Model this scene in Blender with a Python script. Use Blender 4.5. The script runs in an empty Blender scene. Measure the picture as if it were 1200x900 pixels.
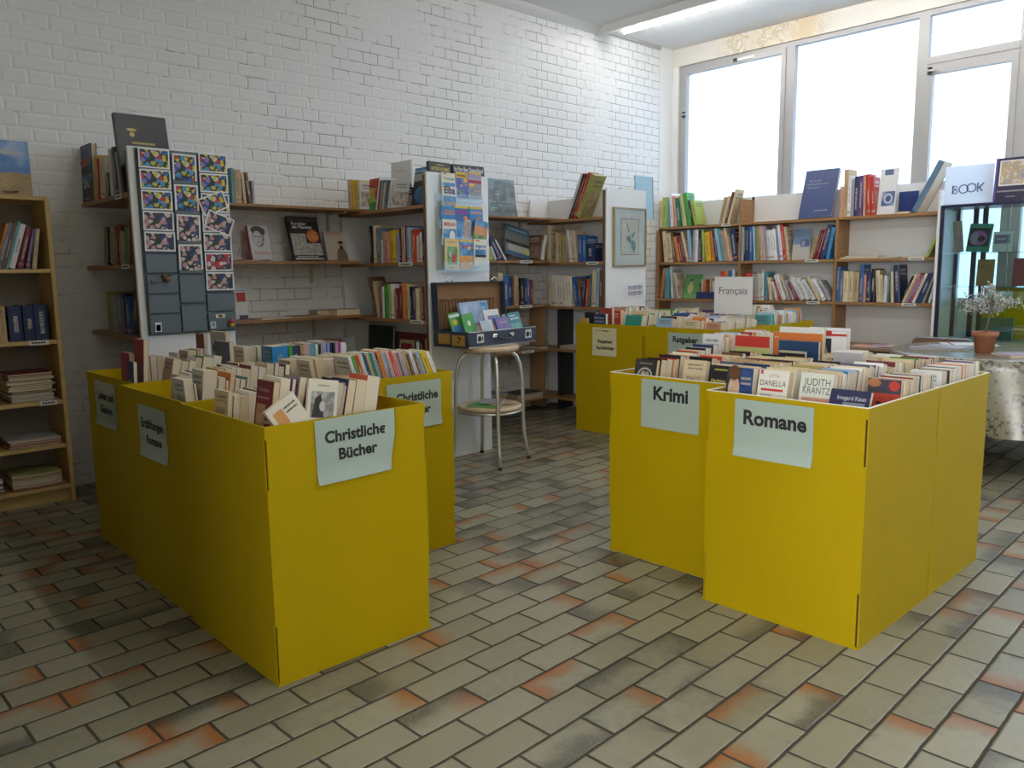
import bpy, math, random
from mathutils import Matrix, Vector, Euler
PI = math.pi
random.seed(11)
SC = bpy.context.scene
COL = SC.collection
# ------------------------------------------------------------------ materials
MATS = {}
def nmat(name):
    m = bpy.data.materials.new(name); m.use_nodes = True
    nt = m.node_tree; b = nt.nodes['Principled BSDF']
    return m, nt, b
def flat(name, col, rough=.6, metal=0, coat=0, spec=.5, var=0, scale=30, emit=0):
    if name in MATS: return MATS[name]
    m, nt, b = nmat(name)
    b.inputs['Base Color'].default_value = (*col, 1); b.inputs['Roughness'].default_value = rough
    b.inputs['Metallic'].default_value = metal; b.inputs['Coat Weight'].default_value = coat
    b.inputs['Specular IOR Level'].default_value = spec
    if var:
        tc = nt.nodes.new('ShaderNodeTexCoord'); n = nt.nodes.new('ShaderNodeTexNoise'); n.inputs['Scale'].default_value = scale
        n.inputs['Detail'].default_value = 6
        mx = nt.nodes.new('ShaderNodeMix'); mx.data_type = 'RGBA'
        mx.inputs[6].default_value = (*[c*(1-var) for c in col], 1); mx.inputs[7].default_value = (*[min(1, c*(1+var)) for c in col], 1)
        nt.links.new(tc.outputs['Object'], n.inputs['Vector']); nt.links.new(n.outputs['Fac'], mx.inputs[0]); nt.links.new(mx.outputs[2], b.inputs['Base Color'])
    if emit:
        b.inputs['Emission Color'].default_value = (*col, 1); b.inputs['Emission Strength'].default_value = emit
    MATS[name] = m
    return m
class NB:
    """tiny node builder"""
    def __init__(s, nt): s.nt = nt
    def n(s, t, **k):
        x = s.nt.nodes.new(t)
        for a, v in k.items(): setattr(x, a, v)
        return x
    def l(s, a, b): s.nt.links.new(a, b)
    def put(s, sock, v):
        if isinstance(v, (int, float)): sock.default_value = v
        elif isinstance(v, (tuple, list)): sock.default_value = tuple(v)
        else: s.l(v, sock)
    def m(s, op, a, b=None, c=None):
        x = s.n('ShaderNodeMath', operation=op)
        s.put(x.inputs[0], a)
        if b is not None: s.put(x.inputs[1], b)
        if c is not None: s.put(x.inputs[2], c)
        return x.outputs[0]
    def mix(s, f, a, b):
        x = s.n('ShaderNodeMix', data_type='RGBA'); s.put(x.inputs[0], f); s.put(x.inputs[6], a); s.put(x.inputs[7], b)
        return x.outputs[2]
    def step(s, v, a, b):
        x = s.n('ShaderNodeMapRange', interpolation_type='SMOOTHSTEP')
        s.put(x.inputs['Value'], v); x.inputs['From Min'].default_value = a; x.inputs['From Max'].default_value = b
        return x.outputs['Result']
    def noise(s, vec, scale, detail=3, rough=.5):
        x = s.n('ShaderNodeTexNoise'); s.l(vec, x.inputs['Vector']); x.inputs['Scale'].default_value = scale; x.inputs['Detail'].default_value = detail
        x.inputs['Roughness'].default_value = rough
        return x.outputs['Fac']
    def white(s, vec):
        x = s.n('ShaderNodeTexWhiteNoise', noise_dimensions='3D'); s.l(vec, x.inputs['Vector']); return x
    def xyz(s, vec):
        x = s.n('ShaderNodeSeparateXYZ'); s.l(vec, x.inputs[0]); return x.outputs
    def comb(s, x=0, y=0, z=0):
        c = s.n('ShaderNodeCombineXYZ'); s.put(c.inputs[0], x); s.put(c.inputs[1], y); s.put(c.inputs[2], z); return c.outputs[0]
    def bump(s, h, strength, dist):
        x = s.n('ShaderNodeBump'); x.inputs['Strength'].default_value = strength; x.inputs['Distance'].default_value = dist
        s.l(h, x.inputs['Height']); return x.outputs['Normal']
def C4(r, g, b): return (r, g, b, 1)

def mat_brick():
    m, nt, b = nmat('white_painted_brick'); q = NB(nt)
    tc = q.n('ShaderNodeTexCoord'); o = tc.outputs['Object']
    wob = q.m('MULTIPLY', q.m('SUBTRACT', q.noise(o, 9, 3), .5), .007)
    X, Y, Z = q.xyz(o)
    z = q.m('SUBTRACT', q.m('DIVIDE', q.m('ADD', Z, wob), .081), .72)
    row = q.m('FLOOR', z); fz = q.m('FRACT', z)
    par = q.m('FLOORED_MODULO', row, 2)
    mod = q.m('SUBTRACT', .27, q.m('MULTIPLY', par, .135))
    x = q.m('SUBTRACT', q.m('DIVIDE', q.m('ADD', X, wob), mod), .47)
    fx = q.m('FRACT', x); cell = q.m('FLOOR', x)
    dx = q.m('MULTIPLY', q.m('MINIMUM', fx, q.m('SUBTRACT', 1, fx)), mod)
    dz = q.m('MULTIPLY', q.m('MINIMUM', fz, q.m('SUBTRACT', 1, fz)), .081)
    d = q.m('MINIMUM', dx, dz)
    rnd = q.white(q.comb(cell, row, 0)).outputs['Value']
    brk = q.noise(o, 2.3, 4, .6)
    more = q.m('MULTIPLY', q.step(X, .5, 7.0), .20)                       # joints are less filled with paint towards the window end
    open_ = q.step(q.m('ADD', q.m('ADD', brk, more), q.m('MULTIPLY', q.m('SUBTRACT', q.noise(o, 14, 2), .5), .5)), .56, .70)
    crack = q.m('MULTIPLY', q.m('SUBTRACT', 1, q.step(d, .0010, .0036)), open_)
    col = q.mix(q.noise(o, 5, 5, .6), C4(.80, .805, .80), C4(.87, .875, .87))
    col = q.mix(q.m('MULTIPLY', rnd, .25), col, C4(.77, .775, .77))
    spots = q.m('GREATER_THAN', q.noise(o, 55, 1), .80)
    col = q.mix(q.m('MULTIPLY', spots, .6), col, C4(.25, .15, .11))
    col = q.mix(q.m('MULTIPLY', crack, .9), col, C4(.17, .15, .13))
    q.l(col, b.inputs['Base Color']); b.inputs['Roughness'].default_value = .5
    hgt = q.m('ADD', q.step(d, .0, .014), q.m('ADD', q.m('MULTIPLY', q.noise(o, 40, 4), .25), q.m('MULTIPLY', rnd, .3)))
    q.l(q.bump(hgt, .45, .006), b.inputs['Normal'])
    return m

def mat_tiles():
    m, nt, b = nmat('clay_floor_tiles'); q = NB(nt)
    tc = q.n('ShaderNodeTexCoord'); o = tc.outputs['Object']
    wob = q.m('MULTIPLY', q.m('SUBTRACT', q.noise(o, 12, 2), .5), .006)
    X, Y, Z = q.xyz(o); a = .0283; c, s = math.cos(a), math.sin(a)
    xr = q.m('ADD', q.m('ADD', q.m('MULTIPLY', X, c), q.m('MULTIPLY', Y, s)), wob)
    yr = q.m('ADD', q.m('SUBTRACT', q.m('MULTIPLY', Y, c), q.m('MULTIPLY', X, s)), wob)
    y = q.m('DIVIDE', q.m('SUBTRACT', yr, 1.539), .1278); row = q.m('FLOOR', y); fy = q.m('FRACT', y)
    par = q.m('FLOORED_MODULO', row, 2)
    x = q.m('SUBTRACT', q.m('DIVIDE', q.m('SUBTRACT', xr, 1.411), .258), q.m('MULTIPLY', par, .5)); cell = q.m('FLOOR', x); fx = q.m('FRACT', x)
    dx = q.m('MULTIPLY', q.m('MINIMUM', fx, q.m('SUBTRACT', 1, fx)), .258)
    dy = q.m('MULTIPLY', q.m('MINIMUM', fy, q.m('SUBTRACT', 1, fy)), .1278)
    d = q.m('MINIMUM', dx, dy)
    cid = q.comb(cell, row, 0)
    w1 = q.white(cid); r1 = w1.outputs['Value']; r3 = q.xyz(w1.outputs['Color'])
    base = q.mix(q.m('ADD', q.m('MULTIPLY', r1, .8), q.m('MULTIPLY', q.noise(o, 3.1, 3), .25)), C4(.245, .23, .155), C4(.345, .33, .245))
    big = q.noise(o, 1.1, 4, .6); fine = q.noise(o, 26, 5, .65)
    base = q.mix(q.m('MULTIPLY', fine, .30), base, C4(.19, .17, .115))
    # fired orange flashes that start at a tile's end or long edge
    endd = q.m('ADD', q.m('SUBTRACT', 1, fx), q.m('MULTIPLY', q.m('SUBTRACT', q.noise(o, 9, 3), .5), .55))
    sel = q.m('GREATER_THAN', r3[0], .83)
    fl = q.m('MULTIPLY', sel, q.m('SUBTRACT', 1, q.step(endd, .0, .42)))
    endd2 = q.m('ADD', fx, q.m('MULTIPLY', q.m('SUBTRACT', q.noise(o, 11, 3), .5), .5))
    fl2 = q.m('MULTIPLY', q.m('GREATER_THAN', r3[1], .87), q.m('SUBTRACT', 1, q.step(endd2, .0, .4)))
    edge = q.m('ADD', q.m('SUBTRACT', 1, fy), q.m('MULTIPLY', q.m('SUBTRACT', q.noise(o, 10, 3), .5), .8))
    fl3 = q.m('MULTIPLY', q.m('GREATER_THAN', r3[2], .93), q.m('SUBTRACT', 1, q.step(edge, .0, .6)))
    flash = q.m('MINIMUM', q.m('MAXIMUM', q.m('MAXIMUM', fl, fl2), fl3), 1)
    base = q.mix(q.m('MULTIPLY', flash, .92), base, q.mix(fine, C4(.27, .070, .008), C4(.36, .14, .025)))
    # ground-in grey dirt, mostly along the walked way and beside the joints
    walk = q.step(q.m('ADD', q.m('ADD', big, q.m('MULTIPLY', fine, .35)), q.m('MULTIPLY', q.step(X, 1.6, 3.4), .10)), .66, .92)
    dirt = q.m('MULTIPLY', walk, q.m('SUBTRACT', 1.0, q.m('MULTIPLY', q.step(d, .0, .045), .65)))
    base = q.mix(q.m('MULTIPLY', q.m('MULTIPLY', dirt, q.step(r3[2], .1, .6)), .9), base, C4(.11, .105, .095))
    # single tiles smudged dark from one side
    w2 = q.xyz(q.white(q.comb(row, cell, 7.3)).outputs['Color'])
    side = q.mix(q.m('GREATER_THAN', w2[1], .5), q.comb(fx, fx, fx), q.comb(fy, fy, fy)); sv = q.n('ShaderNodeSeparateColor'); q.l(side, sv.inputs[0])
    grad = q.m('ADD', q.m('ABSOLUTE', q.m('SUBTRACT', sv.outputs[0], q.m('GREATER_THAN', w2[2], .5))), q.m('MULTIPLY', q.m('SUBTRACT', q.noise(o, 7, 5, .7), .5), 1.3))
    near = q.m('ADD', q.m('MULTIPLY', q.step(X, 1.5, 2.6), .16), q.m('MULTIPLY', q.m('SUBTRACT', big, .5), .6))
    smud = q.m('MULTIPLY', q.m('GREATER_THAN', q.m('ADD', w2[0], near), .80), q.m('SUBTRACT', 1, q.step(grad, .1, .75)))
    speck = q.step(q.noise(o, 150, 3, .7), .35, .62)
    base = q.mix(q.m('MULTIPLY', q.m('MULTIPLY', smud, q.m('ADD', .55, q.m('MULTIPLY', speck, .45))), .88), base, C4(.05, .047, .04))
    joint = q.m('SUBTRACT', 1, q.step(d, .0032, .0058))
    q.l(q.mix(joint, base, C4(.045, .037, .024)), b.inputs['Base Color'])
    q.l(q.m('ADD', .30, q.m('ADD', q.m('MULTIPLY', joint, .5), q.m('MULTIPLY', fine, .22))), b.inputs['Roughness'])
    b.inputs['Specular IOR Level'].default_value = .55
    hgt = q.m('ADD', q.step(d, .002, .009), q.m('ADD', q.m('MULTIPLY', r1, .25), q.m('MULTIPLY', q.noise(o, 6, 3), .35)))
    q.l(q.bump(hgt, .7, .004), b.inputs['Normal'])
    return m

def mat_wood(name, c1, c2, rough=.45, axis=0, scale=9):
    if name in MATS: return MATS[name]
    m, nt, b = nmat(name); q = NB(nt)
    tc = q.n('ShaderNodeTexCoord'); mp = q.n('ShaderNodeMapping')
    sc = [scale*5]*3; sc[axis] = scale*.35
    mp.inputs['Scale'].default_value = sc
    q.l(tc.outputs['Object'], mp.inputs[0])
    f = q.noise(mp.outputs[0], 1, 5, .6)
    q.l(q.mix(q.step(f, .3, .7), C4(*c1), C4(*c2)), b.inputs['Base Color']); b.inputs['Roughness'].default_value = rough
    MATS[name] = m
    return m

def mat_yellow():
    m, nt, b = nmat('yellow_painted_board'); q = NB(nt)
    tc = q.n('ShaderNodeTexCoord'); o = tc.outputs['Object']
    mp = q.n('ShaderNodeMapping'); mp.inputs['Scale'].default_value = (60, 60, 4); q.l(o, mp.inputs[0])
    brush = q.noise(mp.outputs[0], 1, 4, .6)
    col = q.mix(q.noise(o, 2.5, 4), C4(.40, .285, .0008), C4(.475, .34, .0012))
    col = q.mix(q.m('MULTIPLY', brush, .35), col, C4(.365, .255, .0008))
    scuff = q.m('MULTIPLY', q.m('GREATER_THAN', q.noise(o, 18, 2), .80), .5)
    col = q.mix(scuff, col, C4(.20, .12, .02))
    q.l(col, b.inputs['Base Color']); b.inputs['Roughness'].default_value = .5; b.inputs['Specular IOR Level'].default_value = .16
    q.l(q.bump(brush, .25, .001), b.inputs['Normal'])
    return m

def cover_mat(name, spine):
    """printed book cover: base colour is the object's own colour; title bars and a picture block vary from book to book"""
    m, nt, b = nmat(name); q = NB(nt)
    oi = q.n('ShaderNodeObjectInfo'); base = oi.outputs['Color']; rnd = oi.outputs['Random']
    uv = q.n('ShaderNodeTexCoord').outputs['UV']; u, v, _ = q.xyz(uv)
    bw = q.n('ShaderNodeRGBToBW'); q.l(base, bw.inputs[0]); lum = bw.outputs[0]
    ink = q.mix(q.step(lum, .16, .24), C4(.72, .68, .58), C4(.06, .055, .06))
    r2 = q.m('FRACT', q.m('MULTIPLY', rnd, 37.7)); r3 = q.m('FRACT', q.m('MULTIPLY', rnd, 91.3)); r4 = q.m('FRACT', q.m('MULTIPLY', rnd, 173.9))
    seed = q.m('MULTIPLY', rnd, 400)
    acc = q.n('ShaderNodeHueSaturation'); q.l(q.m('ADD', .5, q.m('MULTIPLY', q.m('SUBTRACT', r2, .5), .30)), acc.inputs['Hue'])
    acc.inputs['Color'].default_value = (.40, .15, .10, 1); acc.inputs['Saturation'].default_value = .8
    if spine:
        letters = q.m('GREATER_THAN', q.noise(q.comb(q.m('MULTIPLY', u, 3.0), q.m('MULTIPLY', v, 46), seed), 1.6, 1), .47)
        inu = q.m('MULTIPLY', q.m('GREATER_THAN', u, .33), q.m('LESS_THAN', u, .67))
        lo = q.m('ADD', .15, q.m('MULTIPLY', r2, .2)); hi = q.m('ADD', .6, q.m('MULTIPLY', r4, .3))
        inv = q.m('MULTIPLY', q.m('GREATER_THAN', v, lo), q.m('LESS_THAN', v, hi))
        col = q.mix(q.m('MULTIPLY', q.m('MULTIPLY', q.m('MULTIPLY', letters, inu), inv), .65), base, ink)
        band = q.m('MULTIPLY', q.m('LESS_THAN', q.m('ABSOLUTE', q.m('SUBTRACT', v, .1)), .035), q.m('GREATER_THAN', r3, .6))
        col = q.mix(q.m('MULTIPLY', band, .8), col, acc.outputs[0])
    else:
        pic = q.noise(q.comb(q.m('MULTIPLY', u, 2.2), q.m('MULTIPLY', v, 2.6), seed), 1.7, 4, .6)
        pc = q.mix(q.step(pic, .35, .62), q.mix(.5, acc.outputs[0], C4(.06, .08, .12)), q.mix(.5, base, C4(.55, .45, .32)))
        inp = q.m('MULTIPLY', q.m('MULTIPLY', q.m('GREATER_THAN', v, .1), q.m('LESS_THAN', v, q.m('ADD', .5, q.m('MULTIPLY', r2, .16)))),
                  q.m('LESS_THAN', q.m('ABSOLUTE', q.m('SUBTRACT', u, .5)), q.m('ADD', .3, q.m('MULTIPLY', r4, .2))))
        col = q.mix(q.m('MULTIPLY', q.m('MULTIPLY', inp, q.m('GREATER_THAN', r3, .35)), .9), base, pc)
        letters = q.m('GREATER_THAN', q.noise(q.comb(q.m('MULTIPLY', u, 26), q.m('MULTIPLY', v, 30), seed), 1.5, 1), .47)
        l1 = q.m('LESS_THAN', q.m('ABSOLUTE', q.m('SUBTRACT', v, .86)), .03); l2 = q.m('LESS_THAN', q.m('ABSOLUTE', q.m('SUBTRACT', v, .76)), .022)
        inu = q.m('LESS_THAN', q.m('ABSOLUTE', q.m('SUBTRACT', u, .5)), .34)
        col = q.mix(q.m('MULTIPLY', q.m('MULTIPLY', q.m('MULTIPLY', q.m('MAXIMUM', l1, l2), inu), letters), .85), col, ink)
    q.l(col, b.inputs['Base Color']); b.inputs['Roughness'].default_value = .42
    return m

def mat_pages():
    m, nt, b = nmat('book_pages'); q = NB(nt)
    oi = q.n('ShaderNodeObjectInfo'); rnd = oi.outputs['Random']
    o = q.n('ShaderNodeTexCoord').outputs['Object']; X, Y, Z = q.xyz(o)
    line = q.noise(q.comb(q.m('MULTIPLY', X, 900), q.m('MULTIPLY', Y, 3), q.m('MULTIPLY', Z, 3)), 1, 2)
    col = q.mix(rnd, C4(.66, .54, .34), C4(.78, .73, .62))
    q.l(q.mix(q.m('MULTIPLY', line, .35), col, C4(.45, .36, .23)), b.inputs['Base Color']); b.inputs['Roughness'].default_value = .85
    return m

def mat_picture(name, cols, scale=6, kind='noise'):
    """printed picture: blotches of several inks over the object's own coordinates"""
    if name in MATS: return MATS[name]
    m, nt, b = nmat(name); q = NB(nt)
    o = q.n('ShaderNodeTexCoord').outputs['Object']; oi = q.n('ShaderNodeObjectInfo')
    add = q.n('ShaderNodeVectorMath', operation='ADD'); q.l(o, add.inputs[0]); q.l(q.comb(q.m('MULTIPLY', oi.outputs['Random'], 30), 0, 0), add.inputs[1])
    ramp = q.n('ShaderNodeValToRGB'); ramp.color_ramp.interpolation = 'CONSTANT' if kind == 'vor' else 'LINEAR'
    els = ramp.color_ramp.elements; cols = list(cols) or [(.1, .1, .1)]
    pos = [(i/len(cols) if kind == 'vor' else .25+.5*i/max(1, len(cols)-1)) for i in range(len(cols))]
    els.remove(els[1]); els[0].position = pos[0]; els[0].color = (*cols[0], 1)
    for p_, c in zip(pos[1:], cols[1:]):
        e_ = els.new(p_); e_.color = (*c, 1)
    if kind == 'vor':
        vo = q.n('ShaderNodeTexVoronoi'); vo.inputs['Scale'].default_value = scale; q.l(o, vo.inputs['Vector'])
        r = q.xyz(vo.outputs['Color'])[0]
        q.l(r, ramp.inputs[0])
        petal = q.m('LESS_THAN', vo.outputs['Distance'], .62)
        col = q.mix(petal, C4(.035, .04, .04), ramp.outputs[0])
    else:
        q.l(q.noise(add.outputs[0], scale, 4, .6), ramp.inputs[0]); col = ramp.outputs[0]
    q.l(col, b.inputs['Base Color']); b.inputs['Roughness'].default_value = .35
    MATS[name] = m
    return m

def glass_mat(name, tint=(1, 1, 1), refl=.08):
    m = bpy.data.materials.new(name); m.use_nodes = True; nt = m.node_tree; q = NB(nt)
    nt.nodes.remove(nt.nodes['Principled BSDF'])
    tr = q.n('ShaderNodeBsdfTransparent'); tr.inputs[0].default_value = (*tint, 1)
    gl = q.n('ShaderNodeBsdfGlossy'); gl.inputs['Roughness'].default_value = .02
    lw = q.n('ShaderNodeLayerWeight'); lw.inputs['Blend'].default_value = .5
    f_ = q.m('ADD', .03+refl, q.m('MULTIPLY', q.m('POWER', lw.outputs['Facing'], 4), .7))
    mx = q.n('ShaderNodeMixShader'); q.l(q.m('MINIMUM', f_, 1), mx.inputs[0]); q.l(tr.outputs[0], mx.inputs[1]); q.l(gl.outputs[0], mx.inputs[2])
    q.l(mx.outputs[0], nt.nodes['Material Output'].inputs[0])
    MATS[name] = m
    return m

def mat_cloth():
    m, nt, b = nmat('patterned_tablecloth'); q = NB(nt)
    o = q.n('ShaderNodeTexCoord').outputs['UV']
    vo = q.n('ShaderNodeTexVoronoi'); vo.inputs['Scale'].default_value = 24; q.l(o, vo.inputs['Vector'])
    X, Y, Z = q.xyz(o)
    dv = q.n('ShaderNodeVectorMath', operation='SUBTRACT'); q.l(o, dv.inputs[0]); q.l(vo.outputs['Position'], dv.inputs[1])
    ax, ay, _ = q.xyz(dv.outputs[0])
    cross = q.m('MULTIPLY', q.m('LESS_THAN', q.m('MINIMUM', q.m('ABSOLUTE', q.m('ADD', ax, ay)), q.m('ABSOLUTE', q.m('SUBTRACT', ax, ay))), .0042), q.m('LESS_THAN', vo.outputs['Distance'], .36))
    big = q.n('ShaderNodeTexVoronoi'); big.inputs['Scale'].default_value = 6.5; q.l(o, big.inputs['Vector'])
    leaf = q.m('MULTIPLY', q.m('LESS_THAN', big.outputs['Distance'], .36), q.m('GREATER_THAN', q.noise(o, 42, 2), .53))
    vine = q.m('LESS_THAN', q.m('ABSOLUTE', q.m('SUBTRACT', q.noise(o, 9, 1), .5)), .006)
    mask = q.m('MINIMUM', q.m('ADD', q.m('ADD', cross, leaf), q.m('MULTIPLY', vine, .6)), 1)
    q.l(q.mix(q.m('MULTIPLY', mask, .9), C4(.25, .235, .165), C4(.03, .028, .02)), b.inputs['Base Color'])
    b.inputs['Roughness'].default_value = .3; b.inputs['Coat Weight'].default_value = 1; b.inputs['Coat Roughness'].default_value = .25; b.inputs["Specular IOR Level"].default_value = .5
    return m

def mat_stain(name):
    m, nt, b = nmat(name); q = NB(nt)
    o = q.n('ShaderNodeTexCoord').outputs['Object']; X, Y, Z = q.xyz(o)
    n = q.noise(o, 3.2, 6, .65)
    zone = q.m('MULTIPLY', q.m('SUBTRACT', 1, q.step(q.m('ABSOLUTE', q.m('SUBTRACT', Y, 4.25)), .35, .75)), 1)
    f = q.m('MULTIPLY', zone, q.step(n, .47, .60))
    f2 = q.m('MULTIPLY', zone, q.m('LESS_THAN', q.m('ABSOLUTE', q.m('SUBTRACT', n, .48)), .025))
    col = q.mix(q.m('MULTIPLY', f, .55), C4(.74, .71, .66), C4(.62, .43, .16)); col = q.mix(q.m('MULTIPLY', f2, .5), col, C4(.45, .29, .08))
    q.l(col, b.inputs['Base Color']); b.inputs['Roughness'].default_value = .7
    return m

BRICK = mat_brick(); TILES = mat_tiles(); YEL = mat_yellow()
SPINE = cover_mat('printed_spine', True); FRONT = cover_mat('printed_cover', False); PAGES = mat_pages()
PLAINC = None
def obj_colour_mat():
    m, nt, b = nmat('plain_cover_board'); q = NB(nt); oi = q.n('ShaderNodeObjectInfo'); q.l(oi.outputs['Color'], b.inputs['Base Color']); b.inputs['Roughness'].default_value = .45
    return m
PLAINC = obj_colour_mat()
WHITE_PANEL = flat('white_laminate', (.78, .80, .80), .35, var=.03, scale=8)
BACK_PANEL = flat('off_white_hardboard', (.74, .745, .74), .6, var=.04, scale=5)
SHELF_WOOD = mat_wood('brown_shelf_wood', (.27, .135, .050), (.36, .19, .075))
DARK_WOOD = mat_wood('dark_brown_wood', (.13, .065, .03), (.19, .10, .05))
PINE = mat_wood('pine_wood', (.55, .38, .13), (.64, .46, .19))
LIGHT_WOOD = mat_wood('pale_beech_wood', (.56, .42, .27), (.66, .51, .35))
PINE_BACK = flat('grey_brown_hardboard', (.30, .27, .22), .7, var=.06, scale=12)
PLASTER = flat('white_plaster', (.84, .84, .83), .7, var=.03, scale=4)
CEIL = flat('ceiling_paint', (.87, .87, .86), .8, var=.03, scale=2)
METAL_FRAME = flat('grey_window_metal', (.43, .42, .42), .4, .15)
STEEL = flat('brushed_steel_tube', (.62, .61, .57), .3, .85)
CHROME = flat('chrome', (.75, .75, .75), .15, 1)
BLACK = flat('black_ink', (.012, .012, .014), .6)
DARKPLASTIC = flat('black_plastic', (.02, .02, .022), .4)
TAGWHITE = flat('white_label_paper', (.72, .71, .66), .6)
MINT = flat('mint_paper_sleeve', (.38, .475, .42), .28, var=.03, scale=6, coat=.35)
PAPER = flat('white_paper', (.76, .77, .78), .6)
CREAMPAPER = flat('cream_paper', (.66, .62, .38), .6, var=.03, scale=8)
BOARD_EDGE = flat('raw_lit_board_edge', (.80, .79, .70), .5)  # raw board core with the window's shine put into its colour
SLOT_SHADE = flat('slot_shade_dark', (.03, .018, .006), .8)
TAPE = flat('clear_tape', (.75, .80, .82), .12)
RACKGREY = flat('grey_plastic_rack', (.115, .145, .165), .38, var=.05, scale=30)
GLASS = glass_mat('window_glass', refl=.0)
CASEGLASS = glass_mat('display_glass', (.82, .93, .92), .10)
ACRYLIC = glass_mat('clear_acrylic', (.94, .96, .96), .02)
PALETTE = dict(cream=(.62, .52, .34), ivory=(.70, .66, .55), white=(.72, .73, .74), yellow=(.68, .45, .02), gold=(.56, .36, .06), orange=(.62, .20, .03), red=(.50, .04, .025), crimson=(.36, .03, .06),
    maroon=(.17, .025, .03), brown=(.15, .075, .04), tan=(.45, .32, .17), olive=(.30, .29, .09), lime=(.38, .50, .10), green=(.06, .30, .05), darkgreen=(.02, .13, .09), jade=(.02, .32, .24), teal=(.10, .32, .36),
    lightblue=(.30, .46, .60), brightblue=(.02, .22, .50), blue=(.03, .12, .34), navy=(.015, .03, .10), periwinkle=(.28, .31, .56), purple=(.09, .045, .15), mauve=(.38, .31, .38), magenta=(.45, .03, .25),
    rose=(.60, .26, .27), pink=(.58, .36, .36), salmon=(.60, .29, .20), grey=(.36, .37, .38), slate=(.13, .17, .23), steel=(.18, .24, .33), black=(.014, .014, .017),
    emblem=(.03, .03, .028), redtop=(.08, .09, .16), yellowtext=(.014, .014, .016), peach=(.05, .045, .05), danella=(.72, .70, .64), judith=(.62, .64, .56), mask=(.42, .05, .03), redwhite=(.72, .73, .74))
WORDS = dict(emblem='black', redtop='dark', yellowtext='black', peach='dark', danella='white', judith='pale', mask='red', redwhite='white', jade='jade green', lime='lime green', darkgreen='dark green',
    lightblue='light blue', brightblue='bright blue', navy='navy blue', slate='slate grey', steel='steel blue', periwinkle='lilac blue', rose='rose pink')
def rgb(r, g, b, rough=.5): return flat('ink_%02x%02x%02x' % (int(r*255), int(g*255), int(b*255)), (r, g, b), rough)
def pal(k): return rgb(*PALETTE[k])
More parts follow.
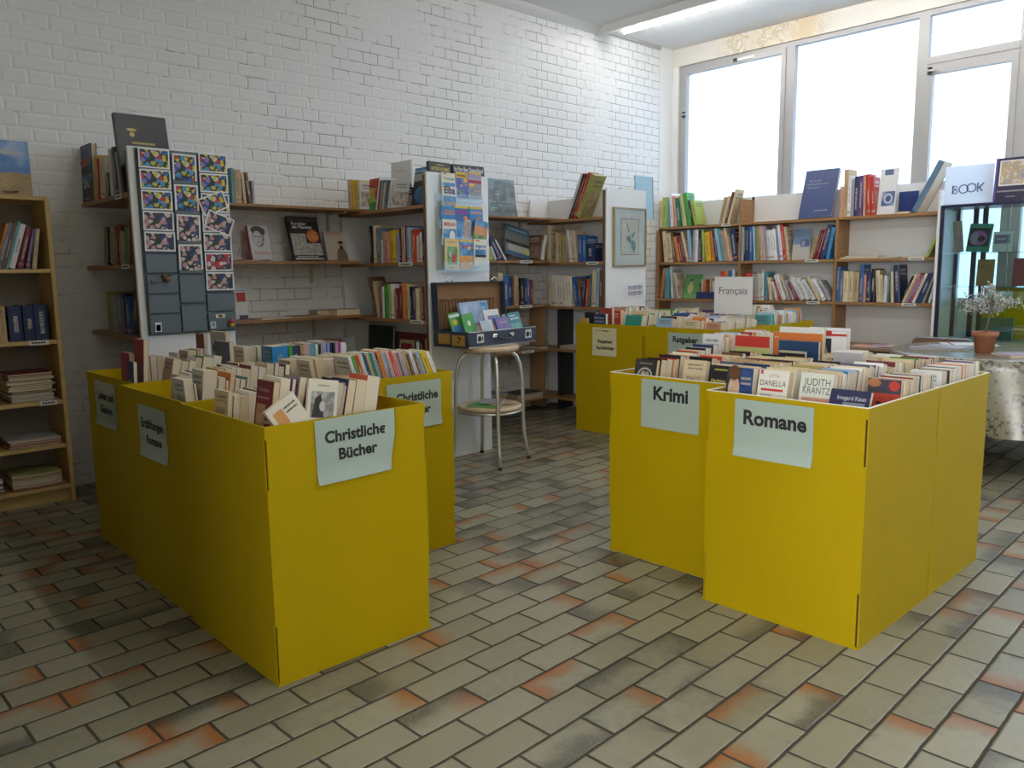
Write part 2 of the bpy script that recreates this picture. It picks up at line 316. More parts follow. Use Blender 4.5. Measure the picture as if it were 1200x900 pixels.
# ------------------------------------------------------------------ mesh helpers
class MB:
    def __init__(s): s.v = []; s.f = []; s.mi = []; s.mats = []; s.sm = []; s.uv = {}
    def mat(s, m):
        if m not in s.mats: s.mats.append(m)
        return s.mats.index(m)
    def face(s, idx, m, smooth=False, uv=None):
        s.f.append(tuple(idx)); s.mi.append(s.mat(m)); s.sm.append(smooth)
        if uv: s.uv[len(s.f)-1] = uv
    def box(s, a, b, m, M=None, uvface=None):
        x0, y0, z0 = a; x1, y1, z1 = b; n = len(s.v)
        P = [(x0, y0, z0), (x1, y0, z0), (x1, y1, z0), (x0, y1, z0), (x0, y0, z1), (x1, y0, z1), (x1, y1, z1), (x0, y1, z1)]
        if M is not None: P = [tuple(M @ Vector(p)) for p in P]
        s.v += P
        for q in ((3, 2, 1, 0), (4, 5, 6, 7), (0, 1, 5, 4), (1, 2, 6, 5), (2, 3, 7, 6), (3, 0, 4, 7)): s.face([n+i for i in q], m)
    def bbox(s, a, b, m, r=.004):
        """box with chamfered vertical and horizontal edges"""
        x0, y0, z0 = a; x1, y1, z1 = b
        def ring(z, i): return [(x0+i, y0, z), (x1-i, y0, z), (x1, y0+i, z), (x1, y1-i, z), (x1-i, y1, z), (x0+i, y1, z), (x0, y1-i, z), (x0, y0+i, z)]
        def inset(z): return [(x0+r, y0+r*.5, z), (x1-r, y0+r*.5, z), (x1-r*.5, y0+r, z), (x1-r*.5, y1-r, z), (x1-r, y1-r*.5, z), (x0+r, y1-r*.5, z), (x0+r*.5, y1-r, z), (x0+r*.5, y0+r, z)]
        rings = [inset(z0), ring(z0+r*.5, r), ring(z1-r*.5, r), inset(z1)]
        s.loft(rings, m, True, True)
    def loft(s, rings, m, cap0=False, cap1=False, smooth=False, closed=True):
        n = len(s.v); k = len(rings[0])
        for r in rings: s.v += [tuple(p) for p in r]
        for i in range(len(rings)-1):
            for j in range(k if closed else k-1):
                j2 = (j+1) % k
                s.face((n+i*k+j, n+i*k+j2, n+(i+1)*k+j2, n+(i+1)*k+j), m, smooth)
        if cap0: s.face([n+j for j in range(k)][::-1], m)
        if cap1: s.face([n+(len(rings)-1)*k+j for j in range(k)], m)
    def prism(s, poly, z0, z1, m, M=None):
        """poly in xy, extruded z0..z1"""
        r0 = [(x, y, z0) for x, y in poly]; r1 = [(x, y, z1) for x, y in poly]
        if M is not None: r0 = [tuple(M @ Vector(p)) for p in r0]; r1 = [tuple(M @ Vector(p)) for p in r1]
        s.loft([r0, r1], m, True, True)
    def tube(s, pts, r, m, k=8, caps=True):
        pts = [Vector(p) for p in pts]; rings = []
        rr = r if isinstance(r, (list, tuple)) else [r]*len(pts)
        prev = None
        for i, p in enumerate(pts):
            t = (pts[min(i+1, len(pts)-1)]-pts[max(i-1, 0)]).normalized()
            if prev is None:
                a = Vector((0, 0, 1)) if abs(t.z) < .9 else Vector((1, 0, 0)); x = t.cross(a).normalized()
            else: x = (prev - t*prev.dot(t)).normalized()
            prev = x; y = t.cross(x)
            rings.append([tuple(p+x*rr[i]*math.cos(2*PI*j/k)+y*rr[i]*math.sin(2*PI*j/k)) for j in range(k)])
        s.loft(rings, m, caps, caps, True)
    def lathe(s, prof, m, k=24, c=(0, 0), cap0=True, cap1=True, smooth=True):
        rings = [[(c[0]+r*math.cos(2*PI*j/k), c[1]+r*math.sin(2*PI*j/k), z) for j in range(k)] for r, z in prof]
        s.loft(rings, m, cap0, cap1, smooth)
    def build(s, name, parent=None, loc=None, rot=None):
        me = bpy.data.meshes.new(name); me.from_pydata(s.v, [], s.f)
        for m in s.mats: me.materials.append(m)
        me.polygons.foreach_set('material_index', s.mi); me.polygons.foreach_set('use_smooth', s.sm)
        if s.uv:
            ul = me.uv_layers.new(name='UVMap')
            for fi, uvs in s.uv.items():
                for li, uvp in zip(me.polygons[fi].loop_indices, uvs): ul.data[li].uv = uvp
        me.update()
        o = bpy.data.objects.new(name, me); COL.objects.link(o)
        if parent: o.parent = parent
        if loc: o.location = loc
        if rot: o.rotation_euler = rot
        return o
def tag(o, label, cat, group=None, kind=None):
    if label: o['label'] = label
    if cat: o['category'] = cat
    if group: o['group'] = group
    if kind: o['kind'] = kind
    return o
def thing(name, label, cat, loc=(0, 0, 0), rot=(0, 0, 0), group=None):
    o = bpy.data.objects.new(name, None); COL.objects.link(o); o.empty_display_size = .05
    o.location = loc; o.rotation_euler = rot
    return tag(o, label, cat, group)
def struct(name, mb, label=None):
    o = mb.build(name); o['kind'] = 'structure'
    if label: o['label'] = label
    return o
TXT = {}
def text_verts(s, bold=True):
    """outline mesh of a word: verts (x right, y up) with height of capitals about .7, faces; origin at left baseline"""
    if (s, bold) in TXT: return TXT[(s, bold)]
    cu = bpy.data.curves.new('t', 'FONT'); cu.body = s; cu.resolution_u = 3
    if bold: cu.offset = .034
    o = bpy.data.objects.new('t', cu); COL.objects.link(o)
    bpy.context.view_layer.update()
    dg = bpy.context.evaluated_depsgraph_get(); me = bpy.data.meshes.new_from_object(o.evaluated_get(dg))
    V = [(v.co.x, v.co.y) for v in me.vertices]; F = [tuple(p.vertices) for p in me.polygons]
    bpy.data.objects.remove(o); bpy.data.curves.remove(cu); bpy.data.meshes.remove(me)
    x0 = min(v[0] for v in V); x1 = max(v[0] for v in V)
    V = [(v[0]-x0, v[1]) for v in V]
    TXT[(s, bold)] = (V, F, x1-x0)
    return TXT[(s, bold)]
def add_text(mb, s, cx, y, width, m, P, bold=True, hscale=1.0, slant=0):
    """adds lettering centred at cx, baseline y, total width; P maps (x, y) of the sheet to a 3D point"""
    V, F, w = text_verts(s, bold); k = width/w; n = len(mb.v)
    for x, yy in V: mb.v.append(tuple(P(cx-width/2+(x+slant*yy)*k, y+yy*k*hscale)))
    for f in F: mb.face([n+i for i in f], m)
# ------------------------------------------------------------------ books
def book_geometry(mb_cover, mb_pages, t, w, h, hard, flip):
    c = .0026 if hard else .0011; ins = .004 if hard else .0006
    c = min(c, t*.2)
    U = [(0, 0), (t, 0), (t, w), (t-c, w), (t-c, c), (c, c), (c, w), (0, w)]
    if hard and t > .012 and not flip:                                # rounded back
        U = [(0, .004), (t*.2, .0008), (t*.5, 0), (t*.8, .0008), (t, .004), (t, w), (t-c, w), (t-c, c+.004), (c, c+.004), (c, w), (0, w)]
    k = len(U)
    def fy(y): return w-y if flip else y
    n = len(mb_cover.v)
    mb_cover.v += [(x, fy(y), 0) for x, y in U]+[(x, fy(y), h) for x, y in U]
    for i in range(k):
        j = (i+1) % k; (xa, ya), (xb, yb) = U[i], U[j]
        idx = [n+i, n+j, n+k+j, n+k+i]
        if flip: idx = idx[::-1]
        if max(ya, yb) < .0045 and xa != xb and i < 4: m, uv = SPINE, [(xa/t, 0), (xb/t, 0), (xb/t, 1), (xa/t, 1)]
        elif xa == xb and (xa == 0 or xa == t) and abs(ya-yb) > w*.5:
            s0, s1 = ya/w, yb/w
            if (xa == 0) != flip: s0, s1 = 1-s0, 1-s1
            m, uv = FRONT, [(s0, 0), (s1, 0), (s1, 1), (s0, 1)]
        else: m, uv = PLAINC, [(0, 0)]*4
        if flip: uv = uv[::-1]
        mb_cover.face(idx, m, False, uv)
    for z, rev in ((0, True), (h, False)):
        b = n if z == 0 else n+k
        def cap(ids):
            ids = [b+i for i in ids]
            if rev != flip: ids = ids[::-1]
            mb_cover.face(ids, PLAINC, False, [(0, 0)]*len(ids))
        if k == 8: cap([0, 1, 4, 5]); cap([1, 2, 3, 4]); cap([5, 6, 7, 0])
        else: cap([0, 1, 2, 3, 4, 7, 8]); cap([4, 5, 6, 7]); cap([8, 9, 10, 0])
    y0, y1 = c+(.004 if k > 8 else 0)+.0002, w-ins
    if flip: y0, y1 = w-y1, w-y0
    mb_pages.box((c, y0, ins), (t-c, y1, h-ins), PAGES)
BOOKS = {}
def make_book(name, label, group, t, w, h, loc, rot, key, hard=False, flip=False, parts=True, cat='book'):
    col = PALETTE[key]; j = 1+random.uniform(-.12, .12); col = (*[min(1, c*j) for c in col], 1)
    if parts:
        root = thing(name, label, cat, loc, rot, group)
        mc, mp = MB(), MB(); book_geometry(mc, mp, t, w, h, hard, flip)
        c = mc.build('cover', root); c.color = col
        mp.build('page_block', root)
    else:
        mc = MB(); book_geometry(mc, mc, t, w, h, hard, flip)
        root = mc.build(name); root.location = loc; root.rotation_euler = rot; root.color = col
        tag(root, label, cat, group)
    return root
ORD = ['first', 'second', 'third', 'fourth', 'fifth', 'sixth', 'seventh', 'eighth', 'ninth', 'tenth', 'eleventh', 'twelfth', 'thirteenth', 'fourteenth', 'fifteenth', 'sixteenth', 'seventeenth', 'eighteenth', 'nineteenth', 'twentieth',
       'twenty-first', 'twenty-second', 'twenty-third', 'twenty-fourth', 'twenty-fifth', 'twenty-sixth', 'twenty-seventh', 'twenty-eighth', 'twenty-ninth', 'thirtieth']
ROWS=[
('pine2','y',5.120,1.345,0,[(0.958,0.0113,0.260,0.167,0.306,'orange'),(0.971,0.0195,0.261,0.175,0.306,'slate'),(0.993,0.0147,0.261,0.178,0.306,'brown'),(1.011,0.0133,0.270,0.187,0.301,'teal'),(1.026,0.0300,0.253,0.174,0.301,'white'),(1.066,0.0278,0.238,0.185,0.275,'maroon'),(1.106,0.0178,0.225,0.132,0.232,'purple'),(1.141,0.0217,0.224,0.158,0.165,'cream')]),
('pine3','y',5.120,0.945,0,[(0.953,0.0366,0.199,0.187,0.000,'tan'),(1.002,0.0664,0.196,0.169,0.000,'navy'),(1.073,0.0571,0.198,0.184,0.000,'navy'),(1.132,0.0625,0.201,0.137,0.000,'navy')]),
('p1a','x',1.520,1.742,0,[(-5.190,0.0538,0.258,0.158,0.093,'gold'),(-5.135,0.0211,0.234,0.145,0.140,'red'),(-5.113,0.0916,0.231,0.163,0.140,'cream'),(-5.019,0.0401,0.142,0.164,0.158,'olive'),(-4.971,0.0350,0.137,0.131,0.113,'black'),(-4.922,0.0397,0.261,0.143,0.019,'white'),(-4.865,0.0626,0.266,0.147,-0.043,'black'),(-4.792,0.0313,0.234,0.185,-0.084,'grey')]),
('p1b','x',1.520,1.363,0,[(-5.137,0.0576,0.215,0.176,0.191,'olive'),(-5.073,0.0255,0.218,0.140,0.189,'navy'),(-5.045,0.0807,0.220,0.178,0.188,'tan'),(-4.956,0.0517,0.216,0.138,0.183,'brown'),(-4.900,0.0574,0.222,0.167,0.182,'maroon'),(-4.832,0.0394,0.181,0.138,0.164,'pink'),(-4.789,0.0362,0.207,0.130,0.172,'green'),(-4.750,0.0357,0.196,0.182,0.166,'teal'),(-4.711,0.0476,0.240,0.143,0.177,'brown')]),
('p1c','x',1.520,0.970,0,[(-5.174,0.0795,0.238,0.143,0.000,'olive'),(-5.071,0.0541,0.214,0.189,0.000,'grey'),(-5.002,0.1052,0.230,0.182,0.000,'slate'),(-4.889,0.0657,0.231,0.147,0.000,'navy'),(-4.817,0.0783,0.213,0.188,0.000,'blue'),(-4.731,0.0757,0.239,0.162,0.117,'black')]),
('bay1top','y',5.120,1.764,0,[(2.332,0.0174,0.222,0.171,0.000,'teal'),(2.351,0.0450,0.214,0.142,0.000,'tan'),(2.408,0.0177,0.194,0.186,-0.054,'cream'),(2.440,0.0276,0.200,0.171,-0.120,'brown'),(2.468,0.0150,0.149,0.188,0.000,'grey')]),
('bay1end','x',3.295,1.764,0,[(-5.284,0.0531,0.224,0.184,0.000,'cream'),(-5.230,0.0450,0.212,0.148,0.000,'yellow'),(-5.183,0.0434,0.208,0.152,0.000,'yellow'),(-5.139,0.0276,0.198,0.140,0.000,'white')]),
('p2a','x',3.295,1.746,0,[(-4.900,0.0118,0.227,0.139,0.261,'white'),(-4.885,0.0079,0.205,0.134,0.252,'brown'),(-4.874,0.0101,0.197,0.148,0.247,'cream'),(-4.862,0.0070,0.200,0.166,0.242,'darkgreen'),(-4.853,0.0077,0.198,0.130,0.238,'tan'),(-4.843,0.0119,0.201,0.171,0.234,'blue'),(-4.829,0.0087,0.181,0.150,0.234,'cream'),(-4.819,0.0124,0.190,0.149,0.233,'teal'),(-4.804,0.0157,0.198,0.179,0.230,'teal'),(-4.786,0.0063,0.194,0.159,0.227,'brown'),(-4.779,0.0084,0.170,0.149,0.237,'white'),(-4.770,0.0090,0.179,0.159,0.254,'grey'),(-4.759,0.0076,0.183,0.172,0.254,'slate'),(-4.751,0.0089,0.198,0.133,0.257,'white'),(-4.741,0.0081,0.156,0.189,0.277,'black'),(-4.730,0.0168,0.192,0.131,0.273,'white')]),
('p2b','x',3.295,1.368,0,[(-5.000,0.0346,0.266,0.175,0.000,'black'),(-4.956,0.0311,0.269,0.181,0.000,'cream'),(-4.908,0.0359,0.249,0.131,0.000,'slate'),(-4.868,0.0284,0.164,0.177,0.000,'white'),(-4.833,0.0799,0.215,0.152,0.000,'salmon'),(-4.743,0.0636,0.223,0.165,0.000,'yellow'),(-4.671,0.0289,0.203,0.131,0.000,'periwinkle'),(-4.639,0.0249,0.237,0.133,0.000,'black'),(-4.611,0.0190,0.241,0.141,0.000,'cream'),(-4.590,0.0264,0.246,0.187,0.000,'salmon'),(-4.560,0.0113,0.245,0.142,0.000,'black'),(-4.547,0.0410,0.237,0.175,0.000,'lightblue'),(-4.502,0.0194,0.213,0.186,0.000,'tan'),(-4.479,0.0357,0.217,0.187,0.000,'red'),(-4.439,0.0182,0.176,0.151,0.000,'white'),(-4.415,0.0198,0.181,0.151,0.000,'cream'),(-4.393,0.0206,0.197,0.161,0.000,'white'),(-4.369,0.0285,0.201,0.177,0.000,'navy')]),
('p2c','x',3.295,0.972,0,[(-4.966,0.0303,0.303,0.136,-0.315,'brown'),(-4.934,0.0258,0.250,0.175,-0.205,'tan'),(-4.894,0.0206,0.257,0.178,0.000,'brown'),(-4.871,0.0286,0.226,0.182,0.000,'white'),(-4.837,0.0355,0.239,0.132,0.000,'green'),(-4.798,0.0301,0.245,0.187,0.000,'lime'),(-4.764,0.0279,0.245,0.135,0.000,'white'),(-4.733,0.0296,0.209,0.150,0.000,'tan'),(-4.699,0.0342,0.215,0.167,0.000,'maroon'),(-4.660,0.0271,0.234,0.185,0.000,'maroon'),(-4.622,0.0336,0.251,0.150,0.000,'orange'),(-4.576,0.0332,0.246,0.185,0.000,'cream'),(-4.539,0.0328,0.228,0.163,0.000,'black'),(-4.502,0.0335,0.228,0.149,0.000,'purple'),(-4.463,0.0313,0.217,0.149,0.000,'cream'),(-4.428,0.0219,0.229,0.141,0.000,'olive'),(-4.402,0.0245,0.229,0.135,0.000,'maroon'),(-4.367,0.0269,0.241,0.139,0.000,'grey')]),
('p2d','x',3.295,0.585,0,[(-4.527,0.0351,0.244,0.171,0.000,'tan'),(-4.489,0.0219,0.245,0.190,0.000,'black'),(-4.465,0.0198,0.235,0.140,0.000,'white'),(-4.443,0.0596,0.255,0.133,0.000,'black'),(-4.379,0.0385,0.258,0.189,0.000,'orange')]),
('bay2b','y',5.120,1.387,0,[(4.583,0.0387,0.127,0.162,-0.370,'lime'),(4.635,0.0266,0.125,0.154,-0.440,'white'),(4.682,0.0479,0.216,0.144,-0.552,'navy'),(4.757,0.0179,0.207,0.166,-0.629,'white')]),
('bay2d','y',5.120,1.387,0,[(5.165,0.0280,0.231,0.180,0.250,'brown'),(5.205,0.0371,0.226,0.157,0.209,'white')]),
('bay2c','y',5.120,0.992,0,[(4.675,0.0504,0.290,0.155,0.000,'cream'),(4.731,0.0561,0.274,0.133,0.000,'blue'),(4.791,0.0474,0.259,0.185,0.000,'navy'),(4.869,0.0523,0.265,0.132,0.000,'tan'),(4.943,0.0382,0.234,0.160,0.000,'black'),(4.983,0.0342,0.241,0.180,0.000,'navy'),(5.021,0.0376,0.233,0.138,0.000,'blue'),(5.063,0.0358,0.224,0.174,0.000,'maroon')]),
('p3a','x',5.310,1.748,0,[(-4.919,0.0233,0.405,0.187,0.440,'white'),(-4.890,0.0167,0.409,0.168,0.435,'black'),(-4.869,0.0192,0.410,0.177,0.455,'maroon'),(-4.844,0.0247,0.414,0.136,0.450,'red'),(-4.813,0.0501,0.390,0.156,0.472,'olive')]),
('p3b','x',5.310,1.368,0,[(-5.177,0.0219,0.338,0.139,0.000,'yellow'),(-5.153,0.0326,0.338,0.181,0.000,'cream'),(-5.058,0.0320,0.265,0.148,0.000,'cream'),(-5.023,0.0339,0.257,0.157,0.000,'tan'),(-4.979,0.0334,0.234,0.190,-0.038,'olive'),(-4.938,0.0372,0.233,0.181,-0.064,'tan'),(-4.889,0.0327,0.277,0.189,-0.112,'white'),(-4.853,0.0223,0.230,0.157,-0.120,'white'),(-4.826,0.0402,0.267,0.159,-0.131,'cream'),(-4.780,0.0503,0.230,0.174,0.000,'blue'),(-4.727,0.0399,0.221,0.159,0.000,'blue'),(-4.684,0.0904,0.160,0.147,0.000,'navy')]),
('p3c','x',5.310,0.975,0,[(-5.163,0.0456,0.261,0.154,0.000,'cream'),(-5.112,0.0342,0.284,0.139,0.000,'ivory'),(-5.074,0.0339,0.282,0.153,0.000,'ivory'),(-5.038,0.0336,0.279,0.189,0.000,'ivory'),(-5.001,0.0334,0.277,0.188,0.000,'ivory'),(-4.965,0.0331,0.274,0.168,0.000,'ivory'),(-4.929,0.0328,0.272,0.160,0.000,'ivory'),(-4.893,0.0326,0.269,0.150,0.000,'ivory'),(-4.817,0.0364,0.262,0.135,-0.165,'blue'),(-4.767,0.0232,0.247,0.146,-0.121,'brown'),(-4.740,0.0248,0.270,0.177,0.148,'navy'),(-4.702,0.0341,0.245,0.182,0.100,'red'),(-4.660,0.0228,0.281,0.152,0.071,'darkgreen'),(-4.630,0.0408,0.318,0.177,0.051,'cream'),(-4.583,0.0386,0.338,0.176,0.037,'lightblue'),(-4.540,0.0400,0.324,0.172,0.027,'brown')]),
('w1a','x',7.310,1.748,0,[(-5.380,0.0422,0.288,0.170,0.000,'cream'),(-5.337,0.0626,0.320,0.176,0.000,'lime'),(-5.260,0.0205,0.283,0.152,-0.044,'teal'),(-5.228,0.0374,0.358,0.172,-0.082,'white'),(-5.179,0.0370,0.327,0.147,-0.114,'salmon'),(-5.133,0.0493,0.304,0.159,-0.139,'darkgreen'),(-5.073,0.0224,0.333,0.176,-0.168,'lime'),(-5.041,0.0222,0.341,0.171,-0.191,'cream'),(-5.009,0.0523,0.350,0.148,-0.214,'green'),(-4.951,0.0227,0.270,0.187,-0.228,'black'),(-4.925,0.0472,0.265,0.169,-0.232,'lime'),(-4.627,0.0314,0.272,0.165,0.194,'tan'),(-4.590,0.0275,0.279,0.131,0.222,'cream'),(-4.558,0.0210,0.320,0.163,0.250,'maroon'),(-4.532,0.0235,0.344,0.145,0.258,'cream')]),
('w1b','x',7.310,1.368,0,[(-5.304,0.0511,0.340,0.170,-0.116,'cream'),(-5.244,0.0547,0.314,0.158,-0.139,'cream'),(-5.180,0.0325,0.320,0.179,-0.158,'brown'),(-5.126,0.0363,0.274,0.169,-0.230,'orange'),(-5.082,0.0309,0.272,0.178,-0.252,'maroon'),(-5.046,0.0278,0.288,0.151,-0.263,'maroon'),(-5.010,0.0274,0.329,0.169,-0.280,'cream'),(-4.978,0.0348,0.340,0.174,-0.113,'lightblue'),(-4.940,0.0316,0.338,0.180,0.000,'grey'),(-4.904,0.0283,0.338,0.151,0.000,'white'),(-4.870,0.0365,0.329,0.181,0.000,'black'),(-4.815,0.0256,0.332,0.182,-0.055,'lime'),(-4.770,0.0602,0.305,0.171,-0.113,'yellow'),(-4.697,0.0355,0.315,0.189,-0.151,'orange'),(-4.650,0.0273,0.315,0.187,-0.182,'navy'),(-4.613,0.0328,0.342,0.161,-0.207,'lightblue'),(-4.574,0.0250,0.339,0.162,-0.220,'teal'),(-4.545,0.0211,0.328,0.140,-0.226,'grey'),(-4.520,0.0220,0.318,0.180,-0.233,'salmon'),(-4.493,0.0246,0.345,0.186,-0.241,'cream'),(-4.467,0.0219,0.259,0.159,-0.221,'tan'),(-4.444,0.0518,0.323,0.171,-0.151,'navy')]),
('w1c','x',7.310,0.975,0,[(-5.368,0.0201,0.318,0.173,0.097,'maroon'),(-5.346,0.0240,0.327,0.174,0.096,'orange'),(-5.293,0.0576,0.331,0.140,0.011,'teal'),(-5.206,0.0223,0.351,0.177,-0.076,'white'),(-5.164,0.0191,0.299,0.165,-0.139,'grey'),(-5.130,0.0269,0.280,0.170,-0.188,'cream')]),
('w1d','x',7.310,0.975,0,[(-4.590,0.0457,0.290,0.155,0.000,'red'),(-4.541,0.0372,0.290,0.167,0.000,'orange'),(-4.501,0.0469,0.298,0.176,0.000,'blue'),(-4.451,0.0218,0.307,0.168,0.000,'white')]),
('w2b','x',7.310,1.368,0,[(-4.355,0.0266,0.338,0.173,0.000,'lightblue'),(-4.327,0.0185,0.338,0.132,0.000,'black'),(-4.308,0.0289,0.338,0.140,0.000,'navy'),(-4.267,0.0398,0.340,0.156,-0.031,'blue'),(-4.215,0.0214,0.341,0.169,-0.063,'lightblue'),(-4.186,0.0341,0.336,0.143,-0.083,'olive'),(-4.143,0.0295,0.342,0.171,-0.105,'pink'),(-4.106,0.0184,0.343,0.168,-0.123,'cream'),(-4.083,0.0292,0.333,0.133,-0.133,'mauve'),(-4.053,0.0349,0.295,0.158,-0.128,'white'),(-4.017,0.0264,0.293,0.144,-0.122,'white'),(-3.987,0.0303,0.301,0.133,-0.127,'white'),(-3.953,0.0243,0.284,0.138,-0.137,'periwinkle'),(-3.925,0.0273,0.341,0.149,-0.145,'white'),(-3.891,0.0302,0.341,0.141,-0.159,'red'),(-3.860,0.0223,0.320,0.142,-0.148,'cream')]),
('w2d','x',7.310,1.368,0,[(-3.645,0.0175,0.224,0.132,0.267,'tan'),(-3.626,0.0156,0.233,0.158,0.291,'tan'),(-3.607,0.0150,0.279,0.153,0.284,'brown'),(-3.588,0.0150,0.285,0.167,0.276,'maroon'),(-3.570,0.0206,0.292,0.165,0.273,'crimson'),(-3.538,0.0417,0.316,0.144,0.242,'navy'),(-3.473,0.0317,0.294,0.184,0.172,'brightblue')]),
('w2c','x',7.310,0.975,0,[(-4.297,0.0577,0.271,0.130,0.000,'red'),(-4.229,0.0238,0.262,0.154,0.000,'grey'),(-4.203,0.0228,0.262,0.147,0.000,'grey'),(-4.177,0.0236,0.270,0.155,0.000,'cream'),(-4.151,0.0226,0.261,0.137,0.000,'white'),(-4.125,0.0243,0.295,0.180,0.000,'white'),(-4.087,0.0369,0.280,0.152,-0.047,'teal'),(-4.029,0.0314,0.224,0.132,-0.137,'cream'),(-3.966,0.0288,0.186,0.167,-0.305,'white'),(-3.925,0.0211,0.198,0.136,-0.353,'red'),(-3.894,0.0442,0.263,0.163,-0.386,'white'),(-3.835,0.0270,0.252,0.150,-0.426,'cream'),(-3.792,0.0327,0.215,0.165,-0.483,'mauve'),(-3.742,0.0274,0.194,0.187,-0.542,'maroon'),(-3.703,0.0464,0.238,0.179,-0.566,'white'),(-3.645,0.0448,0.232,0.155,-0.572,'white'),(-3.586,0.0404,0.225,0.179,-0.588,'white'),(-3.531,0.0289,0.252,0.169,-0.529,'cream'),(-3.485,0.0387,0.238,0.152,-0.558,'white'),(-3.434,0.0372,0.212,0.139,-0.574,'grey')]),
('w3a','x',7.310,1.748,0,[(-3.360,0.0296,0.273,0.166,0.000,'salmon'),(-3.329,0.0426,0.421,0.164,0.000,'tan'),(-3.285,0.0277,0.364,0.187,0.000,'white'),(-3.257,0.0253,0.331,0.188,0.000,'mauve'),(-3.230,0.0374,0.351,0.167,0.000,'navy'),(-3.191,0.0370,0.355,0.151,0.000,'purple'),(-3.144,0.0211,0.361,0.184,-0.026,'salmon'),(-3.112,0.0342,0.360,0.130,-0.051,'red'),(-3.068,0.0318,0.335,0.136,-0.077,'red')]),
('w3b','x',7.310,1.368,0,[(-2.591,0.0224,0.178,0.164,0.377,'lime')]),
('w3c','x',7.310,0.975,0,[(-3.355,0.0284,0.319,0.167,0.000,'blue'),(-3.325,0.0339,0.287,0.138,0.000,'slate'),(-3.290,0.0432,0.279,0.168,0.000,'cream'),(-3.246,0.0444,0.279,0.183,0.000,'cream'),(-3.200,0.0495,0.271,0.153,0.000,'tan'),(-3.142,0.0295,0.338,0.156,0.000,'blue'),(-3.110,0.0239,0.247,0.144,0.000,'salmon'),(-3.080,0.0360,0.270,0.147,0.000,'navy'),(-3.042,0.0365,0.300,0.188,0.000,'black'),(-2.985,0.0344,0.286,0.153,-0.069,'cream'),(-2.947,0.0231,0.247,0.188,-0.076,'cream'),(-2.923,0.0275,0.239,0.185,0.000,'white'),(-2.892,0.0170,0.283,0.166,0.000,'slate'),(-2.858,0.0234,0.277,0.146,-0.057,'cream'),(-2.828,0.0478,0.330,0.189,-0.074,'navy'),(-2.780,0.0115,0.246,0.160,0.364,'black'),(-2.767,0.0200,0.265,0.155,0.390,'cream'),(-2.743,0.0214,0.271,0.149,0.387,'salmon'),(-2.719,0.0172,0.256,0.189,0.387,'blue'),(-2.699,0.0145,0.263,0.160,0.387,'red'),(-2.681,0.0198,0.270,0.147,0.383,'white'),(-2.645,0.0406,0.261,0.159,0.337,'navy'),(-2.596,0.0134,0.253,0.137,0.320,'grey'),(-2.552,0.0206,0.245,0.167,0.209,'white'),(-2.515,0.0206,0.265,0.157,0.148,'black')]),
('binA1','y',2.300,0.740,1,[(1.110,0.0221,0.225,0.111,0.157,'maroon'),(1.134,0.0337,0.232,0.121,0.157,'ivory'),(1.169,0.0131,0.230,0.122,0.175,'purple'),(1.183,0.0242,0.233,0.105,0.227,'mauve')]),
('binA1','y',2.300,0.740,1,[(1.208,0.0237,0.205,0.116,0.262,'crimson'),(1.236,0.0138,0.206,0.110,0.262,'brown'),(1.253,0.0151,0.198,0.124,0.262,'ivory'),(1.272,0.0153,0.199,0.121,0.262,'cream'),(1.290,0.0185,0.202,0.110,0.262,'cream'),(1.316,0.0252,0.201,0.110,0.244,'white'),(1.348,0.0070,0.193,0.108,0.227,'tan'),(1.357,0.0096,0.189,0.125,0.227,'salmon'),(1.370,0.0312,0.203,0.111,0.218,'navy'),(1.408,0.0416,0.198,0.117,0.197,'cream'),(1.451,0.0529,0.205,0.114,0.197,'redtop')]),
('binA2','y',2.470,0.740,1,[(1.300,0.0243,0.185,0.116,0.175,'navy'),(1.326,0.0159,0.189,0.110,0.175,'red'),(1.343,0.0225,0.178,0.109,0.175,'olive'),(1.367,0.0225,0.182,0.110,0.175,'navy'),(1.391,0.0259,0.185,0.106,0.175,'cream'),(1.419,0.0180,0.181,0.119,0.175,'brown'),(1.438,0.0282,0.184,0.105,0.175,'black'),(1.468,0.0265,0.181,0.114,0.175,'white'),(1.496,0.0253,0.186,0.112,0.175,'salmon'),(1.523,0.0286,0.180,0.111,0.175,'cream'),(1.553,0.0276,0.175,0.109,0.175,'orange')]),
('binA3','y',2.660,0.740,1,[(1.140,0.0163,0.155,0.115,0.105,'cream'),(1.158,0.0237,0.139,0.117,0.105,'tan'),(1.183,0.0332,0.134,0.112,0.105,'cream'),(1.217,0.0260,0.145,0.110,0.105,'white'),(1.245,0.0181,0.148,0.117,0.105,'brown'),(1.264,0.0164,0.137,0.117,0.105,'navy'),(1.282,0.0308,0.150,0.105,0.105,'cream'),(1.314,0.0295,0.159,0.120,0.105,'navy'),(1.345,0.0247,0.134,0.107,0.105,'brown'),(1.371,0.0279,0.159,0.116,0.105,'tan'),(1.400,0.0349,0.151,0.112,0.105,'tan'),(1.436,0.0272,0.142,0.107,0.105,'brown'),(1.465,0.0193,0.147,0.115,0.105,'navy'),(1.485,0.0164,0.132,0.114,0.105,'navy'),(1.503,0.0230,0.149,0.105,0.105,'cream'),(1.527,0.0213,0.148,0.112,0.105,'navy'),(1.550,0.0225,0.132,0.115,0.105,'tan'),(1.574,0.0264,0.150,0.109,0.105,'brown')]),
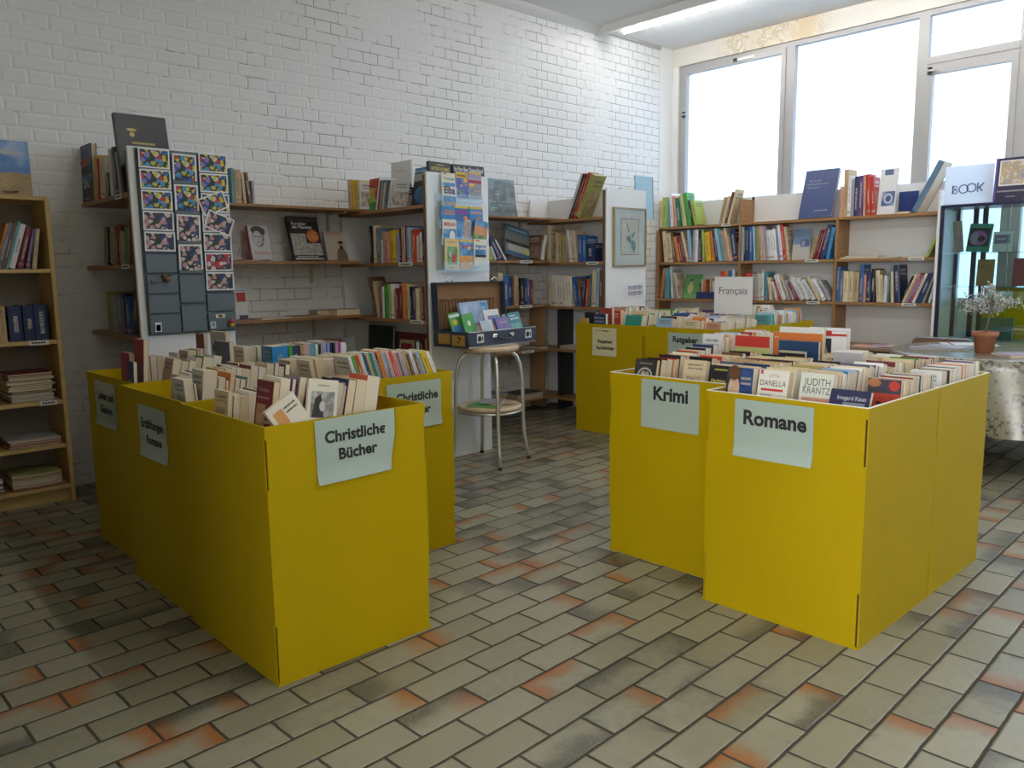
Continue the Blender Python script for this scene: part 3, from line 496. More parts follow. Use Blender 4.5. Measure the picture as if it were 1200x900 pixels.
('binB1','y',2.955,0.740,1,[(1.127,0.0338,0.175,0.109,-0.070,'white'),(1.162,0.0093,0.157,0.106,-0.070,'brown'),(1.172,0.0535,0.198,0.110,0.105,'ivory'),(1.227,0.0256,0.169,0.122,0.140,'cream'),(1.254,0.0113,0.157,0.111,0.140,'orange'),(1.266,0.0194,0.182,0.125,0.175,'orange'),(1.287,0.0180,0.160,0.121,0.175,'tan'),(1.307,0.0182,0.155,0.122,0.175,'cream'),(1.326,0.0149,0.161,0.114,0.209,'teal')]),
('binB2','y',3.120,0.740,1,[(1.150,0.0266,0.168,0.105,0.140,'cream'),(1.178,0.0255,0.176,0.106,0.140,'white'),(1.205,0.0370,0.175,0.112,0.140,'purple'),(1.244,0.0266,0.174,0.119,0.140,'salmon'),(1.272,0.0204,0.176,0.113,0.140,'brown'),(1.293,0.0265,0.182,0.119,0.140,'gold'),(1.321,0.0274,0.181,0.116,0.140,'cream'),(1.350,0.0198,0.183,0.112,0.140,'white'),(1.371,0.0227,0.179,0.111,0.140,'slate'),(1.395,0.0364,0.171,0.119,0.140,'cream'),(1.433,0.0335,0.181,0.111,0.140,'maroon'),(1.468,0.0339,0.172,0.109,0.140,'steel'),(1.504,0.0319,0.184,0.110,0.140,'cream'),(1.537,0.0188,0.185,0.108,0.140,'purple'),(1.558,0.0267,0.167,0.105,0.140,'salmon'),(1.586,0.0223,0.175,0.119,0.140,'maroon')]),
('binB3','y',3.320,0.740,1,[(1.440,0.0221,0.170,0.105,0.000,'maroon'),(1.464,0.0238,0.167,0.114,0.000,'steel'),(1.489,0.0156,0.176,0.123,0.000,'brown'),(1.505,0.0157,0.170,0.117,0.000,'black'),(1.522,0.0130,0.168,0.114,0.000,'ivory'),(1.536,0.0163,0.166,0.114,0.000,'cream'),(1.554,0.0161,0.168,0.107,0.000,'cream'),(1.571,0.0196,0.166,0.108,0.000,'cream'),(1.592,0.0195,0.163,0.108,0.000,'ivory'),(1.613,0.0170,0.161,0.112,0.000,'cream')]),
('binC1','y',3.640,0.740,1,[(1.300,0.0346,0.183,0.107,0.209,'ivory'),(1.337,0.0314,0.171,0.107,0.209,'cream'),(1.370,0.0322,0.170,0.112,0.209,'tan'),(1.404,0.0258,0.183,0.111,0.209,'white'),(1.432,0.0484,0.179,0.115,0.209,'green'),(1.482,0.0368,0.184,0.107,0.209,'white')]),
('binC2','y',3.860,0.740,1,[(1.487,0.0409,0.195,0.111,0.000,'cream'),(1.529,0.0143,0.196,0.118,0.000,'maroon'),(1.544,0.0183,0.199,0.120,0.000,'ivory'),(1.564,0.0084,0.193,0.108,0.000,'teal'),(1.573,0.0153,0.196,0.109,0.000,'ivory')]),
('binC3','y',4.050,0.740,1,[(1.300,0.0204,0.155,0.106,0.000,'cream'),(1.322,0.0260,0.169,0.110,0.000,'white'),(1.349,0.0247,0.159,0.109,0.000,'tan'),(1.375,0.0310,0.164,0.107,0.000,'brown'),(1.407,0.0236,0.163,0.119,0.000,'cream'),(1.432,0.0297,0.159,0.120,0.000,'ivory'),(1.463,0.0201,0.151,0.117,0.000,'brown'),(1.484,0.0225,0.151,0.118,0.000,'cream'),(1.508,0.0285,0.169,0.116,0.000,'white'),(1.537,0.0335,0.160,0.119,0.000,'cream'),(1.572,0.0302,0.163,0.112,0.000,'cream')]),
('binD1','y',2.930,0.740,0,[(1.862,0.0157,0.213,0.122,-0.297,'white'),(1.880,0.0140,0.216,0.114,-0.297,'green'),(1.896,0.0145,0.218,0.118,-0.297,'red'),(1.912,0.0107,0.220,0.123,-0.297,'cream'),(1.925,0.0061,0.219,0.124,-0.297,'white'),(1.932,0.0162,0.222,0.109,-0.297,'blue'),(1.950,0.0130,0.216,0.119,-0.297,'tan'),(1.965,0.0135,0.222,0.118,-0.297,'jade'),(1.980,0.0150,0.221,0.109,-0.297,'grey'),(1.997,0.0092,0.219,0.110,-0.297,'black'),(2.009,0.0211,0.227,0.124,-0.301,'orange'),(2.033,0.0187,0.217,0.121,-0.304,'lightblue'),(2.054,0.0174,0.219,0.107,-0.306,'pink'),(2.075,0.0136,0.222,0.125,-0.312,'red'),(2.092,0.0156,0.213,0.108,-0.317,'rose'),(2.110,0.0115,0.211,0.107,-0.320,'grey'),(2.125,0.0161,0.215,0.120,-0.328,'mauve'),(2.144,0.0252,0.213,0.117,-0.333,'tan'),(2.174,0.0117,0.204,0.114,-0.342,'brown'),(2.190,0.0179,0.216,0.112,-0.353,'white'),(2.212,0.0118,0.202,0.113,-0.361,'brown'),(2.228,0.0236,0.209,0.120,-0.372,'lightblue'),(2.258,0.0296,0.208,0.115,-0.385,'yellow'),(2.295,0.0177,0.208,0.108,-0.405,'ivory')]),
('binD2','y',3.100,0.740,1,[(1.740,0.0203,0.185,0.115,-0.140,'ivory'),(1.762,0.0423,0.190,0.113,-0.140,'cream'),(1.806,0.0235,0.180,0.117,-0.140,'white'),(1.831,0.0266,0.178,0.107,-0.140,'tan'),(1.859,0.0334,0.179,0.115,-0.140,'cream'),(1.894,0.0400,0.189,0.115,-0.140,'ivory'),(1.935,0.0269,0.180,0.109,-0.140,'cream'),(1.963,0.0376,0.186,0.118,-0.140,'white'),(2.003,0.0421,0.171,0.117,-0.140,'cream'),(2.046,0.0295,0.185,0.105,-0.140,'cream'),(2.077,0.0364,0.185,0.114,-0.140,'white'),(2.115,0.0236,0.184,0.117,-0.140,'ivory'),(2.140,0.0382,0.184,0.109,-0.140,'cream'),(2.180,0.0340,0.176,0.110,-0.140,'white'),(2.216,0.0266,0.184,0.109,-0.140,'cream'),(2.244,0.0336,0.185,0.105,-0.140,'cream'),(2.279,0.0213,0.173,0.110,-0.140,'cream')]),
('binD3','y',3.300,0.740,1,[(1.740,0.0322,0.168,0.111,-0.070,'cream'),(1.774,0.0272,0.170,0.105,-0.070,'tan'),(1.802,0.0317,0.177,0.116,-0.070,'white'),(1.835,0.0219,0.173,0.108,-0.070,'navy'),(1.858,0.0342,0.172,0.119,-0.070,'cream'),(1.894,0.0359,0.167,0.110,-0.070,'green'),(1.931,0.0383,0.172,0.112,-0.070,'ivory'),(1.970,0.0288,0.177,0.119,-0.070,'cream'),(2.001,0.0295,0.172,0.105,-0.070,'tan'),(2.031,0.0363,0.171,0.106,-0.070,'cream'),(2.069,0.0207,0.174,0.112,-0.070,'white'),(2.091,0.0279,0.168,0.109,-0.070,'tan'),(2.120,0.0261,0.173,0.116,-0.070,'ivory'),(2.147,0.0248,0.170,0.109,-0.070,'green'),(2.173,0.0368,0.178,0.114,-0.070,'navy'),(2.211,0.0270,0.167,0.109,-0.070,'navy'),(2.240,0.0208,0.168,0.106,-0.070,'green'),(2.262,0.0256,0.179,0.117,-0.070,'ivory')]),
('binE1','y',3.620,0.740,0,[(1.803,0.0816,0.207,0.119,0.000,'brightblue'),(1.898,0.0231,0.208,0.122,-0.052,'green'),(1.925,0.0280,0.205,0.117,-0.052,'navy'),(1.954,0.0188,0.203,0.121,0.000,'tan'),(1.974,0.0318,0.210,0.113,0.000,'pink'),(2.007,0.0312,0.207,0.105,0.000,'teal'),(2.040,0.0150,0.201,0.115,0.000,'white'),(2.056,0.0107,0.200,0.117,0.000,'black'),(2.068,0.0132,0.204,0.109,0.000,'grey'),(2.082,0.0202,0.207,0.113,0.000,'periwinkle'),(2.104,0.0134,0.205,0.111,0.000,'periwinkle'),(2.118,0.0174,0.204,0.106,0.000,'navy'),(2.137,0.0130,0.203,0.111,0.000,'black'),(2.151,0.0151,0.206,0.113,0.000,'mauve'),(2.167,0.0182,0.205,0.115,0.000,'magenta'),(2.187,0.0338,0.198,0.119,0.000,'white')]),
('binE2','y',3.800,0.740,1,[(1.740,0.0280,0.200,0.117,0.000,'cream'),(1.769,0.0385,0.194,0.115,0.000,'ivory'),(1.809,0.0307,0.196,0.110,0.000,'teal'),(1.841,0.0319,0.194,0.113,0.000,'white'),(1.874,0.0257,0.182,0.106,0.000,'black'),(1.901,0.0271,0.192,0.116,0.000,'cream'),(1.929,0.0343,0.186,0.119,0.000,'ivory'),(1.965,0.0255,0.194,0.106,0.000,'white'),(1.991,0.0351,0.193,0.119,0.000,'tan'),(2.028,0.0379,0.194,0.118,0.000,'tan'),(2.067,0.0242,0.190,0.118,0.000,'white'),(2.092,0.0268,0.196,0.111,0.000,'cream'),(2.120,0.0334,0.188,0.116,0.000,'tan'),(2.155,0.0380,0.198,0.114,0.000,'ivory'),(2.194,0.0265,0.197,0.118,0.000,'cream'),(2.222,0.0250,0.182,0.109,0.000,'black'),(2.248,0.0359,0.182,0.119,0.000,'ivory')]),
('binK1','y',2.100,0.740,1,[(2.830,0.0212,0.159,0.118,0.209,'emblem'),(2.854,0.0464,0.155,0.112,0.201,'black'),(2.905,0.0443,0.154,0.111,0.189,'black'),(2.952,0.0231,0.151,0.116,0.182,'orange'),(2.978,0.0233,0.152,0.118,0.176,'red'),(3.004,0.0462,0.160,0.119,0.167,'black'),(3.054,0.0174,0.161,0.117,0.155,'maroon'),(3.075,0.0244,0.163,0.114,0.142,'cream'),(3.103,0.0315,0.168,0.114,0.127,'ivory'),(3.139,0.0145,0.169,0.115,0.112,'brown'),(3.157,0.0224,0.172,0.119,0.096,'red'),(3.184,0.0432,0.173,0.113,0.079,'cream'),(3.231,0.0505,0.181,0.113,0.062,'black'),(3.285,0.0367,0.194,0.116,0.050,'navy')]),
('binK2','y',1.740,0.740,1,[(2.840,0.0344,0.154,0.110,0.314,'yellowtext'),(2.877,0.0200,0.161,0.116,0.314,'cream'),(2.900,0.0211,0.154,0.116,0.314,'darkgreen'),(2.923,0.0290,0.164,0.117,0.314,'redtop'),(2.955,0.0190,0.160,0.118,0.314,'black'),(2.976,0.0343,0.156,0.119,0.314,'cream'),(3.013,0.0290,0.169,0.112,0.314,'tan'),(3.045,0.0298,0.167,0.115,0.314,'brown'),(3.077,0.0197,0.154,0.112,0.314,'cream'),(3.099,0.0196,0.153,0.116,0.314,'black'),(3.121,0.0198,0.165,0.117,0.314,'maroon'),(3.143,0.0319,0.166,0.117,0.314,'cream'),(3.178,0.0343,0.163,0.120,0.314,'cream'),(3.215,0.0242,0.166,0.112,0.314,'cream'),(3.242,0.0244,0.159,0.117,0.314,'cream'),(3.269,0.0222,0.169,0.115,0.314,'yellowtext'),(3.293,0.0200,0.162,0.114,0.314,'maroon')]),
('binK3','y',1.920,0.740,1,[(2.950,0.0245,0.157,0.117,0.209,'cream'),(2.976,0.0263,0.169,0.117,0.209,'black'),(3.004,0.0183,0.166,0.120,0.209,'brown'),(3.024,0.0308,0.154,0.113,0.209,'cream'),(3.057,0.0204,0.168,0.116,0.209,'red'),(3.079,0.0310,0.152,0.111,0.209,'navy'),(3.112,0.0249,0.169,0.111,0.209,'cream'),(3.139,0.0254,0.154,0.120,0.209,'brown'),(3.166,0.0293,0.151,0.113,0.209,'cream'),(3.197,0.0274,0.159,0.112,0.209,'cream'),(3.226,0.0246,0.169,0.111,0.209,'brown'),(3.252,0.0202,0.152,0.118,0.209,'black'),(3.274,0.0241,0.150,0.113,0.209,'cream'),(3.300,0.0343,0.167,0.111,0.209,'black'),(3.336,0.0213,0.166,0.110,0.209,'red')]),
('binK4','y',2.178,0.740,1,[(3.480,0.0170,0.229,0.110,0.052,'white'),(3.498,0.0211,0.202,0.106,0.052,'ivory'),(3.521,0.0260,0.213,0.109,0.052,'grey'),(3.548,0.0282,0.219,0.110,0.052,'orange'),(3.577,0.0126,0.201,0.112,0.052,'salmon'),(3.591,0.0194,0.226,0.112,0.052,'white'),(3.612,0.0285,0.211,0.115,0.052,'crimson'),(3.642,0.0256,0.227,0.102,0.052,'lightblue'),(3.668,0.0261,0.213,0.115,0.052,'white'),(3.696,0.0299,0.207,0.106,0.052,'green'),(3.727,0.0169,0.214,0.104,0.052,'cream'),(3.745,0.0240,0.204,0.103,0.052,'lightblue'),(3.770,0.0134,0.221,0.101,0.052,'crimson'),(3.785,0.0279,0.206,0.100,0.052,'lightblue'),(3.814,0.0293,0.218,0.102,0.052,'orange'),(3.845,0.0134,0.211,0.109,0.052,'white'),(3.859,0.0153,0.213,0.104,0.052,'cream'),(3.876,0.0187,0.223,0.102,0.052,'white'),(3.896,0.0281,0.227,0.108,0.052,'salmon'),(3.925,0.0140,0.219,0.106,0.052,'white'),(3.940,0.0283,0.216,0.107,0.052,'orange'),(3.970,0.0294,0.204,0.100,0.052,'white'),(4.000,0.0252,0.204,0.107,0.052,'white')]),
('binR1','y',1.545,0.740,1,[(2.680,0.0354,0.179,0.110,0.140,'peach'),(2.717,0.0322,0.183,0.106,0.140,'cream'),(2.751,0.0300,0.175,0.109,0.140,'black'),(2.782,0.0269,0.175,0.108,0.140,'darkgreen'),(2.811,0.0290,0.182,0.114,0.140,'navy'),(2.841,0.0274,0.180,0.112,0.140,'cream'),(2.870,0.0387,0.184,0.115,0.140,'tan'),(2.910,0.0260,0.177,0.114,0.140,'ivory'),(2.938,0.0215,0.179,0.112,0.140,'cream'),(2.961,0.0306,0.179,0.114,0.140,'brown'),(2.993,0.0260,0.181,0.113,0.140,'black'),(3.020,0.0228,0.179,0.110,0.140,'brown'),(3.044,0.0313,0.181,0.105,0.140,'cream'),(3.077,0.0223,0.184,0.109,0.140,'cream'),(3.101,0.0253,0.178,0.113,0.140,'cream'),(3.128,0.0252,0.183,0.111,0.140,'tan')]),
('binR2','y',1.405,0.740,1,[(2.680,0.0397,0.176,0.119,0.244,'danella'),(2.722,0.0419,0.179,0.121,0.244,'cream'),(2.767,0.0348,0.173,0.121,0.244,'brown'),(2.804,0.0289,0.167,0.118,0.244,'ivory'),(2.835,0.0373,0.174,0.120,0.244,'cream'),(2.874,0.0362,0.165,0.118,0.244,'cream'),(2.913,0.0303,0.173,0.118,0.244,'olive'),(2.945,0.0344,0.173,0.120,0.244,'tan'),(2.982,0.0376,0.176,0.119,0.244,'cream'),(3.022,0.0211,0.176,0.117,0.244,'salmon'),(3.045,0.0331,0.173,0.121,0.244,'ivory'),(3.080,0.0439,0.175,0.117,0.244,'black'),(3.127,0.0301,0.170,0.118,0.244,'cream')]),
('binR3','y',1.250,0.740,1,[(2.700,0.0347,0.178,0.121,0.209,'judith'),(2.737,0.0282,0.172,0.117,0.209,'redtop'),(2.767,0.0238,0.184,0.116,0.209,'cream'),(2.792,0.0199,0.175,0.116,0.209,'ivory'),(2.814,0.0274,0.179,0.120,0.209,'blue'),(2.843,0.0218,0.172,0.118,0.209,'cream'),(2.867,0.0331,0.177,0.119,0.209,'lightblue'),(2.902,0.0381,0.172,0.117,0.209,'navy'),(2.942,0.0289,0.178,0.121,0.209,'white'),(2.972,0.0302,0.180,0.118,0.209,'cream'),(3.005,0.0353,0.183,0.117,0.209,'redtop'),(3.042,0.0223,0.176,0.121,0.209,'white'),(3.066,0.0238,0.179,0.119,0.209,'redtop'),(3.091,0.0332,0.172,0.116,0.209,'blue'),(3.126,0.0366,0.179,0.115,0.209,'white')]),
('binR4','y',1.092,0.740,1,[(2.936,0.0199,0.151,0.118,0.052,'mask'),(2.960,0.0340,0.146,0.119,0.035,'cream'),(2.995,0.0103,0.146,0.116,0.035,'brown'),(3.007,0.0286,0.146,0.117,0.035,'ivory'),(3.037,0.0355,0.151,0.117,0.032,'maroon'),(3.074,0.0253,0.151,0.115,0.029,'white'),(3.102,0.0265,0.154,0.115,0.022,'navy'),(3.130,0.0194,0.151,0.119,0.017,'white'),(3.151,0.0272,0.151,0.117,0.014,'orange'),(3.180,0.0284,0.147,0.119,0.012,'ivory'),(3.210,0.0124,0.145,0.115,0.010,'navy')]),
('binR5','y',1.092,0.740,1,[(3.337,0.0373,0.145,0.117,0.000,'white'),(3.379,0.0246,0.141,0.116,0.000,'pink'),(3.407,0.0346,0.145,0.120,0.000,'black'),(3.445,0.0352,0.145,0.119,0.000,'white'),(3.484,0.0218,0.148,0.119,0.000,'navy'),(3.509,0.0402,0.149,0.118,0.000,'white'),(3.553,0.0368,0.152,0.116,0.000,'red'),(3.595,0.0374,0.148,0.117,0.000,'tan'),(3.637,0.0595,0.147,0.116,0.000,'white'),(3.706,0.0326,0.153,0.115,0.000,'purple'),(3.742,0.0187,0.150,0.118,0.000,'ivory')]),
('binR6','y',1.260,0.740,1,[(3.280,0.0272,0.152,0.118,0.087,'cream'),(3.309,0.0433,0.169,0.117,0.087,'maroon'),(3.353,0.0226,0.165,0.116,0.087,'white'),(3.377,0.0334,0.152,0.120,0.087,'green'),(3.412,0.0336,0.159,0.116,0.087,'tan'),(3.447,0.0338,0.169,0.117,0.087,'cream'),(3.482,0.0252,0.160,0.120,0.087,'ivory'),(3.508,0.0295,0.163,0.120,0.087,'brown'),(3.539,0.0281,0.166,0.118,0.087,'green'),(3.569,0.0235,0.151,0.120,0.087,'tan'),(3.593,0.0316,0.159,0.120,0.087,'tan'),(3.626,0.0359,0.155,0.116,0.087,'tan'),(3.664,0.0314,0.158,0.119,0.087,'maroon'),(3.696,0.0234,0.154,0.118,0.087,'maroon'),(3.721,0.0311,0.155,0.116,0.087,'maroon'),(3.754,0.0380,0.155,0.117,0.087,'white')]),
('binR7','y',1.420,0.740,1,[(3.480,0.0320,0.147,0.119,0.087,'orange'),(3.513,0.0357,0.157,0.118,0.087,'cream'),(3.550,0.0339,0.145,0.115,0.087,'green'),(3.586,0.0344,0.152,0.119,0.087,'tan'),(3.621,0.0419,0.153,0.118,0.087,'cream'),(3.665,0.0351,0.141,0.116,0.087,'ivory'),(3.701,0.0331,0.147,0.117,0.087,'white'),(3.736,0.0393,0.147,0.116,0.087,'ivory'),(3.776,0.0208,0.152,0.116,0.087,'white')]),
('binR8','y',1.550,0.740,1,[(3.480,0.0271,0.166,0.105,0.087,'cream'),(3.508,0.0315,0.168,0.104,0.087,'tan'),(3.541,0.0282,0.164,0.106,0.087,'ivory'),(3.571,0.0204,0.162,0.105,0.087,'brown'),(3.592,0.0335,0.160,0.104,0.087,'cream'),(3.627,0.0293,0.155,0.100,0.087,'white'),(3.658,0.0443,0.165,0.101,0.087,'tan'),(3.703,0.0413,0.155,0.107,0.087,'white'),(3.746,0.0226,0.158,0.107,0.087,'white'),(3.770,0.0268,0.150,0.105,0.087,'cream')]),
('binS1','y',4.020,0.760,1,[(4.980,0.0432,0.215,0.152,0.000,'red'),(5.024,0.0248,0.204,0.151,0.000,'white'),(5.050,0.0333,0.232,0.156,0.000,'salmon'),(5.085,0.0379,0.236,0.151,0.000,'maroon'),(5.124,0.0191,0.217,0.149,0.000,'tan'),(5.144,0.0239,0.208,0.143,0.000,'mauve'),(5.169,0.0421,0.236,0.149,0.000,'white'),(5.213,0.0265,0.203,0.155,0.000,'grey'),(5.240,0.0372,0.225,0.149,0.000,'maroon'),(5.279,0.0195,0.235,0.160,0.000,'maroon'),(5.300,0.0442,0.228,0.144,0.000,'mauve'),(5.345,0.0421,0.207,0.148,0.000,'red'),(5.388,0.0301,0.212,0.155,0.000,'white')]),
('binS2','y',3.750,0.760,1,[(4.860,0.0330,0.185,0.158,0.244,'jade'),(4.895,0.0201,0.185,0.168,0.244,'teal'),(4.917,0.0192,0.218,0.155,0.244,'cream'),(4.938,0.0275,0.188,0.164,0.244,'black'),(4.968,0.0344,0.191,0.152,0.244,'white'),(5.004,0.0211,0.197,0.166,0.244,'green'),(5.027,0.0341,0.216,0.161,0.244,'ivory'),(5.064,0.0342,0.209,0.165,0.244,'teal'),(5.100,0.0205,0.203,0.164,0.244,'white'),(5.122,0.0351,0.182,0.166,0.244,'olive'),(5.160,0.0373,0.186,0.163,0.244,'olive'),(5.200,0.0255,0.213,0.163,0.244,'cream'),(5.227,0.0162,0.186,0.159,0.244,'teal'),(5.245,0.0323,0.208,0.159,0.244,'green'),(5.279,0.0320,0.215,0.160,0.244,'green'),(5.314,0.0161,0.182,0.162,0.244,'teal'),(5.331,0.0218,0.203,0.168,0.244,'green'),(5.355,0.0294,0.201,0.153,0.244,'ivory')]),
('binS3','y',3.470,0.760,1,[(4.860,0.0524,0.170,0.140,0.209,'lightblue'),(4.915,0.0272,0.185,0.146,0.209,'black'),(4.944,0.0380,0.172,0.143,0.209,'grey'),(4.984,0.0331,0.172,0.137,0.209,'periwinkle'),(5.019,0.0290,0.181,0.145,0.209,'cream'),(5.050,0.0252,0.189,0.146,0.209,'navy'),(5.077,0.0509,0.197,0.145,0.209,'blue'),(5.130,0.0493,0.190,0.132,0.209,'white'),(5.181,0.0381,0.196,0.134,0.209,'purple'),(5.222,0.0328,0.183,0.142,0.209,'blue'),(5.256,0.0406,0.199,0.140,0.209,'cream'),(5.299,0.0481,0.188,0.131,0.209,'blue'),(5.349,0.0325,0.173,0.137,0.209,'blue')]),
('binS4','y',3.250,0.760,1,[(4.860,0.0416,0.166,0.124,0.244,'cream'),(4.904,0.0449,0.163,0.127,0.244,'red'),(4.952,0.0412,0.181,0.119,0.244,'orange'),(4.995,0.0564,0.162,0.115,0.244,'rose'),(5.055,0.0400,0.168,0.126,0.244,'navy'),(5.097,0.0461,0.170,0.120,0.244,'white'),(5.146,0.0557,0.177,0.119,0.244,'periwinkle'),(5.204,0.0504,0.178,0.118,0.244,'white'),(5.257,0.0439,0.164,0.119,0.244,'maroon'),(5.304,0.0566,0.169,0.117,0.244,'cream')]),
('binS5','y',3.050,0.760,1,[(4.860,0.0485,0.155,0.119,0.140,'salmon'),(4.910,0.0526,0.151,0.112,0.140,'redwhite'),(4.964,0.0532,0.177,0.111,0.140,'white'),(5.019,0.0343,0.169,0.116,0.140,'cream'),(5.055,0.0504,0.151,0.119,0.140,'tan'),(5.107,0.0365,0.160,0.124,0.140,'white'),(5.145,0.0463,0.176,0.127,0.140,'ivory'),(5.193,0.0493,0.175,0.114,0.140,'grey'),(5.244,0.0453,0.160,0.122,0.140,'redwhite'),(5.291,0.0443,0.158,0.128,0.140,'white')]),
('binS6','y',3.490,0.760,1,[(5.535,0.0437,0.206,0.157,0.070,'purple'),(5.580,0.0449,0.195,0.155,0.070,'cream'),(5.626,0.0393,0.208,0.146,0.070,'tan'),(5.667,0.0276,0.206,0.159,0.070,'ivory'),(5.696,0.0324,0.200,0.152,0.070,'black'),(5.729,0.0332,0.215,0.149,0.070,'brown'),(5.764,0.0300,0.191,0.156,0.070,'cream'),(5.795,0.0378,0.200,0.150,0.070,'white'),(5.834,0.0362,0.210,0.158,0.070,'navy'),(5.872,0.0404,0.202,0.147,0.070,'maroon'),(5.914,0.0368,0.196,0.159,0.070,'purple'),(5.952,0.0281,0.191,0.150,0.070,'ivory'),(5.981,0.0250,0.199,0.160,0.070,'brown'),(6.007,0.0286,0.208,0.141,0.070,'cream')]),
('binS7','y',3.280,0.760,1,[(5.535,0.0263,0.232,0.142,0.070,'white'),(5.563,0.0429,0.228,0.155,0.070,'teal'),(5.607,0.0428,0.225,0.158,0.070,'lightblue'),(5.651,0.0314,0.210,0.148,0.070,'brown'),(5.683,0.0403,0.208,0.148,0.070,'green'),(5.725,0.0291,0.248,0.157,0.070,'white'),(5.755,0.0401,0.218,0.145,0.070,'slate'),(5.797,0.0252,0.235,0.155,0.070,'orange'),(5.823,0.0438,0.203,0.153,0.070,'black'),(5.868,0.0260,0.219,0.154,0.070,'white'),(5.896,0.0336,0.197,0.142,0.070,'brown'),(5.931,0.0307,0.204,0.152,0.070,'white'),(5.963,0.0416,0.235,0.152,0.070,'white'),(6.005,0.0350,0.211,0.145,0.070,'brown')]),
('binS8','y',3.050,0.760,0,[(5.535,0.0406,0.185,0.113,0.000,'teal'),(5.577,0.0242,0.199,0.115,0.000,'lightblue'),(5.602,0.0241,0.185,0.115,0.000,'green'),(5.628,0.0283,0.203,0.122,0.000,'white'),(5.657,0.0299,0.207,0.114,0.000,'lightblue'),(5.688,0.0433,0.176,0.122,0.000,'orange'),(5.733,0.0388,0.207,0.120,0.000,'white'),(5.773,0.0423,0.201,0.124,0.000,'white'),(5.816,0.0257,0.179,0.119,0.000,'tan'),(5.843,0.0355,0.175,0.125,0.000,'white'),(5.880,0.0313,0.194,0.120,0.000,'white'),(5.912,0.0416,0.185,0.121,0.000,'ivory'),(5.955,0.0367,0.203,0.116,0.000,'lightblue'),(5.993,0.0416,0.213,0.122,0.000,'orange'),(6.036,0.0268,0.192,0.121,0.000,'white')]),
('binS9','y',4.020,0.760,1,[(5.535,0.0368,0.195,0.158,0.070,'ivory'),(5.573,0.0278,0.186,0.144,0.070,'tan'),(5.602,0.0390,0.178,0.157,0.070,'green'),(5.643,0.0297,0.189,0.146,0.070,'cream'),(5.673,0.0264,0.177,0.152,0.070,'white'),(5.701,0.0438,0.194,0.148,0.070,'slate'),(5.746,0.0410,0.172,0.148,0.070,'cream'),(5.788,0.0446,0.182,0.158,0.070,'cream'),(5.834,0.0437,0.172,0.160,0.070,'cream'),(5.879,0.0369,0.171,0.150,0.070,'slate'),(5.918,0.0294,0.185,0.144,0.070,'cream'),(5.948,0.0369,0.188,0.153,0.070,'cream'),(5.986,0.0389,0.191,0.154,0.070,'tan'),(6.027,0.0359,0.194,0.153,0.070,'green')]),
]
# ================================================================== THE SETTING
XMIN, XMAX, YMIN, YMAX, ZC = -4.6, 7.58, -4.6, 5.42, 3.66
b = MB(); b.box((XMIN, YMIN, -.08), (XMAX+.3, YMAX+.3, 0), TILES); struct('floor', b)
b = MB(); b.box((XMIN, YMIN, ZC), (XMAX+.3, YMAX+.3, ZC+.12), CEIL); struct('ceiling', b)
b = MB(); b.box((XMIN, YMAX, 0), (7.345, YMAX+.25, ZC), BRICK); struct('wall_north', b)
b = MB(); b.box((7.345, YMAX-.012, 0), (XMAX+.02, YMAX+.25, ZC), PLASTER); struct('trim_1', b, 'smooth white plaster strip at the corner beside the window')
WALLP = flat('painted_wall', (.55, .54, .50), .7)
# unseen wall added left to block light; unseen windows added behind to give light
b = MB(); b.box((-.55, 1.15, 0), (-.35, YMAX, ZC), flat('dark_shade_wall', (.20, .17, .12), .6)); struct('shade_wall_left', b)
b = MB(); b.box((XMIN, 1.75, 0), (-.5505, 1.95, ZC), WALLP); struct('wall_inner', b)
b = MB(); b.box((XMIN-.2, YMIN, 0), (XMIN, 1.95, .45), WALLP); b.box((XMIN-.2, YMIN, 3.3), (XMIN, 1.95, ZC), WALLP)
for y0_, y1_ in ((YMIN, -4.3), (1.45, 1.95)): b.box((XMIN-.2, y0_, .45), (XMIN, y1_, 3.3), WALLP)
struct('wall_west', b)
b = MB(); b.box((XMIN-.2, YMIN-.2, 0), (XMAX+.3, YMIN, ZC), WALLP); struct('wall_south', b)
SILL = .92
b = MB(); b.box((XMAX, YMIN, 0), (XMAX+.25, YMAX, SILL), PLASTER); struct('wall_east', b)
b = MB(); b.box((XMAX-.006, YMIN, 3.475), (XMAX+.25, YMAX-.012, ZC), mat_stain('stained_plaster')); struct('trim_2', b, 'white lintel over the windows with ochre water stains')
b = MB(); b.box((XMAX-.005, 5.335, SILL), (XMAX+.25, YMAX-.012, 3.475), PLASTER); struct('trim_3', b, 'plaster reveal between wall corner and window frame')
# plaster moulding between brick wall and ceiling
b = MB(); b.prism([(5.42, 3.66), (5.335, 3.66), (5.335, 3.645), (5.355, 3.625), (5.40, 3.60), (5.42, 3.595)], XMIN, 6.29, PLASTER, Matrix(((0, 0, 1, 0), (1, 0, 0, 0), (0, 1, 0, 0), (0, 0, 0, 1)))); struct('trim_4', b, 'cream ceiling moulding along the brick wall')
b = MB(); b.box((6.37, 5.395, 3.63), (7.345, 5.42, 3.66), flat('grey_bead', (.42, .41, .39))); struct('trim_5', b, 'thin grey bead between bricks and ceiling')
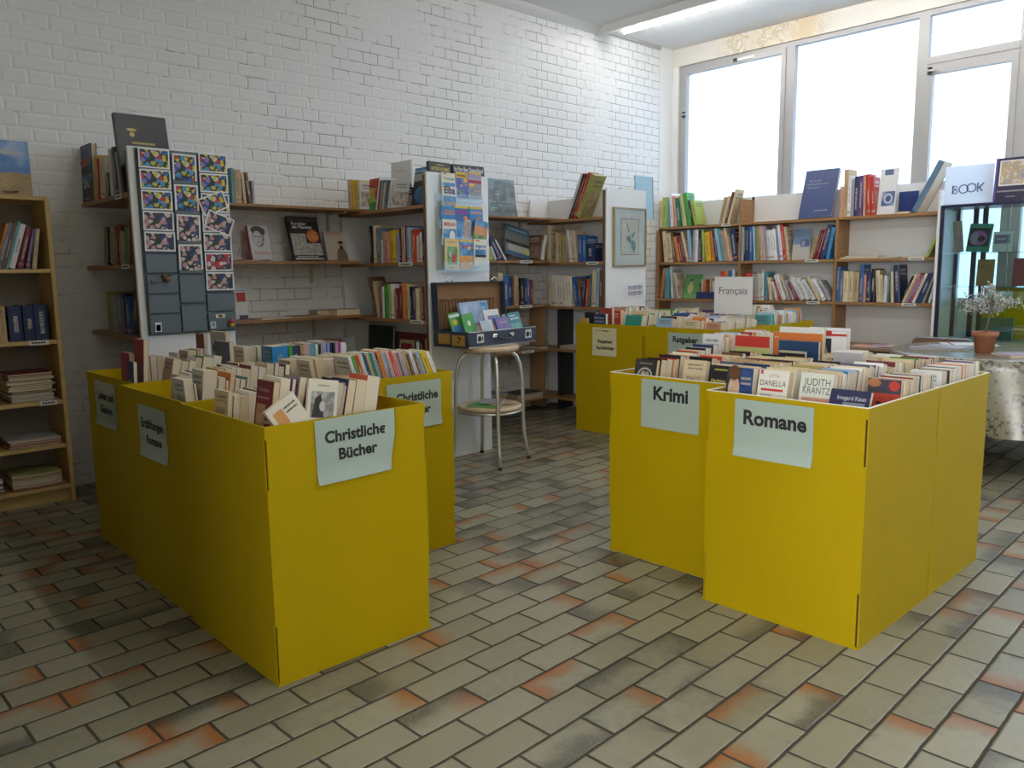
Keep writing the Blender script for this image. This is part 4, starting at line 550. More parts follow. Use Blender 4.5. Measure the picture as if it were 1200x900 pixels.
# --- windows: metal frames in the east wall, the row carries on past the picture's right edge
XF0, XF1 = 7.60, 7.66
def bar(mb, y0, y1, z0, z1, x0=XF0, x1=XF1): mb.box((x0, min(y0, y1), z0), (x1, max(y0, y1), z1), METAL_FRAME)
def pane(name, y0, y1, z0, z1, parent):
    g = MB(); g.box((7.63, min(y0, y1), z0), (7.634, max(y0, y1), z1), GLASS); return g.build(name, parent)
def window(n, y0, y1, z0, z1, sash, label, transom=None):
    """outer frame from y1 to y0 (y0 is the left side as seen from the room)"""
    t = thing('window_%d' % n, label, None, (0, 0, 0)); t['kind'] = 'structure'
    f = MB(); w = .045
    bar(f, y0, y0-w, z0, z1); bar(f, y1+w, y1, z0, z1); bar(f, y0-w, y1+w, z1-w, z1); bar(f, y0-w, y1+w, z0, z0+w)
    fr = f.build('frame', t)
    a0, a1, c0, c1 = y0-w, y1+w, z0+w, z1-w
    if transom:
        f = MB(); bar(f, a0, a1, transom-.05, transom+.05, 7.59, 7.66); bar(f, a0, a1, transom-.012, transom-.004, 7.582, 7.6); f.build('transom', t)
        pane('pane', a0, a1, transom+.05, c1, t); c1 = transom-.05
    if sash:
        f = MB(); s = .05
        bar(f, a0, a0-s, c0, c1, 7.585, 7.64); bar(f, a1+s, a1, c0, c1, 7.585, 7.64); bar(f, a0-s, a1+s, c1-s, c1, 7.585, 7.64); bar(f, a0-s, a1+s, c0, c0+s, 7.585, 7.64)
        so = f.build('sash', t)
        h = MB(); h.box((7.56, a0-.045, 2.93), (7.587, a0-.015, 2.99), DARKPLASTIC); h.box((7.548, a0-.085, 2.953), (7.562, a0-.02, 2.967), STEEL); h.build('handle', so)
        pane('pane', a0-s, a1+s, c0+s, c1-s, t)
    else: pane('pane', a0, a1, c0, c1, t)
    return t
window(1, 5.335, 4.04, SILL, 3.475, True, 'tall grey metal casement window nearest the brick wall')
window(2, 4.04, 2.81, SILL, 3.475, False, 'wide fixed window between the two openable ones')
window(3, 2.81, 2.02, SILL, 3.475, True, 'narrow window with a separate pane over its crossbar', transom=3.03)
yy = 2.02
for i, w_ in enumerate((1.23, .85, 1.23, .85, 1.23, .95)):
    window(4+i, yy, yy-w_, SILL, 3.475, i % 2 == 1, None, 3.03 if i % 2 == 1 else None); yy -= w_
b = MB(); b.box((XMAX-.02, YMIN, SILL-.03), (XMAX+.02, 5.335, SILL), PLASTER); struct('trim_6', b, 'window sill board')
for i in range(4):  # unseen west windows added to light the scene from behind
    y1_ = 1.45-i*1.4375; t_ = thing('window_%d' % (11+i), None, None); t_['kind'] = 'structure'; f = MB()
    for a_, c_ in (((XMIN-.12, y1_-.05, .45), (XMIN-.06, y1_, 3.3)), ((XMIN-.12, y1_-1.4375, .45), (XMIN-.06, y1_-1.3875, 3.3)), ((XMIN-.12, y1_-1.3875, .45), (XMIN-.06, y1_-.05, .5)), ((XMIN-.12, y1_-1.3875, 3.25), (XMIN-.06, y1_-.05, 3.3))): f.box(a_, c_, METAL_FRAME)
    f.build('frame', t_); g = MB(); g.box((XMIN-.092, y1_-1.3875, .5), (XMIN-.088, y1_-.05, 3.25), GLASS); g.build('pane', t_)
b = MB(); b.box((XMAX+.02, YMIN, SILL), (XMAX+.25, yy, 3.475), PLASTER); struct('trim_7', b)
vd = MB(); vd.box((7.575, 4.62, 3.402), (7.60, 4.42, 3.424), STEEL); vd.box((7.565, 4.66, 3.398), (7.60, 4.62, 3.43), DARKPLASTIC)
v_ = vd.build('window_stay'); tag(v_, 'short metal stay at the top of the casement window', 'window stay')
# --- ceiling batten with fluorescent tubes
b = MB(); b.box((6.29, YMIN, 3.585), (6.37, YMAX, 3.66), PLASTER); struct('trim_8', b, 'white ceiling batten that carries the tube lights')
TUBE = flat('fluorescent_tube_glow', (1, .985, .94), .4, emit=58)
def tube_light(y, label, x=6.41):
    t = thing('tube_light', label, 'ceiling light', (x, y, 3.57), (0, 0, 0), 'tube lights along the ceiling batten')
    m_ = MB(); m_.bbox((-.035, -.76, .045), (.035, .76, .09), WHITE_PANEL, .006); m_.build('housing', t)
    for s_ in (-1, 1):
        e = MB(); e.bbox((-.018, s_*.745-.012, -.005), (.018, s_*.745+.012, .05), WHITE_PANEL, .004); e.build('lamp_holder', t)
    u = MB(); u.tube([(0, -.735, .012), (0, .735, .012)], .0165, TUBE, 12); u.build('tube', t)
tube_light(4.42, 'lit fluorescent tube on the ceiling batten near the brick wall')
for y in (2.8, 1.18, -.44, -2.06): tube_light(y, 'added unseen fluorescent tube further along the ceiling batten')  # unseen tubes added along the batten to brighten the room
b = MB(); b.box((2.18, YMIN, 3.585), (2.26, YMAX, 3.66), PLASTER); struct('trim_9', b, 'added unseen ceiling batten over the aisle')
for y in (2.6, .98, -.64, -2.26): tube_light(y, 'added unseen fluorescent tube on the batten over the aisle', 2.30)  # second tube row added out of view to light the aisle
# ================================================================== SHELVING
def label_strip(parent, P, w, facing, n=5):
    """small paper label with a line of print stuck to a shelf edge; P is its centre"""
    m_ = MB(); x, y, z = P
    if facing == 'x': m_.box((x-.0012, y-w/2, z-.013), (x, y+w/2, z+.013), TAGWHITE)
    else: m_.box((x-w/2, y-.0012, z-.013), (x+w/2, y, z+.013), TAGWHITE)
    for i in range(n):
        a = -w*.36+w*.72*i/n; e = a+w*.72/n*.8
        if facing == 'x': m_.box((x-.0016, y+a, z-.004), (x-.0012, y+e, z+.005), BLACK)
        else: m_.box((x+a, y-.0016, z-.004), (x+e, y-.0012, z+.005), BLACK)
    o = m_.build('shelf_label', parent); o['label'] = 'white shelf label with a line of print'
def rack(X0, XB, X1, YP, tops, label, ptop, back_top, pale=False):
    """double-sided shelving standing at right angles to the brick wall with a white board on its end"""
    t = thing('partition_rack', label, 'shelf', (XB, YP, 0))
    def bl(m_, n): o = m_.build(n, t); o.location = (-XB, -YP, 0); return o
    m_ = MB(); m_.bbox((X0, YP, 0), (X1, YP+.019, ptop), WHITE_PANEL, .004)
    for i in range(5): m_.lathe([(.004, YP), (.004, YP)], SLOT_SHADE, 6) if False else None
    bl(m_, 'end_panel')
    m_ = MB(); m_.box((X0+.001, YP+.0195, 0), (X1-.001, YP+.045, ptop-.02), DARK_WOOD); bl(m_, 'upright')
    m_ = MB(); m_.box((XB-.006, YP+.0455, .02), (XB+.006, YMAX-.02, back_top), BACK_PANEL); bl(m_, 'back_panel')
    for z in tops:
        for a, c in ((X0, XB-.0065), (XB+.0065, X1)):
            m_ = MB(); m_.bbox((a, YP+.0455, z-.024), (c, YMAX-.02, z), SHELF_WOOD, .003); bl(m_, 'shelf')
    for y in (YMAX-.045,):
        m_ = MB(); m_.box((XB+.0065, y, 0), (X1-.01, y+.024, tops[0]-.03), DARK_WOOD); bl(m_, 'wall_upright')
    return t
T1 = (1.742, 1.363, .970, .585, .14); T2 = (1.745, 1.368, .972, .585, .14); T3 = (1.748, 1.368, .975, .585, .14)
r1 = rack(1.50, 1.775, 2.03, 4.53, T1, 'shelf rack whose white end board carries the grey postcard holder', 1.98, 1.74)
r2 = rack(3.285, 3.56, 3.83, 4.29, T2, 'shelf rack whose white end board carries the travel brochures', 1.955, 1.74)
r3 = rack(5.30, 5.575, 5.845, 4.44, T3, 'shelf rack whose white end board carries the framed botanical print', 1.985, 1.95)
def on(r, fn):
    o = fn; o.location = tuple(-c for c in r.location); return o
def rl(r, P, w, f, n=5):
    k = len(bpy.data.objects); label_strip(r, (P[0]-r.location[0], P[1]-r.location[1], P[2]-r.location[2]), w, f, n)
rl(r1, (1.50, 4.72, 1.730), .10, 'x'); rl(r1, (1.50, 4.70, 1.351), .12, 'x')
rl(r2, (3.285, 4.55, 1.355), .16, 'x'); rl(r2, (3.285, 4.44, .960), .15, 'x')
rl(r3, (5.30, 4.60, 1.356), .14, 'x')
m_ = MB(); m_.box((3.30, 5.372, .60), (3.545, 5.396, 1.717), WHITE_PANEL); o = m_.build('wall_end_board', r2); on(r2, o)
m_ = MB(); m_.box((5.32, 5.372, 1.752), (5.566, 5.396, 1.945), WHITE_PANEL); o = m_.build('wall_end_board', r3); on(r3, o)
m_ = MB(); m_.box((5.31, 5.21, .02), (5.335, 5.39, .945), flat('raw_chipboard', (.38, .22, .10), .7)); o = m_.build('brace_board', r3); on(r3, o)
m_ = MB(); m_.box((5.36, 5.05, .02), (5.55, 5.075, .945), DARKPLASTIC); o = m_.build('brace_board', r3); on(r3, o)
def wall_shelf(X0, X1, z, th, label, Y0=5.10, lab=None):
    t = thing('wall_shelf', label, 'shelf', (X0, YMAX, z), (0, 0, 0))
    m_ = MB(); m_.bbox((0, Y0-YMAX, -th), (X1-X0, -.0005, 0), SHELF_WOOD, .003); m_.build('board', t)
    for x in (.18, X1-X0-.25):
        k = MB(); k.box((x, Y0-YMAX+.06, -th-.012), (x+.022, -.001, -th-.0005), STEEL); k.box((x, -.014, -th-.14), (x+.022, -.001, -th-.0125), STEEL); k.build('bracket', t)
    if lab: label_strip(t, (lab-X0, Y0-YMAX, -th/2), .15, 'y')
    return t
B1 = 'plank shelf on the brick wall behind the postcard rack, '
wall_shelf(2.035, 3.44, 1.7635, .018, 'topmost plank on the brick wall between postcard rack and brochure rack')
wall_shelf(2.035, 3.28, 1.387, .02, 'plank on the brick wall carrying three displayed books')
wall_shelf(2.035, 3.28, .992, .02, 'plank on the brick wall below the three displayed books, nearly empty')
wall_shelf(2.035, 3.28, .585, .02, 'lowest plank on the brick wall behind the left bins')
wall_shelf(3.84, 5.45, 1.7665, .018, 'topmost plank behind the suitcase, carrying the mountain picture book')
wall_shelf(3.84, 5.295, 1.387, .02, 'middle plank behind the suitcase with a tilted dark picture book', lab=4.99)
wall_shelf(3.84, 5.295, .992, .02, 'plank behind the suitcase with dark blue book spines', lab=4.98)
wall_shelf(3.84, 5.30, .585, .02, 'low plank behind the stool', lab=5.0)
wall_shelf(3.84, 5.30, .14, .02, 'bottom plank behind the stool with stacked magazines')
# pine bookcase on the left
pb = thing('pine_bookcase', 'narrow pine bookcase against the brick wall at the left edge', 'bookcase', (.85, 5.24, 0))
def pbl(m_, n): o = m_.build(n, pb); o.location = (-.85, -5.24, 0); return o
for x in (.43, 1.222):
    m_ = MB(); m_.bbox((x, 5.08, 0), (x+.024, 5.40, 1.744), PINE, .003); pbl(m_, 'side_panel')
PT = (1.744, 1.345, .945, .600, .342, .10)
for i, z in enumerate(PT):
    m_ = MB(); m_.bbox((.4545, 5.083, z-.022), (1.2215, 5.388, z), PINE, .003); o = pbl(m_, 'shelf')
m_ = MB(); m_.box((.4545, 5.389, .03), (1.2215, 5.398, 1.72), PINE_BACK); pbl(m_, 'back_panel')
m_ = MB(); m_.box((.4545, 5.12, 0), (1.2215, 5.135, .077), PINE); pbl(m_, 'plinth')
def pl(P, w): label_strip(pb, (P[0]-.85, P[1]-5.24, P[2]), w, 'y')
pl((1.13, 5.083, .934), .10); pl((1.15, 5.083, .589), .09)
# bookcase along the window wall
wb = thing('window_bookcase', 'long three-bay brown bookcase standing under the windows', 'bookcase', (7.44, 3.9, 0))
def wbl(m_, n): o = m_.build(n, wb); o.location = (-7.44, -3.9, 0); return o
TW = (1.748, 1.368, .975, .585, .14)
UY = (5.40, 4.385, 3.385, 2.455); UTOP = (1.72, 1.985, 1.72, 1.72)
for y, zt in zip(UY, UTOP):
    m_ = MB(); m_.bbox((7.302, y-.028, 0), (7.545, y, zt), SHELF_WOOD, .003); wbl(m_, 'upright')
for i in range(3):
    for z in TW:
        top = z == TW[0]
        y1 = UY[i]-.0285; y0 = UY[i+1]+.0005
        if top: y1 = UY[i]-(.0285 if i < 2 else -.0) ; y0 = UY[i+1]+(.0005 if i == 0 else -.028)
        if top and i == 2: y1 = UY[2]-.0285
        m_ = MB(); m_.bbox((7.30, y0, z-.026), (7.545, y1, z), SHELF_WOOD, .003); wbl(m_, 'shelf')
    m_ = MB(); m_.box((7.5455, UY[i+1]-.028+.0005, .02), (7.556, UY[i]-.0285+.0275, 2.02), BACK_PANEL); wbl(m_, 'back_panel')
m_ = MB(); m_.bbox((7.03, 2.395, 0), (7.56, 2.417, 1.90), WHITE_PANEL, .003); wbl(m_, 'end_panel')
def wl(P, w): label_strip(wb, (P[0]-7.44, P[1]-3.9, P[2]), w, 'x')
for P, w in (((7.30, 4.53, 1.735), .11), ((7.30, 3.60, 1.355), .13), ((7.30, 3.57, .962), .13), ((7.30, 2.66, 1.355), .13), ((7.30, 2.70, .962), .12)): wl(P, w)

# ================================================================== YELLOW BINS
def bin_(x0, x1, y0, y1, zt, label, edge_white=False, zb=.70, name='yellow_book_bin'):
    t = thing(name, label, 'book bin', ((x0+x1)/2, (y0+y1)/2, 0), (0, 0, 0), 'yellow plywood book bins')
    cx, cy = (x0+x1)/2, (y0+y1)/2; hx, hy = (x1-x0)/2, (y1-y0)/2; th = .008
    EM = BOARD_EDGE if edge_white else YEL
    notches = ((.01, .20), (.64, .80))
    def panel(axis, s_):
        m_ = MB()
        zs = [0, notches[0][0], notches[0][1], notches[1][0], notches[1][1], zt-.0025]
        for i in range(5):
            k = .006 if i in (1, 3) else 0
            if axis == 'y': m_.box((-hx+k, s_*hy-(th if s_ > 0 else 0), zs[i]), (hx-k, s_*hy+(0 if s_ > 0 else th), zs[i+1]), YEL)
            else: m_.box((s_*hx-(th if s_ > 0 else 0), -hy+th+.0002+(k*.4), zs[i]), (s_*hx+(0 if s_ > 0 else th), hy-th-.0002-(k*.4), zs[i+1]), YEL)
        if axis == 'y': m_.box((-hx, s_*hy-(th if s_ > 0 else 0), zt-.0025), (hx, s_*hy+(0 if s_ > 0 else th), zt), EM)
        else: m_.box((s_*hx-(th if s_ > 0 else 0), -hy+th+.0002, zt-.0025), (s_*hx+(0 if s_ > 0 else th), hy-th-.0002, zt), EM)
        return m_.build('panel', t)
    for ax in 'yx':
        for s_ in (-1, 1): panel(ax, s_)
    for sx in (-1, 1):
        for sy in (-1, 1):
            m_ = MB(); m_.box((sx*(hx-.0085)-.003, sy*(hy-.0085)-.003, 0), (sx*(hx-.0085)+.003, sy*(hy-.0085)+.003, zt-.02), SLOT_SHADE); m_.build('corner_shade_strip', t)  # dark strip stands in for the shade inside the corner notches
    m_ = MB(); m_.box((-hx+th+.0003, -hy+th+.0003, zb-.012), (hx-th-.0003, hy-th-.0003, zb), YEL); m_.build('inner_floor', t)
    return t
BINS = dict(
 A=bin_(1.075, 1.682, 2.242, 2.905, .84, 'yellow bin at the left front with the crumpled Christliche Bücher sign', zb=.738),
 B=bin_(1.088, 1.697, 2.912, 3.600, .84, 'yellow bin with the Erzählungen sign, behind the left front bin', zb=.738),
 C=bin_(1.140, 1.712, 3.607, 4.270, .84, 'yellow bin with the faint two-line sign, nearest the postcard rack', zb=.718),
 D=bin_(1.702, 2.338, 2.895, 3.560, .84, 'yellow bin with a half-hidden mint sign, nearest the stool', zb=.738),
 E=bin_(1.717, 2.345, 3.567, 4.255, .84, 'unsigned yellow bin at the back of the left group', zb=.738),
 R1=bin_(2.605, 3.240, 1.067, 1.683, .84, 'yellow bin with the Romane sign at the right front', True, .718),
 R2=bin_(3.246, 3.830, 1.067, 1.683, .84, 'yellow bin directly behind the Romane bin beside the round table', True, .738),
 K1=bin_(2.790, 3.420, 1.692, 2.314, .84, 'yellow bin with the Krimi sign', True, .718),
 K2=bin_(3.426, 4.050, 1.692, 2.314, .84, 'yellow bin of tall books behind the Krimi bin', True, .698),
 S1=bin_(4.820, 5.456, 3.675, 4.360, .875, 'yellow bin with the cream Ratgeber and Sachbücher sign', False, .758),
 S2=bin_(4.820, 5.456, 2.985, 3.669, .875, 'yellow bin with the mint Ratgeber sign', False, .758),
 S3=bin_(5.462, 6.130, 2.985, 3.669, .875, 'yellow bin behind the mint Ratgeber bin', False, .758),
 S4=bin_(5.462, 6.130, 3.675, 4.360, .875, 'yellow bin below the framed botanical print', False, .758))
# ------------------------------------------------------------------ paper signs
def sheet_sign(label, facing, plane, c, z0, w, h, lines, mat=MINT, curl=.012, rot=0, group='paper signs on the bins', ink=BLACK, extra=None, corner=0, bold=True):
    """A4 sheet in a sleeve on a bin; c is the horizontal centre on the panel, z0 the lower edge"""
    rz = 0 if facing == 'y' else -PI/2
    loc = (c, plane, z0+h/2) if facing == 'y' else (plane, c, z0+h/2)
    t = thing('paper_sign', label, 'sign', loc, (0, rot, rz), group)
    nx, nz = 14, 10; m_ = MB()
    def off(u, v):
        e = curl*(max(0, .25-v)/.25)**2*.7 + curl*.35*(math.sin(u*5.1+v*2.3)*.5+.5)*.5
        e += corner*max(0, (u-.72)/.28)**2*max(0, (.62-abs(v-.62))/.62)
        return .0022+e
    def P(x, y): return (x, -off((x+w/2)/w, (y+h/2)/h)-.0009, y)
    R = []
    for j in range(nz+1):
        v = j/nz; row = []
        for i in range(nx+1):
            u = i/nx; sq = -corner*1.2*max(0, (u-.7)/.3)*(1-v)
            row.append(((u-.5)*w+sq, -off(u, v), (v-.5)*h))
        R.append(row)
    for dy, nm in ((0, 0), (.0014, 1)):
        m_.loft([[(p[0], p[1]+dy, p[2]) for p in r] for r in R], mat, False, False, True, closed=False)
    m_.build('sheet', t)
    for s_, cx, y, wd in lines:
        L = MB(); add_text(L, s_, cx*w, y*h, wd*w, ink, P, bold); L.build('lettering', t)
    if extra:
        e = MB(); extra(e, P, w, h); e.build('printed_header', t)
    return t
sheet_sign('crumpled mint sign reading Christliche Bücher on the left front bin', 'y', 2.242, 1.395, .628, .30, .21, [('Christliche', .0, .13, .78), ('Bücher', .02, -.16, .50)], corner=.018, rot=-.015)
sheet_sign('mint sign reading Christliche Bücher, half hidden behind the left front bin', 'y', 2.895, 2.115, .60, .30, .21, [('Christliche', .05, .10, .78), ('Bücher', .05, -.2, .5)])
sheet_sign('grey-green sign reading Erzählungen Romane on the left side', 'x', 1.088, 3.235, .575, .297, .21, [('Erzählungen', 0, .08, .80), ('Romane', .03, -.22, .52)])
sheet_sign('faint grey-green sign reading Leben und Glauben, leftmost of the signs', 'x', 1.140, 3.985, .60, .297, .21, [('Leben und', .02, .10, .76), ('Glauben', 0, -.2, .56)])
sheet_sign('mint sign with big black Krimi on the middle bin', 'x', 2.790, 1.985, .613, .296, .212, [('Krimi', .02, .10, .60)], curl=.004)
sheet_sign('mint sign with big black Romane at the right front', 'x', 2.605, 1.405, .608, .305, .212, [('Romane', .02, .08, .80)], curl=.016)
sheet_sign('mint sign reading Ratgeber, partly behind the Krimi books', 'x', 4.820, 3.30, .63, .297, .21, [('Ratgeber', 0, .18, .72)], curl=.005)
def hdr(e, P, w, h):
    add_text(e, 'H', -.33*w, .36*h, .05*w, BLACK, P)
    for i in range(7):
        x = -.24*w+i*.012*w; e.box((x, -.006, .385*h), (x+.008*w, -.0045, .395*h), BLACK)
    for i in range(6):
        x = -.10*w+i*.05*w; e.box((x, -.006, .37*h), (x+.036*w, -.0045, .41*h), pal('maroon'))
sheet_sign('cream sign reading Ratgeber and Sachbücher, furthest of the bin signs', 'x', 4.820, 4.055, .625, .245, .222, [('Ratgeber/', .04, -.04, .62), ('Sachbücher', .04, -.27, .74)], mat=CREAMPAPER, curl=.008, extra=hdr)
# ================================================================== BOOKS IN ROWS
# key: (name, where, group, hardcover, parts)
META = {
 'pine2': ('hardcover_book', 'in the leaning row of the pine bookcase', 'leaning books in the pine bookcase'), 'pine3': ('hardcover_book', 'on the third level of the pine bookcase', 'volumes in the pine bookcase'),
 'p1a': ('hardcover_book', 'on top level left of the postcard rack', 'books left of the postcard rack'), 'p1b': ('hardcover_book', 'on second level left of the postcard rack', 'books left of the postcard rack'),
 'p1c': ('hardcover_book', 'on third level left of the postcard rack', 'books left of the postcard rack'), 'bay1top': ('hardcover_book', 'on top plank right of the postcard rack', 'books on the brick wall planks'),
 'bay1end': ('hardcover_book', 'at the brick wall, top level, left of brochures', 'books left of the brochure board'), 'p2a': ('hardcover_book', 'on top level left of the brochure board', 'books left of the brochure board'),
 'p2b': ('hardcover_book', 'on second level left of the brochure board', 'books left of the brochure board'), 'p2c': ('hardcover_book', 'on third level left of the brochure board', 'books left of the brochure board'),
 'p2d': ('hardcover_book', 'on low level left of the brochure board', 'books left of the brochure board'), 'bay2b': ('hardcover_book', 'on middle plank behind the suitcase', 'books behind the suitcase'),
 'bay2c': ('hardcover_book', 'on lower plank behind the suitcase', 'books behind the suitcase'), 'p3a': ('hardcover_book', 'leaning on top of the botanical print rack', 'books left of the botanical print'),
 'p3b': ('hardcover_book', 'on second level left of the botanical print', 'books left of the botanical print'), 'p3c': ('hardcover_book', 'on third level left of the botanical print', 'books left of the botanical print'),
 'w1a': ('shelf_book', 'on top level, left bay under the windows', 'books under the windows, left bay'), 'w1b': ('shelf_book', 'on middle level, left bay under the windows', 'books under the windows, left bay'),
 'w1d': ('shelf_book', 'right end of lower level, left bay under windows', 'books under the windows, left bay'), 'w2d': ('shelf_book', 'right end of middle level, centre bay under windows', 'books under the windows, centre bay'), 'bay2d': ('hardcover_book', 'at right of middle plank behind the suitcase', 'books behind the suitcase'),
 'w1c': ('shelf_book', 'on lower level, left bay under the windows', 'books under the windows, left bay'), 'w2b': ('shelf_book', 'on middle level, centre bay under the windows', 'books under the windows, centre bay'),
 'w2c': ('shelf_book', 'on lower level, centre bay under the windows', 'books under the windows, centre bay'), 'w3a': ('shelf_book', 'on top level, right bay under the windows', 'books under the windows, right bay'),
 'w3b': ('shelf_book', 'leaning alone in the right bay under the windows', 'books under the windows, right bay'), 'w3c': ('shelf_book', 'on lower level, right bay under the windows', 'books under the windows, right bay'),
}
for k_, w_ in dict(A1='front row, left front bin', A2='middle row, left front bin', A3='back row, left front bin', B1='front row, Erzählungen bin', B2='middle row, Erzählungen bin', B3='back row, Erzählungen bin',
                   C1='front row, bin nearest the postcard rack', C2='middle row, bin nearest the postcard rack', C3='back row, bin nearest the postcard rack', D1='slanting front row, bin nearest the stool',
                   D2='middle row, bin nearest the stool', D3='back row, bin nearest the stool', E1='front row, unsigned bin at back left', E2='back row, unsigned bin at back left').items():
    META['bin'+k_] = ('paperback_book', w_, 'paperbacks in the left bins')
for k_, w_ in dict(K1='left row, Krimi bin', K2='right row, Krimi bin', K3='middle row, Krimi bin', K4='left row, bin behind the Krimi bin', R1='leftmost row, Romane bin', R2='second row, Romane bin', R3='third row, Romane bin',
                   R4='right edge row, Romane bin', R5='right edge row, bin behind Romane', R6='second row from right, bin behind Romane', R7='third row from right, bin behind Romane', R8='leftmost row, bin behind Romane').items():
    META['bin'+k_] = ('paperback_novel', w_, 'novels in the right bins')
for k_, w_ in dict(S1='left row, cream Ratgeber bin', S2='right row, cream Ratgeber bin', S3='left row, mint Ratgeber bin', S4='middle row, mint Ratgeber bin', S5='right row, mint Ratgeber bin', S6='left row, bin behind mint Ratgeber',
                   S7='middle row, bin behind mint Ratgeber', S8='right edge row, bin behind mint Ratgeber', S9='row in the bin under the botanical print').items():
    META['bin'+k_] = ('guide_book', w_, 'advice books in the far bins')
def is_bin(k): return k.startswith('bin')
SIZE = lambda t: 'slim' if t < .016 else ('thick' if t > .045 else '')
COUNT = {}
for key, fac, plane, z, flip, ents in ROWS:
    nm, where, grp = META[key]
    for i, (u, t, h, d, lean, colk) in enumerate(ents):
        zz = z+.0008+(t*math.sin(lean) if lean > 0 else 0)
        jit = random.uniform(-.004, .008)
        rz = 0 if fac == 'y' else -PI/2
        u += t*math.sin(lean)*math.tan(lean) if lean > 0 else 0
        loc = (u, plane+jit, zz) if fac == 'y' else (plane+jit, -u, zz)
        n_ = ORD[i]
        way = 'from the front' if is_bin(key) and fac == 'y' and key[3] in 'KRS' else 'from the left'
        cw = WORDS.get(colk, colk)
        kind = 'paperback' if is_bin(key) else 'book'
        lab = '%s %s, %s %s, %s' % (cw, kind, n_, way, where)
        if len(lab.split()) < 13 and SIZE(t): lab = SIZE(t)+' '+lab
        hard = (not is_bin(key)) and t > .02
        o = make_book(nm, lab, grp, t, d, h, loc, (0, lean, rz), colk, hard, bool(flip), parts=is_bin(key))
        BOOKS.setdefault((key, colk), []).append((o, t, d, h))
# ------------------------------------------------------------------ books shown by their front
def cover_book(name, label, group, fac, P, w, h, t, lean, key, deco=(), hard=True, cat='book', tilt=0):
    """front cover towards -y (facing 'y') or -x; origin at the lower left of the cover. deco in fractions of the cover"""
    th = math.radians(lean)
    rz = 0 if fac == 'y' else -PI/2
    z = P[2]+.0008+(t*math.sin(th) if th > 0 else 0)+(w*math.sin(tilt) if tilt > 0 else 0)
    # back-leaning: turn about the lower edge
    r = thing(name, label, cat, (P[0], P[1], z), (-th, tilt, rz), group)
    col = PALETTE[key] if isinstance(key, str) else key
    c = .0026 if hard else .0011; ins = .004 if hard else .0008
    mc = MB(); m_ = FRONT if not deco else PLAINC
    n = 0
    mc.box((0, 0, 0), (w, c, h), PLAINC); mc.box((0, t-c, 0), (w, t, h), PLAINC); mc.box((0, c, 0), (c, t-c, h), PLAINC)
    if not deco:
        mc.face([len(mc.v)+i for i in range(4)], FRONT, False, [(0, 0), (1, 0), (1, 1), (0, 1)]); mc.v += [(0, -.0003, 0), (w, -.0003, 0), (w, -.0003, h), (0, -.0003, h)]
    o = mc.build('cover', r); o.color = (*col, 1)
    mp = MB(); mp.box((c+.0001, c+.0001, ins), (w-ins, t-c-.0001, h-ins), PAGES); mp.build('page_block', r)
    if deco:
        mb1, mb2 = MB(), MB()
        draw(deco, mb1, mb2, w, h, lambda x, y, e: (x, -e, y))
        if mb1.v: mb1.build('cover_print', r)
        if mb2.v: mb2.build('lettering', r)
    return r
def draw(deco, mb1, mb2, w, h, P):
    e = .0003
    for it in deco:
        k = it[0]; e += .00012
        if k == 'r':
            _, x0, x1, y0, y1, m = it; n = len(mb1.v)
            mb1.v += [P(x0*w, y0*h, e), P(x1*w, y0*h, e), P(x1*w, y1*h, e), P(x0*w, y1*h, e)]; mb1.face([n, n+1, n+2, n+3], m)
        elif k == 'd':
            _, cx, cy, rx, ry, m = it[:6]; n = len(mb1.v); N = 26
            mb1.v += [P((cx+rx*math.cos(2*PI*i/N))*w, (cy+ry*math.sin(2*PI*i/N))*h, e) for i in range(N)]; mb1.face(range(n, n+N), m)
        elif k == 'p':
            _, pts, m = it; n = len(mb1.v); mb1.v += [P(x*w, y*h, e) for x, y in pts]; mb1.face(range(n, n+len(pts)), m)
        elif k == 't':
            _, s_, cx, y, wd, m = it[:6]; add_text(mb2, s_, cx*w, y*h, wd*w, m, lambda x, yy: P(x, yy, e), it[6] if len(it) > 6 else True, it[7] if len(it) > 7 else 1.0)
        elif k == 'l':                                                  # a line of small unreadable print
            _, x0, x1, y, hh, m = it; x = x0; rr = random.Random(int(y*1000))
            while x < x1:
                dx = rr.uniform(.015, .045); n = len(mb1.v); q = min(x1, x+dx)
                mb1.v += [P(x*w, y*h, e), P(q*w, y*h, e), P(q*w, (y+hh)*h, e), P(x*w, (y+hh)*h, e)]; mb1.face([n, n+1, n+2, n+3], m); x += dx+.012
def decorate(key, colk, deco, which=0, side='left', label=None):
    """print on the big face of a book standing in a bin row (the face towards -x)"""
    o, t, d, h = BOOKS[(key, colk)][which]
    mb1, mb2 = MB(), MB()
    draw([('r', 0, 1, 0, 1, pal(colk))]+list(deco), mb1, mb2, d, h, lambda x, y, e: (-e, d-x, y))
    if mb1.v: mb1.build('cover_print', o)
    if mb2.v: mb2.build('lettering', o)
    if label: o['label'] = label
W_, K_, GOLD = pal('white'), BLACK, rgb(.55, .42, .12)
SKY = mat_picture('sky_print', [(.03, .12, .40), (.10, .28, .62), (.45, .58, .75)], 5)
SAND = mat_picture('sand_print', [(.30, .20, .09), (.46, .33, .16), (.58, .44, .24)], 9)
GREYPIC = mat_picture('grey_photo_print', [(.03, .03, .03), (.25, .25, .24), (.62, .61, .58)], 22)
SPECKLE = mat_picture('speckled_print', [(.06, .06, .06), (.35, .34, .31), (.72, .70, .66)], 60)
ROCKPIC = mat_picture('mountain_print', [(.05, .08, .09), (.17, .21, .23), (.36, .42, .44)], 12)
PLANETPIC = mat_picture('planet_print', [(.35, .03, .01), (.60, .15, .03), (.62, .40, .12)], 14)
SKIN = mat_picture('skin_print', [(.35, .20, .12), (.60, .42, .28), (.70, .55, .40)], 16)
